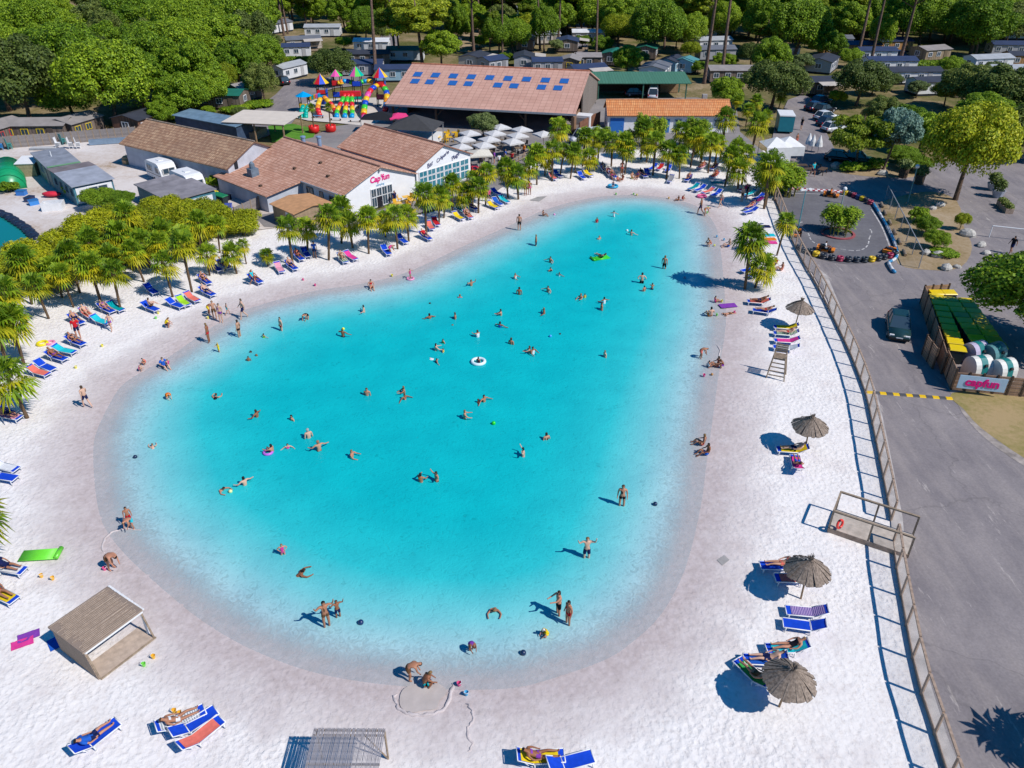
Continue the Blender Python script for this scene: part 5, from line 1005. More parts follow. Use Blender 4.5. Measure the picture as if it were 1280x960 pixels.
# shrubs in the beds
for i, (k, x, y, h, r, lb) in enumerate([('shrub', 1062, 214, 1.3, 1.4, 'low green shrub below the umbrella pine'), ('shrub', 1078, 213, 1.1, 1.0, 'smaller shrub right of the umbrella pine trunk'), ('bush', 1094, 211, 1.5, 1.3, 'olive green shrub left of the cedar trunk'), ('shrub', 1145, 278, 1.9, 1.2, 'brownish shrub at the top of the earth bed'), ('leafy', 1156, 294, 2.2, 1.3, 'bright shrub in the middle of the earth bed'), ('leafy', 1166, 312, 2.2, 1.2, 'bright shrub at the lower end of the earth bed'), ('shrub', 1180, 318, .6, 1.6, 'low green mat beside the stones of the earth bed'), ('gold', 1199, 288, 2.0, .8, 'small young tree beside a pale boulder'),
                                    ('shrub', 95, 244, 1.8, 1.6, 'brown green bush beside the teal cabin'), ('leafy', 128, 262, 2.6, 2.0, 'bright green bush below the teal cabin'), ('leafy', 152, 262, 2.2, 1.6, 'bright green bush left of the flat roofed shed'), ('shrub', 12, 240, 1.4, 1.3, 'dry bush in front of the green tunnel'), ('bush', 268, 236, 1.8, .9, 'small bush beside the rear caravan'), ('shrub', 75, 172, 1.4, 1.3, 'small bush behind the board fence'), ('leafy', 1140, 214, 2.2, 2.0, 'green bush at the road edge right of the cedar'), ('leafy', 1125, 204, 2.4, 2.0, 'green bush behind the cedar trunk')]): tree(k, x, y, h, r, label=lb, name='shrub')['category'] = 'shrub'
# bamboo screen
bam = [(12, 362), (30, 348), (52, 338), (74, 350), (60, 364), (96, 338), (84, 322), (118, 330), (108, 312), (140, 322), (132, 302), (160, 316), (152, 296), (176, 308), (170, 288), (196, 300), (194, 282), (214, 292), (212, 276), (236, 296), (232, 280), (252, 288), (256, 274), (274, 282), (286, 290), (92, 352), (118, 346), (150, 334), (182, 326), (210, 312), (238, 308), (-10, 372), (140, 286), (300, 290), (268, 298)]
bam.sort()
for i, (x, y) in enumerate(bam): clump('bamboo1' if i % 2 else 'bamboo2', x, y, f'golden green bamboo clump, {nth(i)} from the left in the screen by the yard', h=2.3 + 1.9 * ((i * 7) % 5) / 5 - (.9 if x > 255 else 0), r=1.7 + 1.0 * ((i * 3) % 7) / 7, group='bamboo clumps of the screen')
for i, (x, y, h, r, lb) in enumerate([(958, 240, 4.2, 2.2, 'bright bamboo clump, left one at the top of the kart fence'), (978, 243, 3.8, 2.2, 'bright bamboo clump, right one at the top of the kart fence'), (800, 186, 5.2, 1.3, 'tall bright reed clump, left one before the white annexe'), (820, 184, 4.6, 1.2, 'tall bright reed clump, second before the white annexe'), (868, 186, 4.6, 1.8, 'bright reed clump before the right end of the annexe'), (750, 184, 3.2, 1.4, 'drooping pale willow shrub beside the blue door')]): clump('reed', x, y, lb, h, r, 'bright reed clumps')
for i, (x, y, r) in enumerate([(292, 140, 2.2), (330, 132, 2.2), (305, 137, 2.0), (318, 134, 2.0)]): clump('grass', x, y, f'sunlit tall grass tuft, {nth(i)} along the lane verge', .9, r, 'grass tufts on the lane verge', 'grass_tuft')
clump('reed', 1047, 293, 'round bright green bush on the kart track island', 3.4, 1.75, None, 'shrub')
# palms
left_p = [(61, 398, 1.1), (128, 384, 1.25), (151, 388, 1.2), (216, 371, 1.15), (240, 365, 1.2), (262, 344, 1.05), (296, 342, 1.1), (308, 330, .7), (34, 522, 1.5), (14, 470, 1.45), (20, 432, 1.4), (-6, 500, 1.4), (16, 400, 1.2), (100, 366, 1.3), (142, 352, 1.2), (188, 334, 1.25), (156, 330, 1.3), (-12, 455, 1.3), (205, 344, 1.1), (-16, 722, 1.55), (180, 352, 1.1), (92, 384, 1.0), (60, 366, 1.2), (118, 340, 1.4), (168, 318, 1.3), (210, 318, 1.3), (232, 328, 1.15), (252, 318, 1.2), (40, 380, 1.3), (78, 372, 1.15), (275, 316, 1.0), (0, 425, 1.5), (30, 455, 1.3)]
left_p.sort()
for i, (x, y, s) in enumerate(left_p): palm(i, x, y, s * .9, label=f'fan palm, {nth(i)} from the left on the western sand', group='fan palms on the western sand')
mid_p = [(335, 332, .62), (366, 331, 1.12), (385, 317, 1.0), (411, 325, 1.2), (427, 304, 1.15), (441, 310, 1.1), (461, 317, 1.05), (482, 296, 1.0), (497, 311, 1.1), (511, 302, 1.05), (533, 292, 1.2), (549, 280, 1.0), (555, 272, .9), (566, 266, 1.0), (580, 265, 1.0), (591, 257, .95), (598, 266, 1.1), (607, 256, 1.05), (635, 247, 1.15), (648, 249, 1.25)]
for i, (x, y, s) in enumerate(mid_p): palm(i + 3, x, y, s, label=f'fan palm, {nth(i)} from the left in the row before the club and bar', group='fan palms before the club and bar')
far_p = [(660, 236, 1.1), (671, 231, 1.1), (681, 219, 1.0), (690, 226, 1.15), (700, 220, .9), (713, 223, 1.05), (719, 216, .95), (728, 208, 1.1), (735, 215, 1.1), (747, 206, 1.05), (764, 208, 1.2), (777, 216, 1.15), (781, 218, 1.05), (801, 199, 1.2), (816, 219, 1.3), (808, 203, 1.15), (833, 223, 1.3), (849, 223, 1.0), (863, 209, 1.2), (876, 203, 1.25), (885, 216, 1.25), (893, 208, 1.15), (900, 200, 1.3), (906, 233, 1.2), (922, 239, 1.25), (915, 214, 1.25), (927, 231, 1.2), (845, 205, 1.2), (695, 196, 1.4), (860, 196, 1.0), (936, 206, 1.3), (783, 198, 1.1), (917, 150, .9), (932, 158, 1.0), (943, 150, 1.0), (955, 165, 1.0)]
far_p.sort()
for i, (x, y, s) in enumerate(far_p): palm(i + 1, x, y, s, label=f'fan palm, {nth(i)} from the left in the grove at the far shore', group='fan palms at the far shore')
for i, (x, y, s, lb, tl) in enumerate([(931, 361, 1.35, 'lone leaning fan palm by the right shore, nearer the water', .04), (944, 359, 1.2, 'fan palm paired with the lone one by the right shore', .16), (955, 261, 1.5, 'big fan palm at the top corner of the beach fence', 0), (957, 257, 1.3, 'fan palm behind the big one at the fence corner', .1), (971, 319, .95, 'slim fan palm against the kart track fence', .1), (972, 140, .8, 'small palm beside the dark evergreen on the drive', 0)]): palm(i + 2, x, y, s, label=lb, tilt=tl)
p = g(1258, 915) + Vector((3.3, -2.3, 0)); palm(3, 100, 700, 1.65, label='fan palm standing right of the road, its shadow on the asphalt').location = (p.x, p.y, 0)
# ------------------------------------------------------------------ swimmers: water line at the pixel, the rest of the body under the milky water
def swimmer(x, y, sink, kind, label, cloth='shorts', col='navy', s=1.0, ang=None, **kw):
    p = g(x, y, WATER_Z); r = random.Random(int(x * 31 + y * 17)); bed = bed_at(p.x, p.y)
    sink = sink + (.14 if sink > .8 else 0); sink = max(sink, 1.06) if kind == 'swim' else sink; z = WATER_Z - sink * s
    if sink < 0.9 and kind not in ('swim', 'sit'): z = bed if bed > WATER_Z - sink * s - .3 else z
    return person(kind, (p.x, p.y, z), r.uniform(0, 6.28) if ang is None else R(ang), label, cloth, col, s, 'bathers in the lagoon', **kw)
# x, y, sink (m below the surface), pose, clothes, colour, scale, words
SW = [(330, 422, .95, 'wade', 'suit', 'lime', .62, 'child in lime vest near the western shallows'), (352, 413, .35, 'stand', 'bikini', 'red', 1, 'woman in red bikini standing in western shallows'), (384, 399, .75, 'bend', 'suit', 'black', .95, 'bather in black swimsuit bending forward near the far west shore'), (455, 390, .9, 'wade', 'shorts', 'black', 1, 'bather wading alone off the club building shore'), (513, 348, .5, 'wade', 'suit', 'pink', .6, 'small child in pink at the shore before the bar'), (589, 357, .98, 'armsup', 'shorts', 'navy', 1, 'bather with one arm lifted, nearest the palm shore below the bar'), (575, 372, 1.22, 'stand', 'suit', 'blue', .9, 'bather in blue neck deep off the palm shore'), (537, 380, 1.15, 'swim', 'shorts', 'black', 1, 'swimmer doing breaststroke toward the palm shore'), (537, 398, 1.1, 'wade', 'shorts', 'navy', 1, 'bather with arms spread just below the breaststroke swimmer'), (569, 398, 1.0, 'stand', 'bikini', 'black', 1, 'dark haired woman above the white-armed swimmer in mid lagoon'), (567, 406, 1.18, 'swim', 'shorts', 'grey', 1, 'swimmer with outstretched arm in upper mid lagoon'), (626, 394, .98, 'reach', 'shorts', 'black', 1, 'bather reaching forward, upper of two near the centre top'), (625, 409, 1.02, 'wade', 'suit', 'blue', .95, 'bather in blue, lower of two near the centre top'), (597, 421, .95, 'reach', 'suit', 'white', 1, 'adult in white top holding a small child'), (601, 419, 1.0, 'sit', 'suit', 'brown', .55, 'small child held by the adult in white top'), (554, 429, 1.0, 'stand', 'suit', 'green', .7, 'child in green vest beside the family group'), (545, 438, .95, 'reach', 'shorts', 'red', 1, 'parent in the family group in mid lagoon'), (554, 440, 1.0, 'stand', 'suit', 'yellow', .6, 'child in yellow vest beside the family group'), (541, 450, .9, 'bend', 'dress', 'white', .9, 'bather in white shirt leaning over below the family group'), (546, 453, 1.05, 'wade', 'suit', 'black', .7, 'child in black beside the white shirted bather'),
 (452, 492, 1.2, 'swim', 'suit', 'black', .9, 'left swimmer of the pair in the western middle'), (459, 494, .95, 'stand', 'shorts', 'black', 1, 'right bather of the pair in the western middle'), (505, 491, 1.0, 'reach', 'shorts', 'navy', 1, 'upper bather of the pair in the exact middle of the lagoon'), (506, 499, 1.05, 'wade', 'bikini', 'coral', .9, 'lower bather of the pair in the exact middle of the lagoon'), (605, 502, 1.0, 'wade', 'shorts', 'brown', 1, 'bather with arm stretched right of mid lagoon'), (598, 503, 1.25, 'stand', 'suit', 'black', .9, 'dark haired head beside the bather with stretched arm'), (581, 523, .88, 'reach', 'shorts', 'black', 1, 'pale man reaching toward the green ball'), (321, 521, .98, 'wade', 'shorts', 'red', 1, 'bather in the western middle, alone near the left shallows'), (365, 525, 1.15, 'stand', 'bikini', 'black', 1, 'woman shoulder deep above the two bare-chested men'), (386, 547, .9, 'stand', 'shorts', 'navy', 1.08, 'grey haired man, upper of the two bare-chested men', ), (399, 563, .85, 'wade', 'shorts', 'black', 1.08, 'bald man, lower of the two bare-chested men'), (360, 560, 1.1, 'wade', 'suit', 'pink', .75, 'child with pink armbands near the two men'), (340, 565, .95, 'reach', 'shorts', 'brown', 1, 'parent holding a child in purple vest'), (335, 564, 1.0, 'stand', 'suit', 'purple', .65, 'child in purple vest held by parent'), (440, 571, 1.02, 'reach', 'shorts', 'black', 1, 'bather with folded arms below the middle of the lagoon'), (526, 602, .92, 'reach', 'bikini', 'orange', 1, 'woman in orange bikini facing a man in the lower middle'), (546, 601, .85, 'armsup', 'shorts', 'brown', 1, 'tanned man with raised arm facing the orange bikini'), (639, 430, 1.0, 'stand', 'shorts', 'navy', 1, 'bather alone right of the swim ring'), (322, 445, 1.1, 'swim', 'suit', 'black', 1, 'dark haired swimmer close to a tanned swimmer in the west'), (315, 440, 1.1, 'swim', 'shorts', 'red', 1, 'tanned swimmer heading for the western shore'), (311, 451, 1.0, 'stand', 'shorts', 'teal', .7, 'child below the tanned swimmer in the west'), (274, 440, .7, 'reach', 'dress', 'yellow', .6, 'small child with yellow hat in the western shallows'), (262, 428, .2, 'stand', 'bikini', 'red', 1.05, 'woman in red bikini at the western edge, left one'), (300, 421, .3, 'stand', 'bikini', 'black', 1.02, 'woman in black bikini wading in western shallows'), (210, 498, .45, 'bend', 'dress', 'orange', .72, 'child with orange hat in the western shallows'), (270, 497, .95, 'swim', 'suit', 'black', 1, 'woman in black swimsuit swimming along the west side'), (191, 559, .72, 'swim', 'shorts', 'teal', .75, 'child paddling alone on the western side'), (279, 613, .95, 'swim', 'shorts', 'black', 1, 'man lunging for a pale ball in the southwest'), (306, 606, .95, 'wade', 'shorts', 'black', 1, 'player with arms spread wide in the southwest'),
 (649, 288, .12, 'stand', 'shorts', 'black', 1.1, 'man in black shorts standing at the bar shore'), (670, 307, .75, 'stand', 'shorts', 'navy', 1, 'bather off the far left shore below the standing man'), (688, 328, .95, 'wade', 'shorts', 'red', 1, 'upper bather of two in the upper lagoon'), (688, 339, 1.12, 'stand', 'suit', 'black', .9, 'lower bather of two in the upper lagoon'), (699, 345, 1.02, 'wade', 'suit', 'white', .7, 'child in white beside the two upper bathers'), (644, 348, .98, 'reach', 'suit', 'white', .9, 'bather in white near the upper left of the lagoon'), (649, 368, .85, 'stand', 'shorts', 'navy', 1, 'man standing in the upper left of the lagoon'), (685, 365, .95, 'wade', 'bikini', 'coral', 1, 'woman with arms out in the upper middle'), (746, 278, .85, 'stand', 'suit', 'red', .8, 'child in red, first from the far shore'), (749, 299, 1.15, 'stand', 'shorts', 'black', .95, 'bather neck deep below the child in red'), (724, 305, 1.0, 'bend', 'bikini', 'brown', .95, 'bather leaning forward in the upper lagoon'), (767, 271, .75, 'wade', 'suit', 'white', .8, 'child in white under the far shore toys'), (789, 294, .95, 'wade', 'shorts', 'orange', 1, 'bather near the white ball in the far lagoon'), (830, 336, .35, 'stand', 'shorts', 'black', 1.08, 'man in black shorts standing in eastern shallows'), (802, 354, .6, 'hips', 'shorts', 'black', 1.08, 'father in black shorts with two children in the east'), (805, 364, .75, 'stand', 'shorts', 'grey', .75, 'left child beside the father in the east'), (815, 362, .75, 'reach', 'shorts', 'navy', .75, 'right child beside the father in the east'), (726, 374, 1.0, 'reach', 'shorts', 'black', 1, 'adult carrying a child in yellow'), (731, 372, .9, 'stand', 'suit', 'yellow', .6, 'child in yellow carried by an adult'), (755, 379, .9, 'wade', 'suit', 'white', .9, 'upper bather of the pair right of centre'), (752, 387, .85, 'stand', 'bikini', 'red', 1, 'lower bather of the pair in red, right of centre'), (680, 392, 1.0, 'wade', 'shorts', 'navy', 1, 'bather with outspread arms in the upper middle right'), (699, 418, 1.15, 'swim', 'shorts', 'navy', .9, 'swimmer beside a small blue float'), (666, 442, .95, 'reach', 'suit', 'white', 1, 'couple partner in white hugging in mid lagoon'), (662, 441, .95, 'reach', 'shorts', 'coral', 1, 'couple partner with bare back in mid lagoon'), (756, 446, .9, 'stand', 'shorts', 'black', .85, 'boy alone in the eastern middle'), (683, 549, 1.05, 'stand', 'bikini', 'black', 1, 'woman with long hair alone right of centre'), (654, 570, .9, 'armsup', 'bikini', 'pink', 1, 'woman with pink bikini and raised arms'), (777, 632, .35, 'stand', 'bikini', 'black', 1.1, 'woman carrying a pink toy in the eastern shallows'), (733, 697, .40, 'armsup', 'shorts', 'navy', 1.1, 'man in navy shorts with both arms raised'), (698, 768, .18, 'reach', 'shorts', 'black', 1.08, 'man in black shorts holding a green toy'), (710, 780, .18, 'stand', 'bikini', 'red', 1.03, 'woman in red bikini beside the man with green toy'), (683, 794, .15, 'crouch', 'dress', 'yellow', .7, 'child in yellow vest and white hat'), (618, 765, .55, 'swim', 'shorts', 'brown', 1, 'man crawling in the southern shallows'), (589, 813, .12, 'bend', 'suit', 'purple', .72, 'girl in purple swimsuit bending in the southern shallows'), (409, 783, .22, 'armsup', 'bikini', 'brown', 1.1, 'woman shading her eyes in the southwestern shallows'), (423, 771, .35, 'armsup', 'shorts', 'navy', .8, 'boy with hands on his head beside the woman'), (354, 693, .5, 'hips', 'suit', 'pink', .72, 'girl in pink swimsuit in the southwestern shallows'), (378, 718, .72, 'swim', 'shorts', 'black', 1.08, 'man in black shorts swimming by the southwestern shallows')]
ANG = {733: -90, 698: 200, 710: 210, 409: -60, 423: -60, 777: -100, 830: 60, 802: 80, 649: 80, 279: -30, 618: -90, 589: -60}
for e in SW: swimmer(e[0], e[1], e[2], e[3], e[7], e[4], e[5], e[6], ANG.get(e[0]), **({'hair': (.45, .45, .45)} if 'grey haired' in e[7] else {'hair': (.42, .2, .12)} if 'bald' in e[7] else {'hair': (.8, .8, .8)} if 'white hat' in e[7] else {'hair': (.85, .6, .02)} if 'yellow hat' in e[7] else {'hair': (.85, .2, .03)} if 'orange hat' in e[7] else {}))
# people on the sand
PS = [(464, 359, 'sit', 'bikini', 'red', 1, -70, 'woman in red sitting on the wet sand before the club'), (205, 458, 'sit', 'dress', 'blue', 1, -40, 'woman in blue wrap sitting at the western waterline'), (210, 455, 'sit', 'suit', 'pink', .6, 150, 'child in pink leaning on the woman in blue wrap'), (175, 463, 'crouch', 'suit', 'pink', .62, 20, 'child in pink crouching on western wet sand, lower one'), (182, 455, 'crouch', 'suit', 'coral', .6, 200, 'child in striped suit crouching on western wet sand, upper one'), (110, 509, 'walk', 'shorts', 'navy', 1.05, 150, 'man walking alone on the western sand'), (165, 660, 'bend', 'shorts', 'turquoise', .85, -110, 'boy in turquoise shorts digging by the sand pool'), (163, 655, 'stand', 'shorts', 'red', .8, -60, 'child standing behind the digging boy'), (140, 711, 'bend', 'shorts', 'brown', 1.1, -20, 'tanned man bending over above the thatched shelter'), (513, 848, 'bend', 'shorts', 'brown', 1.0, 10, 'boy bending at the sand pool, left one'), (532, 858, 'crouch', 'shorts', 'teal', 1.0, 20, 'boy crouching at the sand pool in teal shorts'), (679, 269, 'sit', 'suit', 'black', .8, -20, 'child sitting at the far left waterline'), (848, 250, 'sit', 'suit', 'orange', .7, 200, 'child with orange armbands playing on the far sand'), (853, 250, 'crouch', 'suit', 'red', .7, 20, 'second child playing beside the one with orange armbands'), (875, 267, 'walk', 'shorts', 'navy', 1.12, 150, 'man striding along the far right waterline'), (881, 269, 'bend', 'bikini', 'orange', .95, 0, 'woman bending with an orange toy behind the striding man'), (900, 259, 'walk', 'bikini', 'coral', 1.05, 200, 'woman in coral bikini walking by the blue loungers'), (887, 307, 'crouch', 'bikini', 'red', 1, 200, 'woman crouching over toys on the right wet sand'), (911, 308, 'sit', 'shorts', 'blue', 1, 190, 'man sitting on the right sand by a string'), (894, 377, 'sit', 'suit', 'pink', .75, 10, 'child in pink sitting at the right waterline'), (888, 395, 'sit', 'shorts', 'orange', 1.1, 100, 'tanned man sitting with his back to the camera'), (911, 392, 'flat', 'shorts', 'brown', .75, 20, 'child lying in the dug sand on the right'), (876, 447, 'bend', 'shorts', 'coral', .9, 10, 'child bending at the right waterline by a ditch'), (886, 458, 'sit', 'suit', 'white', .7, 20, 'small child in white in the right sand group'), (897, 457, 'sit', 'bikini', 'red', 1, 190, 'woman kneeling in the right sand group'), (903, 459, 'crouch', 'shorts', 'purple', .75, 170, 'child crouching in the right sand group'), (879, 555, 'sit', 'bikini', 'red', 1, 170, 'woman sitting on the right wet sand, upper of two'), (884, 567, 'sit', 'shorts', 'blue', 1, 190, 'man sitting on the right wet sand, lower of two'), (766, 236, 'stand', 'suit', 'navy', .6, -90, 'child standing with a blue boat on the far shore'), (262, 393, 'bend', 'shorts', 'yellow', .9, 40, 'child in yellow bending on western sand'), (269, 398, 'stand', 'shorts', 'brown', 1, -70, 'man with yellow bag at western waterline'), (277, 402, 'stand', 'bikini', 'purple', 1.03, -100, 'woman in purple bikini at western waterline'), (285, 393, 'walk', 'suit', 'turquoise', .65, 20, 'child in turquoise on western sand'), (305, 397, 'walk', 'shorts', 'navy', 1.1, -150, 'man in navy shorts striding on western sand'), (209, 409, 'crouch', 'dress', 'yellow', .9, 20, 'bather in yellow shirt crouching by western loungers'), (140, 413, 'walk', 'bikini', 'purple', .9, -90, 'girl standing before the turquoise towel'), (99, 423, 'stand', 'dress', 'red', 1.12, -60, 'person in red shirt and shorts standing among western loungers'), (394, 322, 'stand', 'dress', 'blue', 1, -80, 'man in blue shirt under the club palms'), (317, 356, 'walk', 'dress', 'turquoise', .9, -20, 'person in turquoise shirt by the western palm pair'), (488, 318, 'bend', 'suit', 'pink', .9, 30, 'woman with pink towel beside a white edged lounger'), (494, 257, 'stand', 'dress', 'navy', 1.05, -40, 'person in navy beside the club entrance'), (657, 244, 'stand', 'dress', 'black', 1.05, -70, 'person in black by the boardwalk on the far left shore'), (662, 243, 'stand', 'bikini', 'pink', 1, -90, 'woman in pink beside the boardwalk'), (611, 252, 'stand', 'dress', 'pink', .9, -80, 'child in pink under the palms at the bar end'), (777, 219, 'stand', 'bikini', 'coral', 1.1, -90, 'woman standing among the far shore loungers'), (744, 212, 'stand', 'shorts', 'red', 1.0, -80, 'man in red shorts standing under far palms'), (927, 252, 'stand', 'shorts', 'brown', 1.12, 200, 'man with bare back under the right grove palms'), (933, 249, 'stand', 'dress', 'black', 1.05, 180, 'person in black beside the bare-backed man'), (969, 331, 'sit', 'dress', 'red', .9, 200, 'person sitting on sand beside the slim fence palm, upper'), (977, 338, 'sit', 'suit', 'coral', 1.0, 180, 'person sitting on sand beside the slim fence palm, lower'), (1001, 163, 'stand', 'dress', 'black', 1.12, 200, 'person in long black walking up the drive'), (1015, 221, 'walk', 'dress', 'turquoise', 1.1, -70, 'person in pale shirt walking by the kart stall'), (1262, 318, 'walk', 'dress', 'black', 1.1, 200, 'person in black near the white goal frame'), (1190, 440, 'bend', 'dress', 'blue', 1.1, 60, 'person in blue shirt inside the bin enclosure'), (995, 182, 'stand', 'shorts', 'coral', 1, -60, 'bare-chested man beside the white tent'), (765, 223, 'sit', 'bikini', 'pink', 1, -80, 'woman in pink sitting before the far loungers'), (772, 226, 'sit', 'suit', 'coral', .8, -60, 'child sitting on sand before the far loungers'), (778, 225, 'sit', 'bikini', 'red', .95, 220, 'woman in red sitting before the far loungers'), (790, 223, 'sit', 'shorts', 'yellow', 1, -60, 'man in yellow shorts sitting right of the far family'), (797, 222, 'sit', 'bikini', 'purple', 1, -110, 'woman in purple sitting right of the far family')]
def sandz(p):
    b_ = bed_at(p.x, p.y); return b_ - 0.02 if b_ > WATER_Z - .02 else b_
for x, y, k, c, col, s, a, lb in PS:
    p = g(x, y); person(k, (p.x, p.y, sandz(p) if x < 985 else .05), R(a), lb, c, col, s, second='navy' if c == 'dress' else None)
# ------------------------------------------------------------------ sun loungers, what lies on them, who lies on them
# (x, y, towel colour or None, sunbather clothes or None) in rows; dir = picture direction from head to feet
ROWS = [('in the western cluster by the bamboo', (30, 14), 'western loungers', [(257, 354, None, ('bikini', 'black')), (260, 369, None, ('shorts', 'brown')), (270, 338, None, None), (281, 335, None, ('dress', 'blue')), (220, 384, None, None), (230, 381, 'lime', None), (241, 376, 'coral', None), (189, 388, None, ('sit', 'brown')), (146, 388, 'teal', None), (134, 390, None, ('bikini', 'purple')), (110, 396, 'coral', ('briefs', 'coral')), (97, 404, None, ('shorts', 'black')), (127, 405, 'turquoise', None), (190, 366, None, None)]),
 ('in the row along the western edge', (30, 8), 'western edge loungers', [(96, 431, None, ('bikini', 'black')), (82, 442, 'turquoise', None), (72, 450, None, ('briefs', 'purple')), (58, 462, None, None), (50, 469, 'coral', None), (12, 524, 'striped pink and white', ('shorts', 'brown')), (6, 517, None, None), (7, 588, 'white', None), (4, 600, None, None), (12, 715, 'white', ('dress', 'navy')), (4, 748, 'yellow', ('bikini', 'red'))]),
 ('under the palms before the club', (22, 16), 'loungers before the club', [(320, 353, None, ('bikini', 'red')), (350, 339, 'striped pink and white', None), (365, 336, None, ('shorts', 'brown')), (374, 324, None, ('bikini', 'coral')), (383, 320, None, None), (429, 327, 'green and white striped', ('bikini', 'brown')), (439, 324, 'pink', None), (483, 317, None, None), (503, 303, None, None), (532, 299, None, ('dress', 'red')), (538, 286, 'coral', None), (545, 281, 'red', None)]),
 ('under the palms before the bar', (22, 12), 'loungers before the bar', [(573, 274, 'yellow', None), (585, 272, 'coral', ('bikini', 'brown')), (590, 262, None, ('dress', 'purple')), (576, 265, 'teal', None), (616, 260, 'yellow', None), (622, 256, 'blue', None), (630, 253, 'turquoise', None), (621, 244, None, None)]),
 ('in the far shore rows', (16, 12), 'far shore loungers', [(691, 224, 'coral', None), (697, 221, None, None), (727, 223, None, None), (735, 220, 'yellow', None), (757, 216, None, ('bikini', 'brown')), (761, 219, 'pink', ('bikini', 'pink')), (766, 222, None, ('shorts', 'black')), (803, 221, None, ('dress', 'black')), (809, 219, None, None), (754, 213, None, ('shorts', 'red'))]),
 ('under the far right palms', (-14, 12), 'far right loungers', [(816, 212, None, None), (825, 212, 'red', None), (835, 214, None, None), (838, 227, 'grey', None), (860, 226, None, ('shorts', 'navy')), (877, 211, 'striped pink and white', ('bikini', 'coral')), (892, 212, None, ('shorts', 'black')), (893, 222, 'coral', ('bikini', 'red')), (910, 227, 'purple', None)]),
 ('in the row below the right grove', (-24, 8), 'right grove loungers', [(867, 237, 'teal', None), (875, 239, None, None), (885, 242, 'coral', None), (895, 245, None, None), (937, 245, 'turquoise', None), (948, 250, None, None), (946, 254, 'pink', None), (938, 262, None, ('bikini', 'red')), (938, 267, None, None), (930, 239, 'pink', None), (945, 346, 'green and white striped', None), (937, 340, None, None)]),
 ('by the straw parasols', (-30, -3), 'loungers by the straw parasols', [(982, 413, 'yellow', None), (982, 421, 'green and white striped', ('bikini', 'red')), (983, 430, 'pink', None), (982, 439, 'white', None), (990, 567, 'yellow', ('shorts', 'black')), (973, 712, None, ('bikini', 'coral')), (992, 728, 'coral', None), (1007, 770, 'purple patterned', None), (1004, 787, None, None), (983, 815, 'turquoise', ('suit', 'black')), (956, 830, 'blue', ('shorts', 'red')), (948, 381, 'coral', ('shorts', 'brown')), (955, 393, None, ('bikini', 'red'))]),
 ('at the bottom of the beach', (34, -22), 'bottom loungers', [(228, 906, 'grey and white checked', ('bikini', 'white')), (253, 924, 'coral', None), (122, 928, None, ('dress', 'blue'))])]
for zone, d, grp, L in ROWS:
    L = sorted(L)
    for i, (x, y, tw, pers) in enumerate(L):
        rz_ = heading(x, y, *d) + random.Random(int(x * 3 + y)).uniform(-.18, .18); who = f'{nth(i)} from the left {zone}'
        lounger(x, y, rz_, f'blue sun lounger, {who}', grp)
        whs = f'{nth(i)} lounger from left, {grp}'
        if tw: towel_on(x, y, rz_, tw, f'{tw} towel on {whs}')
        if pers:
            p = g(x, y); c, col = pers
            if c == 'sit': person('sit', (p.x, p.y, .36), rz_ + 1.5, f'person sitting on {whs}', 'shorts', col, .95, 'sunbathers on loungers')
            else: person('lie', (p.x, p.y, .36), rz_, f'sunbather in {col} on {whs}', c, col, 1.0, 'sunbathers on loungers', second='navy')
for x, y, d, tw, pers, lb in [(940, 848, (-16, -16), 'green', ('suit', 'brown'), 'half under the lowest straw parasol'), (995, 585, (-6, -26), 'pink', ('shorts', 'blue'), 'just below the second straw parasol'), (675, 952, (36, -3), 'yellow', ('bikini', 'purple'), 'at the bottom edge, left one'), (712, 958, (30, -8), None, None, 'at the bottom edge, right one'), (244, 910, (34, -22), None, None, 'in the bottom left group, middle one')]:
    rz_ = heading(x, y, *d); lounger(x, y, rz_, 'blue sun lounger ' + lb, 'single loungers')
    if tw: towel_on(x, y, rz_, tw, f'{tw} towel on the lounger {lb}')
    if pers: p = g(x, y); person('lie', (p.x, p.y, .36), rz_, f'sunbather in {pers[1]} on the lounger {lb}', pers[0], pers[1], 1.0, 'sunbathers on loungers')
for x, y, a, col, lb in [(954, 283, 0, 'navy', 'dark blue towel spread on sand near the kart fence'), (960, 294, 3, 'turquoise', 'turquoise towel on sand near the kart fence'), (961, 299, 3, 'orange', 'orange towel on sand near the kart fence'), (962, 303, -3, 'pink', 'magenta towel on sand near the kart fence'), (36, 795, 30, 'purple', 'crumpled purple and pink towel left of the thatched shelter'), (28, 804, 30, 'pink', 'pink towel corner left of the thatched shelter'), (910, 382, 10, 'purple', 'purple towel beside the lone palm'), (82, 798, 40, 'blue', 'blue towel behind the thatched shelter'), (896, 228, 0, 'teal', 'teal towel under the far right palms')]: ground_towel(x, y, R(a), col, lb, *((.95, .55) if x < 50 else (1.5, .8)))
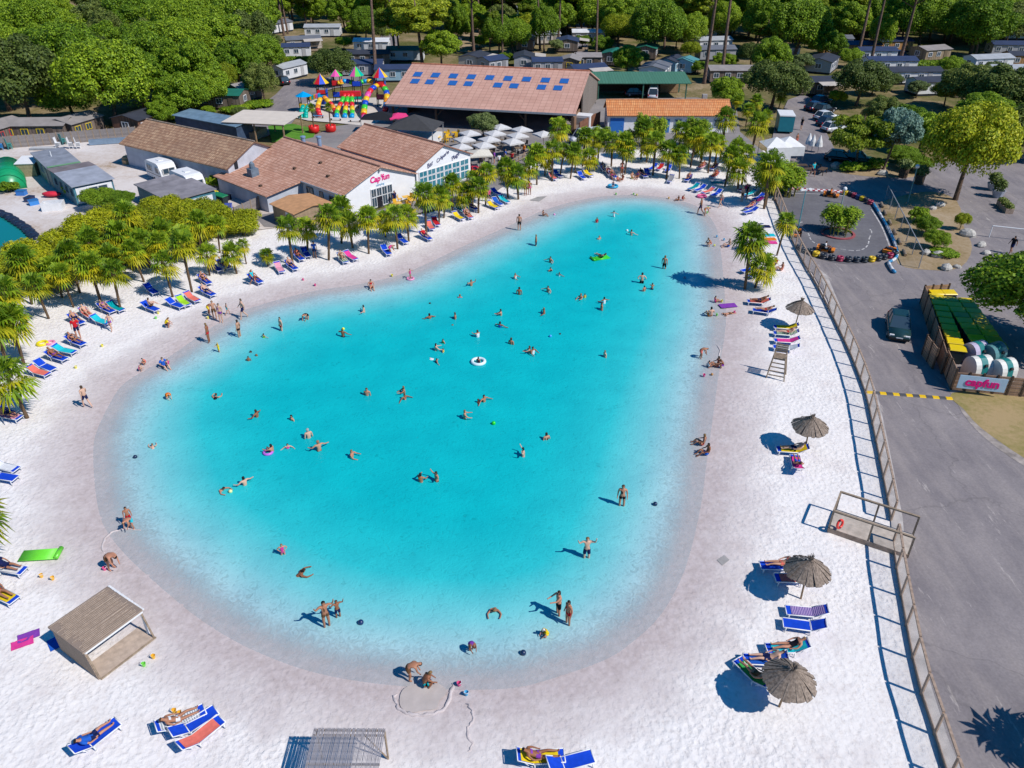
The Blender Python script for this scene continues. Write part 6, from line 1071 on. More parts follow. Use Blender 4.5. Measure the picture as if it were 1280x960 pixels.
# parasols, floats, balls
for i, (x, y, lb) in enumerate([(993, 411, 'straw parasol above four loungers, highest in the picture'), (1006, 562, 'straw parasol between the lifeguard chair and the landing'), (1001, 748, 'straw parasol below the wooden landing'), (974, 883, 'straw parasol lowest on the beach')]): straw_parasol(x, y, lb, i * .8, .05 * (-1) ** i)
FLOATM = M['plastic']
def ring(x, y, r, t_, col, lb, z=WATER_Z): p = g(x, y); o = MB().torus((0, 0, 0), r, t_).build('swim_ring', FLOATM, None, True, col); o.location = (p.x, p.y, z + t_ * .6); tag(o, lb, 'swim ring')
ring(598, 452, .48, .13, (.75, .85, .9), 'white and pale blue swim ring in mid lagoon'); ring(53, 430, .36, .11, (.85, .7, .02), 'yellow swim ring on the western sand', .0); ring(63, 429, .3, .09, (.8, .25, .45), 'pink swim ring beside the yellow one', .0); ring(877, 246, .5, .13, (.8, .12, .3), 'pink swim ring before the coral towel', .0); ring(513, 348, .3, .09, (.8, .3, .5), 'pink swim ring around the child before the bar'); ring(335, 565, .26, .09, (.55, .15, .7), 'purple swim ring around a small child')
p = g(598, 452); person('stand', (p.x, p.y, WATER_Z - .75), 1.0, 'child inside the white swim ring', 'suit', 'navy', .72)
def balls(x, y, r, col, lb, z=WATER_Z): r *= .72; p = g(x, y); o = MB().ball((0, 0, 0), r, 14, 9).build('ball', M['plastic'], None, True, col); o.location = (p.x, p.y, z + r * .55); tag(o, lb, 'ball')
balls(617, 529, .2, (.02, .65, .02), 'bright green ball floating in mid lagoon'); balls(288, 614, .17, (.75, .75, .35), 'pale yellow ball between the two southwestern players'); balls(451, 778, .2, (.01, .03, .12), 'dark blue ball in the southwestern shallows'); balls(654, 816, .2, (.01, .03, .09), 'dark ball in the southern shallows'); balls(819, 630, .19, (.01, .03, .09), 'dark ball in the eastern shallows'); balls(169, 571, .18, (.01, .03, .08), 'dark ball in the western shallows'); balls(784, 288, .17, (.7, .85, .85), 'white ball in the far lagoon'); balls(688, 420, .17, (.05, .35, .8), 'small blue float beside a swimmer'); balls(856, 347, .17, (.12, .2, .3), 'grey blue ball in the eastern shallows'); balls(893, 307, .13, (.8, .8, .05), 'yellow ball by the crouching woman', 0); balls(429, 411, .17, (.85, .85, .05), 'yellow ball over the man off the club shore', WATER_Z); balls(693, 268, .16, (.85, .3, .6), 'pink ball at the far left waterline'); balls(890, 468, .14, (.5, .25, .08), 'brown ball in the right sand group', -.04)
person('wade', tuple(g(429, 421, WATER_Z)[:2]) + (WATER_Z - .95,), 1.2, 'man reaching for the yellow ball off the club shore', 'shorts', 'navy', 1)
def mattress(x, y, rz, L, w, col, lb, z=0.0, n_=9):
    p = g(x, y); t = thing('air_mattress', lb, 'air mattress', (p.x, p.y, z), rz)
    for i in range(n_): MB().tube([(-L / 2, -w / 2 + w * (i + .5) / n_, .09), (L / 2, -w / 2 + w * (i + .5) / n_, .09)], w / n_ * .56, 7).build('tube', FLOATM, t, True, color=col)
    MB().tube([(-L / 2 - .05, -w / 2, .14), (-L / 2 - .05, w / 2, .14)], .13, 8).build('pillow', FLOATM, t, True, color=tuple(c * .8 for c in col)); return t
mattress(50, 695, heading(50, 695, -30, 2), 1.9, .8, (.18, .75, .05), 'lime green air mattress on the western sand'); mattress(751, 322, .4, 1.7, .85, (.05, .6, .03), 'green float carrying a bather', WATER_Z - .05); p = g(751, 321); person('lie', (p.x, p.y, WATER_Z + .06), 2.2, 'bather lying on the green float', 'shorts', 'black', 1)
t = thing('toy_boat', 'blue inflatable boat on the far shore', 'toy boat', tuple(g(766, 234)), .2); MB().torus((0, 0, .15), .55, .15, 18, 8).build('hull', FLOATM, t, True, color=(.02, .35, .6)); MB().lathe([(.5, .05), (.5, .1)], 14).build('floor', FLOATM, t, color=(.3, .5, .6))
tr = random.Random(3)
TOY = [(770, 243), (792, 243), (796, 244), (836, 248), (885, 260), (900, 252), (884, 266), (896, 296), (905, 300), (918, 391), (902, 377), (896, 394), (880, 470), (131, 712), (66, 724), (180, 832), (192, 822), (574, 856), (583, 868), (198, 392), (260, 398), (379, 350), (394, 357), (490, 345), (225, 893), (218, 890), (52, 721), (195, 398), (95, 460), (128, 433)]
for i, (x, y) in enumerate(sorted(TOY)):
    p = g(x, y); col = tr.choice([(.8, .1, .3), (.9, .5, .05), (.1, .5, .8), (.2, .7, .1), (.85, .75, .1)]); t = thing('sand_bucket', f'small sand bucket, {nth(i)} from the left on the beach', 'bucket', (p.x, p.y, -.03 if bed_at(p.x, p.y) > -.1 else -.05), tr.uniform(0, 6), 'sand toys on the beach'); MB().lathe([(.07, 0), (.11, .2), (.10, .2), (.065, .02)], 10).build('pail', M['plastic'], t, color=col); MB().tube([(-.1, 0, .19), (-.08, .1, .24), (.08, .1, .24), (.1, 0, .19)], .012, 5).build('handle', M['plastic'], t, color=(.8, .8, .8))
# lifeguard chair, shelters, landing
t = thing('lifeguard_chair', 'tall wooden lifeguard chair beside the loungers', 'chair', tuple(g(970, 470)), heading(970, 470, 10, 2))
for sx in (-.5, .5):
    for sy in (-.45, .45): MB().tube([(sx * 1.3, sy * 1.2, -.1), (sx * .8, sy * .9, 1.9)], .05, 6).build('leg', M['wood'], t)
for i in range(5): MB().box((0, -.5 + .03 * i, .3 + .33 * i), (1.1 - .06 * i, .08, .06)).build('rung', M['wood'], t)
for i in range(5): MB().box((0, -.36 + .18 * i, 1.72), (.9, .14, .04)).build('slat', M['wood'], t)
for i in range(4): MB().box((0, .44, 1.9 + .17 * i), (.9, .04, .13)).build('slat', M['wood'], t)
A = g(126, 850); B = g(195, 797)
rs, Ls = frame(A, B); t = thing('thatched_shelter', 'reed roofed shelter on the lower left sand', 'shelter', A, rs)
thatch = boards('reed_thatch', (0.40, 0.30, 0.235), (0.29, 0.22, 0.175), .045, 'y', .16)
MB().slab([(-.12, .42, 1.66), (Ls + .02, .42, 1.66), (Ls + .02, 3.25, 1.56), (-.12, 3.25, 1.56)], .09).build('roof', thatch, t)
rg = random.Random(18)
for k in range(26): MB().tube([(-.16 + rg.uniform(0, .5), .5 + k * .105, 1.69 - k * .0037), (Ls - rg.uniform(0, .4), .5 + k * .105 + rg.uniform(-.05, .05), 1.69 - k * .0037)], .014, 5).build('reed', plain('pale_reed', (0.44, 0.35, 0.28), .9, .2, 5), t)
for k in range(14): MB().box((Ls + .06, .5 + k * .2, 1.6), (.10, .12 + rg.uniform(0, .06), .05), rg.uniform(-.2, .2)).build('thatch_tuft', M['whitepaint'], t)
for x_ in (.02, Ls - .06):
    for y_ in (.5, 3.1): MB().tube([(x_, y_, -.05), (x_, y_, 1.56)], .055, 6).build('post', M['whitepaint'], t)
    MB().tube([(x_, .06, .05), (x_, .52, 1.55)], .045, 6).build('brace', M['wood'], t)
MB().profile([(.08, 0), (3.1, 0), (3.1, 1.5), (.5, 1.52)], 'x', -.05, -.01).build('side_wall', boards('tan_reed_wall', (0.36, 0.26, 0.19), (0.44, 0.33, 0.25), .06, 'y', .1), t)
MB().box((Ls / 2, .46, 1.5), (Ls, .07, .1)).build('beam', M['whitepaint'], t); MB().b2(.02, Ls, -.04, .03, 0, .07).build('sill', M['wood'], t)
MB().b2(.0, Ls - .02, .05, 1.25, .0, .03).build('floor_mat', plain('tan_mat', (0.52, 0.41, 0.33), .95, .14, 3, bmp=.3), t)
A = g(397, 958); t = thing('reed_shelter', 'reed slat shade shelter cut by the bottom edge', 'shelter', A, R(-.5)); WS = 2.85
for x_ in (.1, WS - .02):
    for y_ in (.38, -2.1): MB().tube([(x_, y_, -.1), (x_, y_, 1.75)], .045, 6).build('post', M['wood'], t)
MB().tube([(WS - .02, .36, .0), (WS - .9, .36, 1.7)], .035, 5).build('brace', M['wood'], t)
for y_ in (.44, .22, -1.0, -2.1): MB().box((WS / 2, y_, 1.76), (WS, .07, .06)).build('beam', M['wood'], t)
rg = random.Random(8); sm_ = MB().box((0, 0, 0), (.028, 2.75, .02)).mesh('slat', plain('grey_reed', (0.33, 0.31, 0.33), .9, .25, 6))
for i in range(66): o = ob('slat', sm_, t); o.location = (.02 + i * WS / 66 + rg.uniform(-.012, .012), -.87, 1.81); o.rotation_euler = (0, 0, rg.uniform(-.014, .014))
# wooden landing at the fence
t = thing('landing', 'wooden railed landing with sandy deck at the beach fence', 'landing', tuple(g(1035, 664)), heading(1035, 664, 76, 26)); Lg = 4.1
MB().b2(0, Lg, 0, 1.9, .02, .22).build('deck', plain('sandy_deck', (0.50, 0.43, 0.37), .9, .15, 3), t)
for y_ in (0, 1.9):
    for x_ in (0, Lg / 2, Lg): MB().box((x_, y_, .75), (.1, .1, 1.5)).build('post', M['wood'], t)
    MB().box((Lg / 2, y_, 1.48), (Lg, .12, .09)).build('rail', M['wood'], t)
MB().box((0, .95, 1.48), (.09, 1.78, .09)).build('rail', M['wood'], t); MB().b2(-.04, Lg, -.09, -.055, 0, .3).build('kick_board', M['pinkwood'], t)
o = MB().torus((0, 0, 0), .24, .07, 16, 8).build('life_buoy', M['plastic'], None, True, (.8, .05, .04)); o.location = tuple(g(1050, 655, .7)); o.rotation_euler = (R(80), 0, .6); tag(o, 'red life buoy hanging on the wooden landing', 'life buoy')
p = g(1050, 655, .7); o.location = (p.x, p.y, .7)
# beach fence: each bay has its posts, rails and netting
m, n, b = newmat('fine_netting'); b.inputs['Base Color'].default_value = (.62, .6, .58, 1); b.inputs['Roughness'].default_value = .9
co = objcoord(n); tn = noise(n, co, 1.2, 3); mr_ = N(n, 'MapRange'); n.links.new(tn.outputs['Fac'], mr_.inputs[0]); mr_.inputs[3].default_value = .05; mr_.inputs[4].default_value = .13; n.links.new(mr_.outputs[0], b.inputs['Alpha']); NET = m
t = thing('beach_fence', 'long timber post and rail fence with netting between sand and road', 'fence', tuple(g(*FENCE_PX[4])), 0.0); org = t.location.copy()
FW = smooth_poly([tuple(g(*p_)[:2]) for p_ in FENCE_PX], 12)[:-(12)]
acc = [0.0]
for i in range(1, len(FW)): acc.append(acc[-1] + float(np.hypot(*(FW[i] - FW[i - 1]))))
nb = int(acc[-1] / 1.95); stn = []
for k in range(nb + 1):
    d_ = acc[-1] * k / nb; stn.append((float(np.interp(d_, acc, FW[:, 0])), float(np.interp(d_, acc, FW[:, 1]))))
HP = 1.45; pm = MB().box((0, 0, HP / 2 - .1), (.10, .10, HP + .2)).mesh('post', M['pinkwood'])
gate = g(1113, 670)
for k in range(nb + 1):
    x, y = stn[k]; o = ob('post', pm, t); o.location = (x - org.x, y - org.y, 0); o.rotation_euler = (0, 0, .3)
    if k < nb:
        x2, y2 = stn[k + 1]; L = math.hypot(x2 - x, y2 - y); a = math.atan2(y2 - y, x2 - x)
        if math.hypot((x + x2) / 2 - gate.x, (y + y2) / 2 - gate.y) < .9: continue
        for nm, me_ in (('top_rail', MB().b2(.05, L - .05, -.055, .055, HP - .02, HP + .07).mesh('top_rail', M['pinkwood'])), ('kick_board', MB().b2(.05, L - .05, -.02, .02, .0, .24).mesh('kick_board', M['pinkwood'])), ('netting', MB().b2(.06, L - .06, -.004, .004, .25, HP - .04).mesh('netting', NET))):
            o = ob(nm, me_, t); o.location = (x - org.x, y - org.y, 0); o.rotation_euler = (0, 0, a)
# dug sand pool and beach channels
patch('sand_pool', [(500, 870), (506, 860), (520, 855), (541, 852), (556, 860), (557, 868), (549, 876), (545, 886), (530, 888), (514, 891), (501, 884)], .012, plain('murky_puddle', (0.51, 0.445, 0.415), .4, .08, 1.5), 'murky water in the pool dug in the sand', sm=3)
def ridge(name, pts, r_, lb):
    mb = MB(); r0_ = random.Random(len(lb)); P = [Vector((q_[0] + r0_.uniform(-.05, .05), q_[1] + r0_.uniform(-.05, .05), 0)) for q_ in smooth_poly([tuple(g(*p_)[:2]) for p_ in pts], 6)[:-6]]; nP = len(P); mb.tube([(p_.x, p_.y, sandz(p_) - .01) for p_ in P], [r_ * r0_.uniform(.55, 1.1) * min(1, .3 + min(i, nP - 1 - i) / 4) for i in range(nP)], 6); tag(mb.build(name, plain('damp_sand', (0.56, 0.49, 0.485), .9, .12, 3, bmp=.4), None, True), lb, 'sand bank')
ridge('sand_bank', [(497, 866), (495, 878), (505, 890), (530, 893), (555, 886), (563, 866), (560, 852)], .10, 'low sand bank around the dug pool'); ridge('sand_bank', [(582, 880), (592, 895), (583, 912), (590, 930), (584, 936)], .07, 'winding sand ridge right of the dug pool'); ridge('sand_bank', [(131, 690), (131, 672), (145, 662), (168, 660), (176, 668)], .09, 'low sand bank around the western pool'); ridge('sand_bank', [(893, 430), (900, 436), (897, 448)], .08, 'ditch bank by the right sand group')
o = patch('boardwalk', [(662, 250), (672, 246), (684, 245), (674, 252)], .012, M['concrete'], 'grey mat laid on the far left sand'); 
o = patch('drain_cover', [(896, 700), (905, 694), (912, 700), (903, 707)], .012, M['concrete'], 'concrete slab set in the right sand')
# ------------------------------------------------------------------ vehicles
def make_car(L=4.2, w=1.75, h=1.45, kind='car'):
    hb = .78 if kind == 'car' else .95; mb = MB()
    def ring(x, z0, z1, hw): return [(x, -hw, z0), (x, -hw * 1.0, (z0 + z1) / 2), (x, -hw * .94, z1), (x, hw * .94, z1), (x, hw, (z0 + z1) / 2), (x, hw, z0)]
    secs = [(-L / 2, .38, hb * .86, .72), (-L / 2 + .12, .24, hb * .98, .86), (-L / 2 + .6, .22, hb, .875), (0, .22, hb, .875), (L / 2 - 1.15, .22, hb * .98, .875), (L / 2 - .35, .22, hb * .88, .85), (L / 2 - .06, .26, hb * .74, .74), (L / 2, .36, hb * .62, .66)]
    V = []; fs = []
    for s_ in secs: V += ring(*s_)
    for i in range(len(secs) - 1):
        for k in range(6): fs.append((i * 6 + k, i * 6 + (k + 1) % 6, (i + 1) * 6 + (k + 1) % 6, (i + 1) * 6 + k))
    fs += [tuple(range(5, -1, -1)), tuple(range((len(secs) - 1) * 6, len(secs) * 6))]; mb.add(V, fs); body = mb.mesh('body', M['carpaint'], True)
    x0, x1, r0, r1 = (-L / 2 + .25, L / 2 - 1.15, -L / 2 + .75, L / 2 - 2.0) if kind == 'car' else (-L / 2 + .05, L / 2 - .75, -L / 2 + .15, L / 2 - 1.35)
    hw = w / 2 * .9; rw = w / 2 * .72
    gl = MB(); gl.add([(x0, -hw, hb - .02), (x1, -hw, hb - .04), (x1, hw, hb - .04), (x0, hw, hb - .02), (r0, -rw, h - .03), (r1, -rw, h - .03), (r1, rw, h - .03), (r0, rw, h - .03)], [(0, 3, 2, 1), (4, 5, 6, 7), (0, 1, 5, 4), (1, 2, 6, 5), (2, 3, 7, 6), (3, 0, 4, 7)]); cab = gl.mesh('windows', M['pane'])
    rf = MB(); rf.add([(r0 - .02, -rw - .01, h - .05), (r1 + .02, -rw - .01, h - .05), (r1 + .02, rw + .01, h - .05), (r0 - .02, rw + .01, h - .05), (r0 + .12, -rw + .1, h + .02), (r1 - .15, -rw + .1, h + .02), (r1 - .15, rw - .1, h + .02), (r0 + .12, rw - .1, h + .02)], [(0, 3, 2, 1), (4, 5, 6, 7), (0, 1, 5, 4), (1, 2, 6, 5), (2, 3, 7, 6), (3, 0, 4, 7)])
    for sy in (-1, 1):
        for xa, xb in ((x0, r0), (x1, r1), ((x0 + x1) / 2 - .1, (r0 + r1) / 2 - .1)): rf.tube([(xa, sy * hw * 1.005, hb - .02), (xb, sy * rw * 1.01, h - .03)], .04, 4)
    if kind == 'van': rf.b2(x0, -L / 2 + L * .42, -hw - .01, -hw + .02, hb - .02, h - .25); rf.b2(x0, -L / 2 + L * .42, hw - .02, hw + .01, hb - .02, h - .25)
    roof = rf.mesh('roof', M['carpaint'])
    ty = MB(); V = []
    for s_ in (-.1, .1):
        for k in range(14): V.append((.31 * math.cos(2 * PI * k / 14), s_, .31 * math.sin(2 * PI * k / 14)))
    ty.add(V, [(k, (k + 1) % 14, 14 + (k + 1) % 14, 14 + k) for k in range(14)] + [tuple(range(13, -1, -1)), tuple(range(14, 28))]); tyre = ty.mesh('wheel', M['black'])
    rm = MB(); V = [(.19 * math.cos(2 * PI * k / 10), s_, .19 * math.sin(2 * PI * k / 10)) for s_ in (-.115, .115) for k in range(10)]; rm.add(V, [(k, (k + 1) % 10, 10 + (k + 1) % 10, 10 + k) for k in range(10)] + [tuple(range(9, -1, -1)), tuple(range(10, 20))]); rim = rm.mesh('rim', M['metal'])
    hl = MB().box((0, 0, 0), (.14, .34, .14)).mesh('headlight', M['whitepaint']); tl = MB().box((0, 0, 0), (.1, .22, .22)).mesh('tail_light', plain('red_lens', (.5, .01, .01), .2, .05))
    pl = MB().box((0, 0, 0), (.03, .5, .11)).mesh('number_plate', M['whitepaint']); bp = MB().box((0, 0, 0), (.16, w * .86, .16)).mesh('bumper', M['black'])
    return dict(L=L, w=w, body=body, cab=cab, roof=roof, tyre=tyre, rim=rim, hl=hl, tl=tl, pl=pl, bp=bp, hb=hb)
CAR = make_car(); VAN = make_car(4.9, 1.85, 1.95, 'van')
def car(x, y, d, col, label, P=CAR, name='parked_car', group='parked cars', cat='car'):
    p = g(x, y); t = thing(name, label, cat, (p.x, p.y, .055), heading(x, y, *d), group); L, w = P['L'], P['w']
    ob('body', P['body'], t, col); ob('windows', P['cab'], t); ob('roof', P['roof'], t, col)
    for sx in (-L / 2 + .8, L / 2 - .82):
        for sy in (-1, 1): o = ob('wheel', P['tyre'], t); o.location = (sx, sy * (w / 2 - .11), .31); ob('rim', P['rim'], o)
    for sy in (-1, 1):
        o = ob('headlight', P['hl'], t); o.location = (L / 2 - .12, sy * w * .33, P['hb'] * .72); o = ob('tail_light', P['tl'], t); o.location = (-L / 2 + .03, sy * w * .38, P['hb'] * .85)
    o = ob('number_plate', P['pl'], t); o.location = (L / 2 + .012, 0, .42)
    o = ob('bumper', P['bp'], t); o.location = (L / 2 - .04, 0, .32); o = ob('bumper', P['bp'], t); o.location = (-L / 2 + .03, 0, .36)
    return t
car(1121, 415, (2, 20), (.015, .045, .05), 'dark teal car parked beside the bin enclosure')
car(354, 105, (-14, -7), (.02, .025, .035), 'black car parked at the bend of the playground lane'); car(816, 122, (2, -12), (.75, .76, .8), 'white van parked under the green car port', VAN, 'van', 'vans', 'van'); car(732, 178, (-20, 2), (.72, .74, .78), 'white minibus in front of the hall end', VAN, 'minibus', 'vans', 'minibus')
for x, y, d, c, lb in [(1026, 130, (16, -3), (.02, .04, .12), 'dark blue car, highest in the row on the drive'), (1020, 138, (16, -2), (.02, .035, .1), 'navy car, second in the row on the drive'), (1030, 141, (16, -3), (.01, .01, .015), 'black car with red lights in the row on the drive'), (1032, 150, (16, -2), (.7, .72, .75), 'white car in the row on the drive'), (1036, 157, (16, -2), (.02, .04, .09), 'dark car below the white one on the drive'), (1042, 164, (16, -2), (.6, .62, .66), 'silver car at the lower end of the drive row'), (1072, 203, (18, 2), (.02, .12, .10), 'dark green car behind the umbrella pine'), (1050, 202, (18, 2), (.012, .015, .02), 'black car left behind the umbrella pine'), (748, 83, (4, -8), (.7, .7, .74), 'white car beside the weathered chalets'), (847, 90, (14, 3), (.6, .62, .66), 'silver car beside the pale blue chalet'), (1125, 72, (14, 2), (.03, .08, .18), 'blue car beside the hedge among white homes'), (1103, 68, (14, 2), (.02, .05, .12), 'dark car by the honey timber lodge'), (570, 52, (10, -4), (.02, .03, .05), 'dark car on the back lane by the pines'), (795, 120, (10, 0), (.03, .06, .1), 'dark blue car inside the green car port'), (1210, 90, (12, 2), (.1, .11, .13), 'grey car behind the right homes')]: car(x, y, d, c, lb)
# caravans
def caravan(x, y, d, label, L=5.0, w=2.1):
    p = g(x, y); t = thing('caravan', label, 'caravan', (p.x, p.y, 0), heading(x, y, *d), 'caravans beside the warehouse')
    MB().profile([(-L / 2, .5), (L / 2 - .2, .5), (L / 2, .9), (L / 2 - .12, 1.6), (L / 2 - .5, 2.35), (L / 2 - 1.0, 2.5), (-L / 2 + .6, 2.5), (-L / 2 + .15, 2.3), (-L / 2 - .08, 1.5)], 'y', -w / 2, w / 2).build('body', M['whitepaint'], t)
    for sy in (-1, 1):
        window(t, -.9, sy * (w / 2 + .02), 1.65, 1.2, .7, 0 if sy < 0 else PI, (.7, .68, .64)); window(t, 1.2, sy * (w / 2 + .02), 1.65, .9, .7, 0 if sy < 0 else PI, (.7, .68, .64)); o = ob('wheel', CAR['tyre'], t); o.location = (-.1, sy * (w / 2 - .1), .31)
        MB().b2(-L / 2 + .1, L / 2 - .3, sy * (w / 2 + .006) - .005, sy * (w / 2 + .006) + .005, .95, 1.02).build('stripe', plain('brown_stripe', (.3, .2, .15), .6, .1), t)
    o = window(t, L / 2 - .02, 0, 1.6, 1.5, .65, R(90), (.6, .58, .55)); MB().box((0, 0, 2.54), (.8, .6, .1)).build('roof_hatch', M['whitepaint'], t); MB().tube([(L / 2 - .1, .4, .5), (L / 2 + .9, 0, .5), (L / 2 - .1, -.4, .5)], .05, 5).build('drawbar', M['metal'], t); return t
caravan(205, 225, (20, 9), 'cream caravan, left one beside the brown warehouse', 4.2); caravan(238, 240, (20, 9), 'cream caravan, right one beside the brown warehouse', 4.8)
t = thing('catering_trailer', 'white service trailer at the right end of the hall', 'trailer', tuple(g(728, 163)), R(-20)); MB().b2(-1.3, 1.3, -1, 1, .4, 2.4).build('body', M['whitepaint'], t); MB().b2(-1, 1, -1.03, -1.0, 1.2, 2.1).build('hatch', M['metal'], t)
for sy in (-1, 1): o = ob('wheel', CAR['tyre'], t); o.location = (0, sy * .9, .31)
t = thing('catering_trailer', 'teal box trailer with white roof on the drive', 'trailer', tuple(g(979, 164)), R(80)); MB().b2(-1.9, 1.9, -1.1, 1.1, .4, 2.6).build('body', plain('teal_paint', (.02, .2, .26), .4, .06), t); MB().b2(-1.95, 1.95, -1.15, 1.15, 2.6, 2.75).build('roof', M['whitepaint'], t)
for sx in (-.8, .8):
    for sy in (-1, 1): o = ob('wheel', CAR['tyre'], t); o.location = (sx, sy * 1.0, .31)
# ------------------------------------------------------------------ bin enclosure
PW = boards('enclosure_boards', (0.30, 0.185, 0.12), (0.38, 0.25, 0.17), .14, 'z', .08)
def bfence(label, p0, p1, n_, h): return plank_fence(label, p0, p1, n_, h, plain('enclosure_plank', (0.33, 0.205, 0.135), .75, .18, 3), M['darkwood'], 'board_fence', 9)
bfence('long brown board fence on the road side of the bin enclosure', (1150, 380), (1176, 468), 6, 1.75); bfence('short board fence at the top of the bin enclosure', (1150, 380), (1180, 378), 3, 1.75); bfence('angled board screen at the enclosure mouth, left one', (1152, 444), (1165, 462), 2, 1.75); bfence('board screen at the enclosure mouth beside the sign', (1177, 462), (1188, 488), 2, 1.75); bfence('low board fence along the verge carrying the sign', (1188, 488), (1310, 500), 7, 1.55)
t = thing('park_sign', 'pale blue sign with magenta lettering on the board fence', 'sign', tuple(g(1194, 492)), heading(1194, 492, 46, 5)); MB().b2(-.1, 3.0, -.10, -.05, .55, 1.6).build('board', plain('pale_blue_panel', (.42, .58, .74), .4, .04), t); lettering(t, 'capfun', (1.45, -.12, 1.1), (R(90), 0, 0), .85, MAG, 0, .03)
BIN = MB(); BIN.add([(-.42, -.30, 0), (.42, -.30, 0), (.42, .30, 0), (-.42, .30, 0), (-.55, -.38, 1.05), (.55, -.38, 1.05), (.55, .38, 1.05), (-.55, .38, 1.05)], [(0, 3, 2, 1), (4, 5, 6, 7), (0, 1, 5, 4), (1, 2, 6, 5), (2, 3, 7, 6), (3, 0, 4, 7)]); BIN = BIN.mesh('body', plain('dark_bin', (.03, .045, .05), .5, .1))
LID = MB(); LID.add([(-.6, -.42, 0), (.6, -.42, 0), (.6, .42, .05), (-.6, .42, .05), (-.56, -.36, .07), (.56, -.36, .07), (.56, .38, .14), (-.56, .38, .14)], [(0, 3, 2, 1), (4, 5, 6, 7), (0, 1, 5, 4), (1, 2, 6, 5), (2, 3, 7, 6), (3, 0, 4, 7)]); LID = LID.mesh('lid', M['plastic'])
WHL = MB().tube([(0, -.04, 0), (0, .04, 0)], .09, 10).mesh('wheel', M['black'])
def bin_(p, rz_, col, label, grp='wheeled bins of the enclosure'):
    t = thing('wheeled_bin', label, 'bin', (p.x, p.y, .17), rz_, grp); ob('body', BIN, t); o = ob('lid', LID, t, col); o.location = (0, 0, 1.05)
    for sx in (-.3, .3):
        for sy in (-.25, .25): w = ob('wheel', WHL, t); w.location = (sx, sy, -.03)
    return t
YL = (.80, .58, .01); OL = (.25, .22, .02)
a0, a1 = g(1160, 384), g(1188, 458); aa = math.atan2(a1.y - a0.y, a1.x - a0.x)
for i in range(9): q_ = a0 + (a1 - a0) * (i + .5) / 9 + Vector((.3, 0, 0)); bin_(q_, aa + R(90), YL, f'yellow lidded bin, {nth(i)} from the top in the fence row')
b0, b1 = g(1181, 388), g(1222, 452); ab = math.atan2(b1.y - b0.y, b1.x - b0.x); nrm_ = Vector((-math.sin(ab), math.cos(ab), 0))
for i in range(9):
    for k in range(2):
        q_ = b0 + (b1 - b0) * (i + .5) / 9 + nrm_ * (k * 1.25); bin_(q_, ab + R(90), YL if (i * 2 + k) % 3 else (.5, .4, .02), f"yellow lidded bin, {nth(i)} from the top in the {'outer' if k else 'inner'} row under the leafy tree")
for i in range(2): bin_(g(1166 + i * 15, 382), 0, YL, f"yellow lidded bin at the top of the enclosure, {'right' if i else 'left'} one")
for i, (x, y, lb, c1) in enumerate([(1218, 470, 'white and teal bottle bank, left one behind the sign', (.75, .74, .7)), (1248, 474, 'white and teal bottle bank, right one behind the sign', (.75, .74, .7)), (1214, 452, 'lilac bottle bank behind the white ones', (.5, .45, .6)), (1236, 454, 'dull teal bottle bank behind the white ones', (.1, .25, .27))]):
    t = thing('bottle_bank', lb, 'bottle bank', tuple(g(x, y)), .2 + i * .1, 'bottle banks'); W2 = .72
    pr = [(W2 * math.cos(PI * k / 10) * (1 if k not in (0, 10) else 1), .75 + .95 * math.sin(PI * k / 10)) for k in range(11)]; pr = [(W2, .02)] + pr + [(-W2, .02)]
    MB().profile(pr, 'x', -.72, .72).build('shell', M['plastic'], t, color=c1); MB().profile([(u * 1.02, z * 1.012 + .0) for u, z in pr], 'x', -.25, .25).build('band', M['plastic'], t, color=(.01, .2, .2)); MB().tube([(0, -W2 * .95, 1.25), (0, -W2 * 1.06, 1.3)], .12, 10).build('opening', M['black'], t)
# speed bump and road studs
t = thing('speed_bump', 'yellow and black speed bump across the road', 'speed bump', tuple(g(1083, 491)), heading(1083, 491, 105, 8)); n_ = 13; Lb = (g(1190, 499) - g(1083, 491)).length
YB = plain('yellow_rubber', (.80, .50, .01), .6, .06); GB = plain('grey_rubber', (.09, .09, .10), .7, .1); prf = [(-.2, 0), (.2, 0), (.14, .05), (-.14, .05)]
for i in range(n_): MB().profile([(u, z + .055) for u, z in prf], 'x', i * Lb / n_ + .01, (i + 1) * Lb / n_ - .01).build('segment', GB if i % 2 else YB, t)
# ------------------------------------------------------------------ kart track
TY = MB(); TY.lathe([(.16, 0), (.30, .0), (.34, .06), (.34, .18), (.30, .24), (.16, .24), (.14, .12), (.16, 0)], 14, cap=False); TY = TY.mesh('tyre', M['plastic'], True)
arc = smooth_poly([tuple(g(*q_)[:2]) for q_ in [(1003, 312), (1012, 318), (1030, 324), (1052, 327), (1080, 328), (1102, 325), (1112, 318)]], 6)[:-6]
ac = [0.0]
for i in range(1, len(arc)): ac.append(ac[-1] + float(np.hypot(*(arc[i] - arc[i - 1]))))
tcols = [(.03, .035, .05), (.03, .035, .05), (.75, .5, .02), (.03, .04, .06), (.35, .03, .08), (.03, .035, .05), (.02, .03, .04)]
nt_ = int(ac[-1] / .74)
def tyre_stack(x, y, h, col, lb):
    t = thing('tyre_stack', lb, 'tyre stack', (x, y, .06), 0, 'tyre stacks of the kart track')
    for k in range(h): o = ob('tyre', TY, t, col); o.location = (.02 * (k % 2), 0, .24 * k)
for i in range(nt_): d_ = ac[-1] * (i + .5) / nt_; tyre_stack(float(np.interp(d_, ac, arc[:, 0])), float(np.interp(d_, ac, arc[:, 1])), 2, tcols[(i * 3) % 7], f'stack of two tyres, {nth(i)} from the left on the lower track edge')
arc2 = [(1056, 244), (1062, 245), (1067, 247), (1072, 249), (1077, 251), (1082, 253), (1087, 256), (975, 240), (980, 239), (985, 238)]
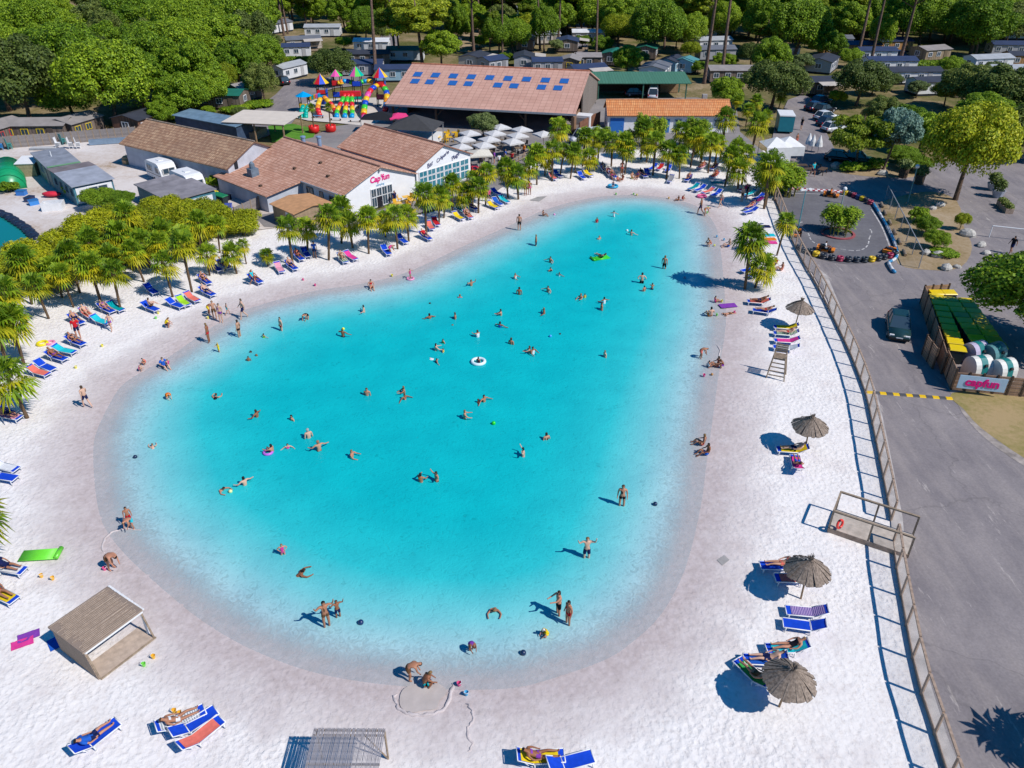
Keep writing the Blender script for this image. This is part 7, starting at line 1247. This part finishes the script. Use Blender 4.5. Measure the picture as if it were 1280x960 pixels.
for i, (x, y) in enumerate(sorted(arc2)): p = g(x, y); tyre_stack(p.x, p.y, 2, [(.03, .03, .05), (.3, .03, .07), (.02, .06, .2), (.7, .5, .02)][i % 4], f'stack of two tyres, {nth(i)} from the left on the upper track edge')
mb = MB(); pts = [g(*q_) for q_ in [(1088, 256), (1098, 268), (1108, 285), (1117, 305), (1121, 318), (1118, 326), (1110, 331), (1117, 337)]]
t = thing('track_kerb', 'blue and white tube barrier along the right track edge', 'barrier', tuple(pts[0])); o_ = pts[0]; sp_ = smooth_poly([(q_.x - o_.x, q_.y - o_.y) for q_ in pts], 4)[:-4]
for i in range(len(sp_) - 1): MB().tube([(*sp_[i], .22), (*sp_[i + 1], .22)], .16, 8).build('segment', M['plastic'], t, True, color=(.03, .25, .5) if (i // 2) % 2 else (.7, .72, .74))
# white edge lines and the chequered line
def stripe(name, pts, w_, z, mat, lb, dash=None):
    P = smooth_poly([tuple(g(*q_)[:2]) for q_ in pts], 6)[:-6]; V = []; fs = []
    for i in range(len(P)):
        d_ = P[min(i + 1, len(P) - 1)] - P[max(i - 1, 0)]; d_ = d_ / (np.hypot(*d_) + 1e-9); nn = np.array([-d_[1], d_[0]]) * w_ / 2; V += [(*(P[i] + nn), z), (*(P[i] - nn), z)]
    fs = [(2 * i, 2 * i + 1, 2 * i + 3, 2 * i + 2) for i in range(len(P) - 1) if not dash or i % dash < dash - 1]; me = bpy.data.meshes.new(name); me.from_pydata(V, [], fs); me.materials.append(mat); return tag(ob(name, me), lb, kind='structure')
WL = plain('worn_white_line', (.52, .5, .5), .8, .3, 1.5)
stripe('painted_line', [(1003, 278), (1010, 292), (1015, 302), (1028, 308), (1050, 312), (1070, 314), (1082, 310), (1086, 300), (1082, 285)], .12, .066, WL, 'worn dashed inner line of the kart track', 3); stripe('painted_line', [(1088, 262), (1100, 280), (1108, 298), (1112, 312)], .14, .066, WL, 'worn white line on the right of the kart track'); stripe('painted_line', [(973, 248), (985, 243), (1020, 243), (1056, 246)], .12, .066, WL, 'white line under the chequered strip')
t = thing('chequered_kerb', 'red and white chequered strip at the top of the kart track', 'kerb', tuple(g(988, 238))); o_ = g(988, 238); e_ = g(1057, 242); L_ = (e_ - o_).length; t.rotation_euler = (0, 0, math.atan2((e_ - o_).y, (e_ - o_).x)); CM = [MB().b2(0, L_ / 20 - .01, 0, .42, 0, .06).mesh('square', plain('kerb_red', (.35, .04, .06), .7, .1)), MB().b2(0, L_ / 20 - .01, 0, .42, 0, .06).mesh('square', M['whitepaint'])]
for i in range(20):
    for k in range(2): o = ob('square', CM[(i + k) % 2], t); o.location = (i * L_ / 20, k * .43, .066)
t = thing('island_kerb', 'dull red ring kerb around the kart track bush', 'kerb', tuple(g(1047, 293))); MB().lathe([(1.75, .06), (1.75, .18), (1.5, .2), (1.5, .06)], 28, cap=False).build('ring', plain('dull_red', (.30, .08, .09), .8, .15), t)
def kart(x, y, d, lb, driver=None, col=(.85, .25, .02)):
    p = g(x, y); a_ = heading(x, y, *d); t = thing('kart', lb, 'kart', (p.x, p.y, .06), a_, 'karts')
    MB().b2(-.75, .75, -.32, .32, .10, .16).build('floor', M['black'], t); MB().box((.75, 0, .2), (.3, .9, .2)).build('nose', M['plastic'], t, color=col); MB().box((-.35, 0, .38), (.4, .5, .45)).build('seat', M['plastic'], t, color=(.03, .03, .04)); MB().box((-.72, 0, .28), (.2, 1.0, .3)).build('rear_bumper', M['plastic'], t, color=col); MB().torus((0, 0, 0), .15, .02, 12, 5).build('steering_wheel', M['black'], t, loc=(.25, 0, .5))
    for sx in (-.5, .5):
        for sy in (-1, 1): MB().tube([(sx, sy * .42, .16), (sx, sy * .62, .16)], .15, 12).build('wheel', M['black'], t); MB().box((0, sy * .5, .2), (.6, .18, .2)).build('side_pod', M['plastic'], t, color=col)
    if driver: person('sit', (p.x, p.y, .24), a_, driver, 'dress', 'orange' if 'orange' in driver else 'white', .95)
kart(1031, 314, (18, 3), 'orange kart on the lower track, being driven', 'driver in white shirt in the lower kart'); kart(1038, 246, (14, 2), 'orange kart under the chequered strip', 'driver in orange vest under the chequered strip'); kart(1112, 316, (10, -8), 'orange kart parked by the blue barrier'); kart(994, 294, (-2, 10), 'orange kart by the track fence'); kart(982, 231, (-8, 2), 'orange kart waiting left of the drive'); kart(992, 232, (-8, 2), 'orange kart waiting right of the first')
# wire panel fence between track and earth bed
t = thing('wire_fence', 'grey wire panel fence between kart track and earth bed', 'fence', tuple(g(1106, 250))); A_, B_ = g(1106, 250), g(1148, 336); a_, L_ = frame(A_, B_); t.rotation_euler = (0, 0, a_); nb_ = 6
for i in range(nb_ + 1): MB().box((i * L_ / nb_, 0, .9), (.07, .07, 1.8)).build('post', M['metal'], t)
NETG = NET.copy(); NETG.node_tree.nodes['Principled BSDF'].inputs['Base Color'].default_value = (.2, .18, .15, 1)
for i in range(nb_): MB().b2(i * L_ / nb_ + .04, (i + 1) * L_ / nb_ - .04, -.006, .006, .1, 1.7).build('panel', NETG, t); MB().b2(i * L_ / nb_ + .04, (i + 1) * L_ / nb_ - .04, -.03, .03, 1.7, 1.77).build('rail', M['metal'], t)
for i, (x, y) in enumerate([(1102, 258), (1106, 268), (1112, 280), (1118, 292), (1124, 304), (1130, 318)]): t = thing('log_bench', f'low log lying by the wire fence, {nth(i)} from the top', 'log', tuple(g(x, y)), heading(x, y, 4, 10), 'logs by the wire fence'); MB().tube([(-.7, 0, .18), (.7, 0, .2)], [.17, .15], 9).build('log', M['wood'], t); MB().tube([(.701, 0, .2), (.72, 0, .2)], .13, 9).build('cut_end', M['postwood'], t)
# boulders and garden pieces on the right
def rock(x, y, s, lb):
    p = g(x, y); rg_ = random.Random(int(x * y)); mb = MB(); mb.ball((0, 0, 0), 1, 9, 6, (s, s * .75, s * .6)); mb.v = [(a * rg_.uniform(.82, 1.12), b_ * rg_.uniform(.82, 1.12), c * rg_.uniform(.85, 1.1)) for a, b_, c in mb.v]; o = mb.build('boulder', M['rock'], None); o.location = (p.x, p.y, s * .3); o.rotation_euler = (0, 0, x); tag(o, lb, 'boulder', 'pale boulders')
rocks = [(1209, 295, .9, 'beside the young tree'), (1182, 337, .7, 'at the foot of the earth bed'), (1226, 308, .6, 'on the drive edge by the goal'), (1232, 318, .5, 'below the one by the goal'), (1172, 321, .7, 'beside the green mat'), (1157, 318, .6, 'left of the green mat'), (1103, 219, .8, 'on the earth island'), (1044, 210, .9, 'left of the umbrella pine'), (1175, 258, .6, 'under the yellow green tree'), (1166, 262, .5, 'left under the yellow green tree'), (1196, 335, .4, 'at the lower right of the earth bed')]
for x, y, s, w_ in rocks: rock(x, y, s, 'pale boulder ' + w_)
for i, (x, y, lb) in enumerate([(1128, 222, 'log section planter with spiky plant, left one by the road'), (1148, 230, 'log section planter with dark palm by the road')]):
    t = thing('log_planter', lb, 'planter', tuple(g(x, y)), .3); MB().lathe([(.55, 0), (.6, 1.2), (.48, 1.2), (.45, .9)], 12).build('tub', M['bark'], t); V, Q = leaf_cloud([(0, 0, 1.7, .8, .6)], 260, .14, np.random.default_rng(i), 6.0); ob('plant', np_mesh('plant', V, Q, [F['olive']]), t)
def lamp(x, y, h, lb, col, arms=False):
    t = thing('lamp_post', lb, 'lamp post', tuple(g(x, y)), .4); MB().tube([(0, 0, 0), (0, 0, h)], [.07, .05], 8).build('pole', M['paint'], t, color=col)
    if arms:
        for s_ in (-1, 1): MB().tube([(0, 0, h - .05), (.35 * s_, 0, h + .15)], .03, 6).build('arm', M['whitepaint'], t); MB().box((.5 * s_, 0, h + .14), (.4, .22, .12)).build('lamp_head', M['whitepaint'], t)
    else: MB().ball((0, 0, h + .2), .24, 12, 8).build('globe', M['whitepaint'], t, True)
lamp(997, 289, 4.4, 'slim teal post with twin white lamps inside the track', (.1, .3, .35), True); lamp(1052, 255, 1.6, 'globe lamp at the top of the kart track', (.3, .4, .4)); lamp(1134, 255, 4.2, 'globe lamp on a teal post under the yellow green tree', (.08, .25, .28))
t = thing('goal_frame', 'white metal goal frame on the drive', 'goal', tuple(g(1236, 297)), heading(1236, 297, 44, 5)); Lg_ = 4.6
for x_ in (0, Lg_): MB().tube([(x_, 0, 0), (x_, 0, 1.3)], .05, 6).build('post', M['whitepaint'], t)
MB().tube([(0, 0, 1.3), (Lg_, 0, 1.3)], .05, 6).build('crossbar', M['whitepaint'], t)
for i, (x, y, lb) in enumerate([(1240, 238, 'grey pot with small tree in the parking'), (1246, 247, 'low grey pot in the parking')]): t = thing('plant_pot', lb, 'plant pot', tuple(g(x, y)), 0); MB().lathe([(.45, 0), (.75, .9), (.68, .9), (.4, .2)], 12).build('pot', M['greyrender'], t); V, Q = leaf_cloud([(0, 0, 1.5, .7, .7)], 300, .16, np.random.default_rng(60 + i), 3); ob('plant', np_mesh('plant', V, Q, [F['oakdark']]), t)
t = thing('flower_box', 'long timber flower box at the parking edge', 'planter', tuple(g(1255, 262)), heading(1255, 262, 12, 12)); MB().b2(-1.6, 1.6, -.4, .4, 0, .6).build('box', M['pinkwood'], t); V, Q = leaf_cloud([(x_, 0, .75, .5, .35) for x_ in (-1.1, 0, 1.1)], 500, .14, np.random.default_rng(70), 2); ob('plants', np_mesh('plants', V, Q, [F['oakdark']]), t)
# white party tents
for i, (x, y, s, lb) in enumerate([(966, 200, 3.4, 'white pop-up tent, left one beside the drive'), (982, 199, 3.4, 'white pop-up tent, right one beside the drive')]):
    t = thing('party_tent', lb, 'tent', tuple(g(x, y)), .05, 'white pop-up tents'); h_ = s / 2
    MB().add([(-h_, -h_, 2.1), (h_, -h_, 2.1), (h_, h_, 2.1), (-h_, h_, 2.1), (0, 0, 3.1)], [(0, 1, 4), (1, 2, 4), (2, 3, 4), (3, 0, 4)]).build('canopy', M['whitepaint'], t)
    for sx in (-1, 1):
        for sy in (-1, 1): MB().box((sx * (h_ - .05), sy * (h_ - .05), 1.03), (.06, .06, 2.1)).build('leg', M['metal'], t)
    MB().b2(-h_, h_, -h_ - .02, -h_, .9 if i else .05, 2.1).build('side_cloth', M['whitepaint'], t)
for i, (x, y) in enumerate([(1009, 188), (1014, 190), (1022, 191)]):
    t = thing('folded_parasol', f'bundled white parasol, {nth(i)} from the left on the drive', 'parasol', tuple(g(x, y)), 0, 'bundled parasols'); MB().tube([(0, 0, 0), (0, 0, 2.3)], .03, 6).build('pole', M['metal'], t); MB().lathe([(.5, .9), (.38, 1.5), (.2, 2.0), (.05, 2.4)], 10).build('cloth', M['whitepaint'], t)
for i in range(4): t = thing('kart_shelter_table', f'dark table in the shade, {nth(i)} from the left by the kart stall', 'table', tuple(g(1000 + i * 9, 213 + (i % 2) * 5)), i * .3, 'tables by the kart stall'); MB().b2(-.8, .8, -.4, .4, .7, .76).build('top', M['darkwood'], t); [MB().b2(sx * .7 - .04, sx * .7 + .04, sy * .33 - .04, sy * .33 + .04, 0, .7).build('leg', M['darkwood'], t) for sx in (-1, 1) for sy in (-1, 1)]
# ------------------------------------------------------------------ playground
p0 = g(430, 140); t = thing('play_structure', 'giant coloured play structure with cone roofed towers and slides', 'playground', tuple(p0), 0.0); t.scale = (1, 1, .78)
PC = {'r': (.75, .02, .03), 'b': (.01, .08, .62), 'y': (.9, .55, .02), 'g': (.05, .60, .05), 't': (.0, .45, .35), 'p': (.85, .10, .40), 'o': (.9, .3, .02), 'c': (.0, .35, .75), 'm': (.3, .01, .08)}
def lp(x, y, z=0): q_ = g(x, y); return Vector((q_.x - p0.x, q_.y - p0.y, z))
def tower(x, y, hp, cols, r_=1.35, cone=1.9, levels=((1.6, 'r'), (3.0, 'b')), n_=8):
    c = lp(x, y)
    for k in range(4): a_ = PI / 4 + k * PI / 2; MB().tube([(c.x + math.cos(a_), c.y + math.sin(a_), 0), (c.x + math.cos(a_), c.y + math.sin(a_), hp)], .07, 6).build('post', plain('brown_post', (.07, .04, .03), .6, .2), t)
    for k in range(n_):
        a0_, a1_ = 2 * PI * k / n_, 2 * PI * (k + 1) / n_; ap = Vector((c.x, c.y, hp + cone)); q0 = Vector((c.x + r_ * math.cos(a0_), c.y + r_ * math.sin(a0_), hp)); q1 = Vector((c.x + r_ * math.cos(a1_), c.y + r_ * math.sin(a1_), hp))
        MB().slab([q0, q1, ap], .04).build('roof_panel', M['plastic'], t, color=PC[cols[k % len(cols)]])
    for z_, cc in levels:
        MB().b2(c.x - .75, c.x + .75, c.y - .75, c.y + .75, z_ - .6, z_ - .5).build('platform', _mc['brown_post'], t)
        for k, (dx, dy) in enumerate(((0, -.78), (.78, 0), (-.78, 0))): MB().box((c.x + dx, c.y + dy, z_ + .05), (1.3 if dx == 0 else .06, .06 if dx == 0 else 1.3, 1.0)).build('side_panel', M['plastic'], t, color=PC[cc] if k == 0 else PC['rbyt'[k + 0]])
tower(405, 135, 5.2, 'byr', levels=((1.5, 'b'), (3.4, 'r'), (2.6, 'c'))); tower(424, 130, 6.0, 'pgp', 1.15, 1.3, ((2.2, 'b'), (4.6, 'r'))); tower(449, 131, 6.2, 'gtp', levels=((1.9, 't'), (4.6, 'b'))); tower(478, 133, 6.2, 'byr', levels=((2.2, 'm'), (4.8, 'r'))); tower(382, 139, 3.2, 'cc', 1.4, .9, ((1.2, 'y'),))
def slide(pts, rad, cols, open_=False, every=1):
    for i in range(len(pts) - 1): MB().tube([pts[i], pts[i + 1]], rad * (1.0 + .03 * (i % 2)), 10).build('slide_section', M['plastic'], t, True, color=PC[cols[(i // every) % len(cols)]])
def path(q, n_):
    q = [np.array(v) for v in q]; out = []
    for i in range(n_ + 1):
        u = i / n_ * (len(q) - 1); k = min(int(u), len(q) - 2); f = u - k; p1, p2 = q[k], q[k + 1]; pm_ = q[max(k - 1, 0)]; p3 = q[min(k + 2, len(q) - 1)]
        out.append(Vector(0.5 * ((2 * p1) + (-pm_ + p2) * f + (2 * pm_ - 5 * p1 + 4 * p2 - p3) * f * f + (-pm_ + 3 * p1 - 3 * p2 + p3) * f ** 3)))
    return out
slide(path([lp(474, 134, 4.6), lp(466, 136, 4.0), lp(460, 140, 3.0), lp(457, 143, 1.8), lp(455, 147, .7), lp(456, 149, .35)], 10), .5, 'ybrpybgyrpg'); slide(path([lp(480, 134, 4.6), lp(485, 136, 3.4), lp(484, 140, 2.0), lp(482, 143, .8)], 7), .5, 'rgbyocr')
slide(path([lp(450, 131, 4.6), lp(462, 131, 5.0), lp(474, 132, 4.7)], 6), .48, 'ygcyob'); slide(path([lp(426, 131, 4.6), lp(436, 131, 5.0), lp(447, 131, 4.4)], 6), .48, 'yocbgb'); slide(path([lp(407, 137, 2.6), lp(415, 140, 1.6), lp(420, 143, .6)], 5), .42, 'oyrorr'); slide(path([lp(402, 138, 2.4), lp(398, 143, 1.4), lp(400, 147, .5)], 5), .42, 'yyorr')
for i, (xa, xb) in enumerate(((434, 421), (438, 431), (442, 440))):
    P_ = path([lp(xa, 136, 3.2), lp((xa + xb) / 2, 140, 1.9), lp(xb + 1, 144, .9), lp(xb, 148, .25)], 6); slide(P_, .38, 'rgrygcc'[:7])
for x, y in ((377, 147), (383, 147)): slide(path([lp(x + 3, 141, 1.4), lp(x, 145, .7), lp(x - .5, 148, .2)], 4), .36, 'tt')
MB().box(tuple(lp(440, 136, 3.2)), (3.4, .9, .9)).build('slide_gate', M['plastic'], t, color=PC['r']); MB().box(tuple(lp(440, 135, 2.6)), (3.6, 1.2, .12)).build('platform', _mc['brown_post'], t)
for x in (432, 448):
    c = lp(x, 136); MB().tube([(c.x, c.y, 0), (c.x, c.y, 3.4)], .07, 6).build('post', _mc['brown_post'], t)
for i in range(6): MB().box(tuple(lp(388 + i * 2.6, 137, 2.4 + .12 * i)), (.3, .9, .7)).build('bridge_panel', M['plastic'], t, color=PC['oytopc'[i]])
MB().lathe([(.55, -.06), (.55, .06)], 9, tuple(lp(429, 132, 4.7))).build('flower_panel', M['plastic'], t, color=PC['y'])
for i, (x, y) in enumerate([(393, 166), (414, 165)]):
    t = thing('red_planter', f"big red pot with slim palm, {'right' if i else 'left'} one before the playground", 'planter', tuple(g(x, y)), 0, 'red pots before the playground'); MB().lathe([(.55, 0), (.8, .3), (.8, 1.05), (.68, 1.05), (.66, .8)], 14).build('pot', plain('red_pot', (.65, .02, .02), .4, .05), t, True); MB().tube([(0, 0, .7), (.05, 0, 3.0), (0, .05, 3.9)], [.11, .09, .08], 7).build('stem', M['palmbark'], t); o = ob('crown', PALMS[1][1], t); o.scale = (.55, .55, .55); o.location = (0, 0, 3.7 - PALMS[1][2] * .55)
for i, (x, y, lb) in enumerate([(398, 148, 'low bench with blue poster panel on the play pad'), (420, 151, 'low white bench in the middle of the play pad edge'), (444, 153, 'low white bench at the right of the play pad edge')]): t = thing('bench', lb, 'bench', tuple(g(x, y)), -.12, 'benches on the play pad'); MB().b2(-.9, .9, -.2, .2, .4, .47).build('seat', M['whitepaint'] if i else plain('blue_poster', (.1, .28, .5), .4, .2, 2), t); [MB().b2(sx * .75 - .06, sx * .75 + .06, -.17, .17, 0, .4).build('leg', M['darkwood'], t) for sx in (-1, 1)]
# ------------------------------------------------------------------ terrace: parasols, tables, gazebos
def parasol(x, y, s, col, lb, rz_=0.3, grp='square parasols on the terrace', hh_=2.3):
    t = thing('parasol', lb, 'parasol', tuple(g(x, y)), rz_, grp); MB().tube([(0, 0, 0), (0, 0, hh_ + .5)], .035, 6).build('pole', M['postwood'], t); h_ = s / 2; mb = MB()
    c8 = [(-h_, -h_), (0, -h_ * .96), (h_, -h_), (h_ * .96, 0), (h_, h_), (0, h_ * .96), (-h_, h_), (-h_ * .96, 0)]
    mb.add([(x_, y_, hh_ - (.06 if k % 2 == 0 else 0)) for k, (x_, y_) in enumerate(c8)] + [(0, 0, hh_ + .45)] + [(x_, y_, hh_ - .22) for x_, y_ in c8], [(k, (k + 1) % 8, 8) for k in range(8)] + [(9 + k, 9 + (k + 1) % 8, (k + 1) % 8, k) for k in range(8)]); mb.build('canopy', M['cloth'], t, color=col); MB().b2(-.35, .35, -.35, .35, .05, .14).build('base', M['concrete'], t)
    return t
WHC = (.66, .65, .65)
par = [(588, 185, 2.35), (581, 193, 2.35), (578, 203, 2.2), (626, 177, 2.35), (619, 185, 2.35), (612, 193, 2.35), (605, 201, 2.35), (652, 180, 2.35), (647, 188, 2.35), (641, 196, 2.35), (679, 186, 2.3)]
for i, (x, y, s) in enumerate(sorted(par)): parasol(x, y, s, WHC, f'white square parasol, {nth(i)} from the left on the bar terrace', .55, hh_=2.1)
parasol(600, 213, 3.0, (.75, .70, .60), 'cream parasol with red counter beside the glazed bar', .2); parasol(499, 164, 3.0, (.80, .06, .22), 'pink parasol between the gazebo and the hall', .3)
t = thing('gazebo', 'dark grey hipped gazebo between bar and hall', 'gazebo', tuple(g(520, 178)), R(-12)); h_ = 3.6
MB().add([(-h_, -h_ * .8, 2.4), (h_, -h_ * .8, 2.4), (h_, h_ * .8, 2.4), (-h_, h_ * .8, 2.4), (0, 0, 4.0)], [(0, 1, 4), (1, 2, 4), (2, 3, 4), (3, 0, 4), (3, 2, 1, 0)]).build('roof', plain('dark_canvas', (.055, .055, .058), .8, .1, 2), t); MB().b2(-h_ + .3, h_ - .3, -h_ * .8 + .3, h_ * .8 - .3, .05, 1.1).build('counter', M['whitepaint'], t)
for sx in (-1, 1):
    for sy in (-1, 1): MB().box((sx * (h_ - .2), sy * (h_ * .8 - .2), 1.2), (.12, .12, 2.4)).build('post', M['metal'], t)
t = thing('black_awning', 'black peaked awning with white motif beside the play pad', 'awning', tuple(g(478, 165)), -.1); MB().add([(-3, -1.2, 2.0), (3, -1.2, 2.0), (3, 1.6, 2.2), (-3, 1.6, 2.2), (0, .4, 3.0)], [(0, 1, 4), (1, 2, 4), (2, 3, 4), (3, 0, 4)]).build('canopy', plain('black_canvas', (.015, .016, .02), .7, .1), t)
for sx in (-1, 1): MB().add([(sx * 1.6 - .6, -1.0, 2.12), (sx * 1.6 - .2, -.6, 2.32), (sx * 1.6, -.9, 2.18), (sx * 1.6 + .2, -.6, 2.32), (sx * 1.6 + .6, -1.0, 2.12), (sx * 1.6, -.7, 2.30)], [(0, 1, 5), (2, 5, 1), (2, 3, 5), (4, 5, 3)]).build('motif', M['whitepaint'], t); MB().box((sx * 2.9, -1.1, 1.0), (.08, .08, 2.0)).build('post', M['metal'], t)
def chair(p, rz_, col, lb, grp):
    t = thing('terrace_chair', lb, 'chair', (p.x, p.y, .055), rz_, grp); ob('seat', CH[0], t, col); ob('backrest', CH[1], t, col)
    for sx in (-.19, .19):
        for sy in (-.19, .19): o = ob('leg', CH[2], t, col); o.location = (sx, sy, 0)
CH = [MB().box((0, 0, .46), (.46, .46, .05)).mesh('seat', M['plastic']), MB().box((-.22, 0, .72), (.05, .44, .42), 0, 0, -.15).mesh('backrest', M['plastic']), MB().box((0, 0, .23), (.04, .04, .44)).mesh('leg', M['plastic'])]
TBT = MB().box((0, 0, .74), (.8, .8, .04)).mesh('table_top', M['plastic']); TBL = MB().tube([(0, 0, 0), (0, 0, .74)], .05, 6).mesh('pedestal', M['metal'])
def table(p, rz_, col, lb, grp): t = thing('terrace_table', lb, 'table', (p.x, p.y, .055), rz_, grp); ob('table_top', TBT, t, col); ob('pedestal', TBL, t)
k_ = 0; m_ = 0
for zone, col, spots in [('in the yellow set by the gazebo', (.85, .5, .02), [(548, 178), (556, 172), (562, 178), (568, 172)]), ('in the yellow set before the club', (.8, .45, .03), [(508, 254), (498, 262), (516, 258)]), ('under the white parasols', (.06, .05, .05), [(589, 190), (583, 198), (626, 182), (619, 189), (612, 196), (606, 203), (652, 185), (647, 192), (641, 199), (634, 202), (676, 192)]), ('in the red set by the cream parasol', (.6, .02, .05), [(592, 215), (600, 217)])]:
    for i, (x, y) in enumerate(sorted(spots)):
        p = g(x, y); table(p, .4, col if col[0] > .2 else (.25, .18, .12), f'small table, {nth(i)} from the left {zone}', 'terrace tables')
        for q_ in range(3): a_ = q_ * 2.1 + i; chair(p + Vector((.75 * math.cos(a_), .75 * math.sin(a_), 0)), a_ + PI, col, f'{nth(q_)} chair at the {nth(i)} table from left {zone}', 'chairs ' + zone)
t = thing('terrace_rail', 'brown timber rail closing the parasol terrace', 'railing', tuple(g(608, 226))); A_, B_ = g(608, 226), g(664, 196); a_, L_ = frame(A_, B_); t.rotation_euler = (0, 0, a_)
for i in range(11):
    MB().box((i * L_ / 10, 0, .5), (.1, .1, 1.0)).build('post', M['wood'], t)
    if i < 10: MB().box(((i + .5) * L_ / 10, 0, .95), (L_ / 10 - .1, .06, .1)).build('rail', M['wood'], t); MB().box(((i + .5) * L_ / 10, 0, .5), (L_ / 10 - .1, .06, .1)).build('rail', M['wood'], t)
for i, (x, y, c, lb) in enumerate([(632, 203, 'blue', 'guest in blue by the terrace rail'), (640, 206, 'red', 'guest in red by the terrace rail'), (624, 209, 'white', 'guest in white by the terrace rail'), (618, 205, 'purple', 'guest in purple under white parasols'), (655, 196, 'orange', 'guest in orange at the terrace end')]): p = g(x, y); person('stand', (p.x, p.y, .055), i, lb, 'dress', c, 1, second='navy')
# ------------------------------------------------------------------ clutter of the service yard
t = thing('chest_freezer', 'open white box in the yard with red cover behind', 'box', tuple(g(68, 262)), R(14)); MB().b2(-1.1, 1.1, -.7, -.6, 0, .9).build('side', M['whitepaint'], t); MB().b2(-1.1, 1.1, .6, .7, 0, .9).build('side', M['whitepaint'], t); MB().b2(-1.1, -1.0, -.6, .6, 0, .9).build('side', M['whitepaint'], t); MB().b2(1.0, 1.1, -.6, .6, 0, .9).build('side', M['whitepaint'], t); MB().b2(-1, 1, -.6, .6, 0, .3).build('bottom', M['greyrender'], t)
o = MB().ball((0, 0, 0), 1, 10, 6, (1.2, .5, .3)).build('red_tarpaulin', plain('red_tarp', (.65, .03, .06), .5, .1, 3), None, True); o.location = tuple(g(66, 247)); o.location.z = .45; tag(o, 'crumpled red tarpaulin behind the white box', 'tarpaulin')
for i, (x, y, c, lb) in enumerate([(28, 244, (.03, .2, .6), 'bright blue crate by the green tunnel'), (43, 256, (.05, .25, .65), 'blue crate beside dark panels'), (38, 252, (.02, .04, .12), 'dark blue crate left of the blue one'), (262, 262, (.6, .03, .05), 'red crate behind the caravans'), (283, 250, (.02, .02, .03), 'black crate beside the waste bins'), (250, 248, (.5, .35, .2), 'tan carton behind the right caravan'), (160, 205, (.55, .36, .18), 'pile-topping tan carton by the warehouse corner'), (286, 262, (.1, .15, .6), 'blue tarpaulined crate near the bamboo end')]): t = thing('crate', lb, 'crate', tuple(g(x, y)), i * .7, 'crates in the yard'); MB().b2(-.5, .5, -.38, .38, 0, .55).build('body', M['plastic'], t, color=c); MB().b2(-.53, .53, -.41, .41, .55, .62).build('rim', M['plastic'], t, color=tuple(v * .7 for v in c))
for i, (x, y) in enumerate([(268, 252), (274, 255), (280, 257)]): bin_(g(x, y), -.6, (.8, .6, .02) if i == 0 else (.02, .22, .08), ['bin with yellow lid behind the caravans', 'green bin in the middle behind the caravans', 'green bin nearest the flat shed'][i], 'waste bins behind the caravans').location.z = 0.1
for i, (x, y, lb, c) in enumerate([(74, 186, 'white stacked chairs, left by the fence', (.75, .76, .78)), (90, 186, 'white stacked chairs, middle by the fence', (.78, .78, .8)), (99, 186, 'white stacked chairs, right by the fence', (.78, .78, .8)), (2, 188, 'blue stacked chairs at the far left', (.02, .25, .6)), (13, 187, 'teal board stack by the yard fence', (.05, .3, .28)), (80, 181, 'teal panel leaning by the white chairs', (.06, .28, .28))]):
    t = thing('chair_stack', lb, 'chair stack', tuple(g(x, y)), i * .2, 'stacked furniture along the yard fence')
    for k in range(4): MB().box((0, 0, .45 + .14 * k), (.6, .6, .05)).build('seat', M['plastic'], t, color=c); MB().box((-.28, 0, .85 + .14 * k), (.05, .58, .7), 0, 0, -.12).build('backrest', M['plastic'], t, color=c)
    for sx in (-.25, .25):
        for sy in (-.25, .25): MB().box((sx, sy, .22), (.06, .06, .44)).build('leg', M['plastic'], t, color=c)
t = thing('panel_stack', 'stack of grey metal barriers lying along the yard fence', 'barriers', tuple(g(137, 180)), heading(137, 180, 30, -2)); [MB().b2(-2.6, 2.6, -.4 + .1 * k, -.34 + .1 * k, .1, .8).build('barrier', plain('blue_grey_metal', (.2, .28, .38), .4, .1), t) for k in range(6)]
t = thing('plank_stack', 'stack of white and grey planks behind the site cabin', 'planks', tuple(g(55, 187)), .05); [MB().b2(-1.8, 1.8, -.5 + .22 * k, -.3 + .22 * k, .1, .3).build('plank', M['whitepaint'] if k % 2 else M['metal'], t) for k in range(5)]
t = thing('sand_bags', 'tan bulk bag standing by the warehouse corner', 'bag', tuple(g(160, 204)), .3); MB().lathe([(.5, 0), (.62, .3), (.6, .8), (.45, .95), (.2, .9)], 10).build('bag', plain('tan_bag', (.5, .34, .18), .9, .15, 4), t, True); MB().tube([(-.3, 0, .9), (0, 0, 1.15), (.3, 0, .9)], .03, 5).build('loop', _mc['tan_bag'], t)
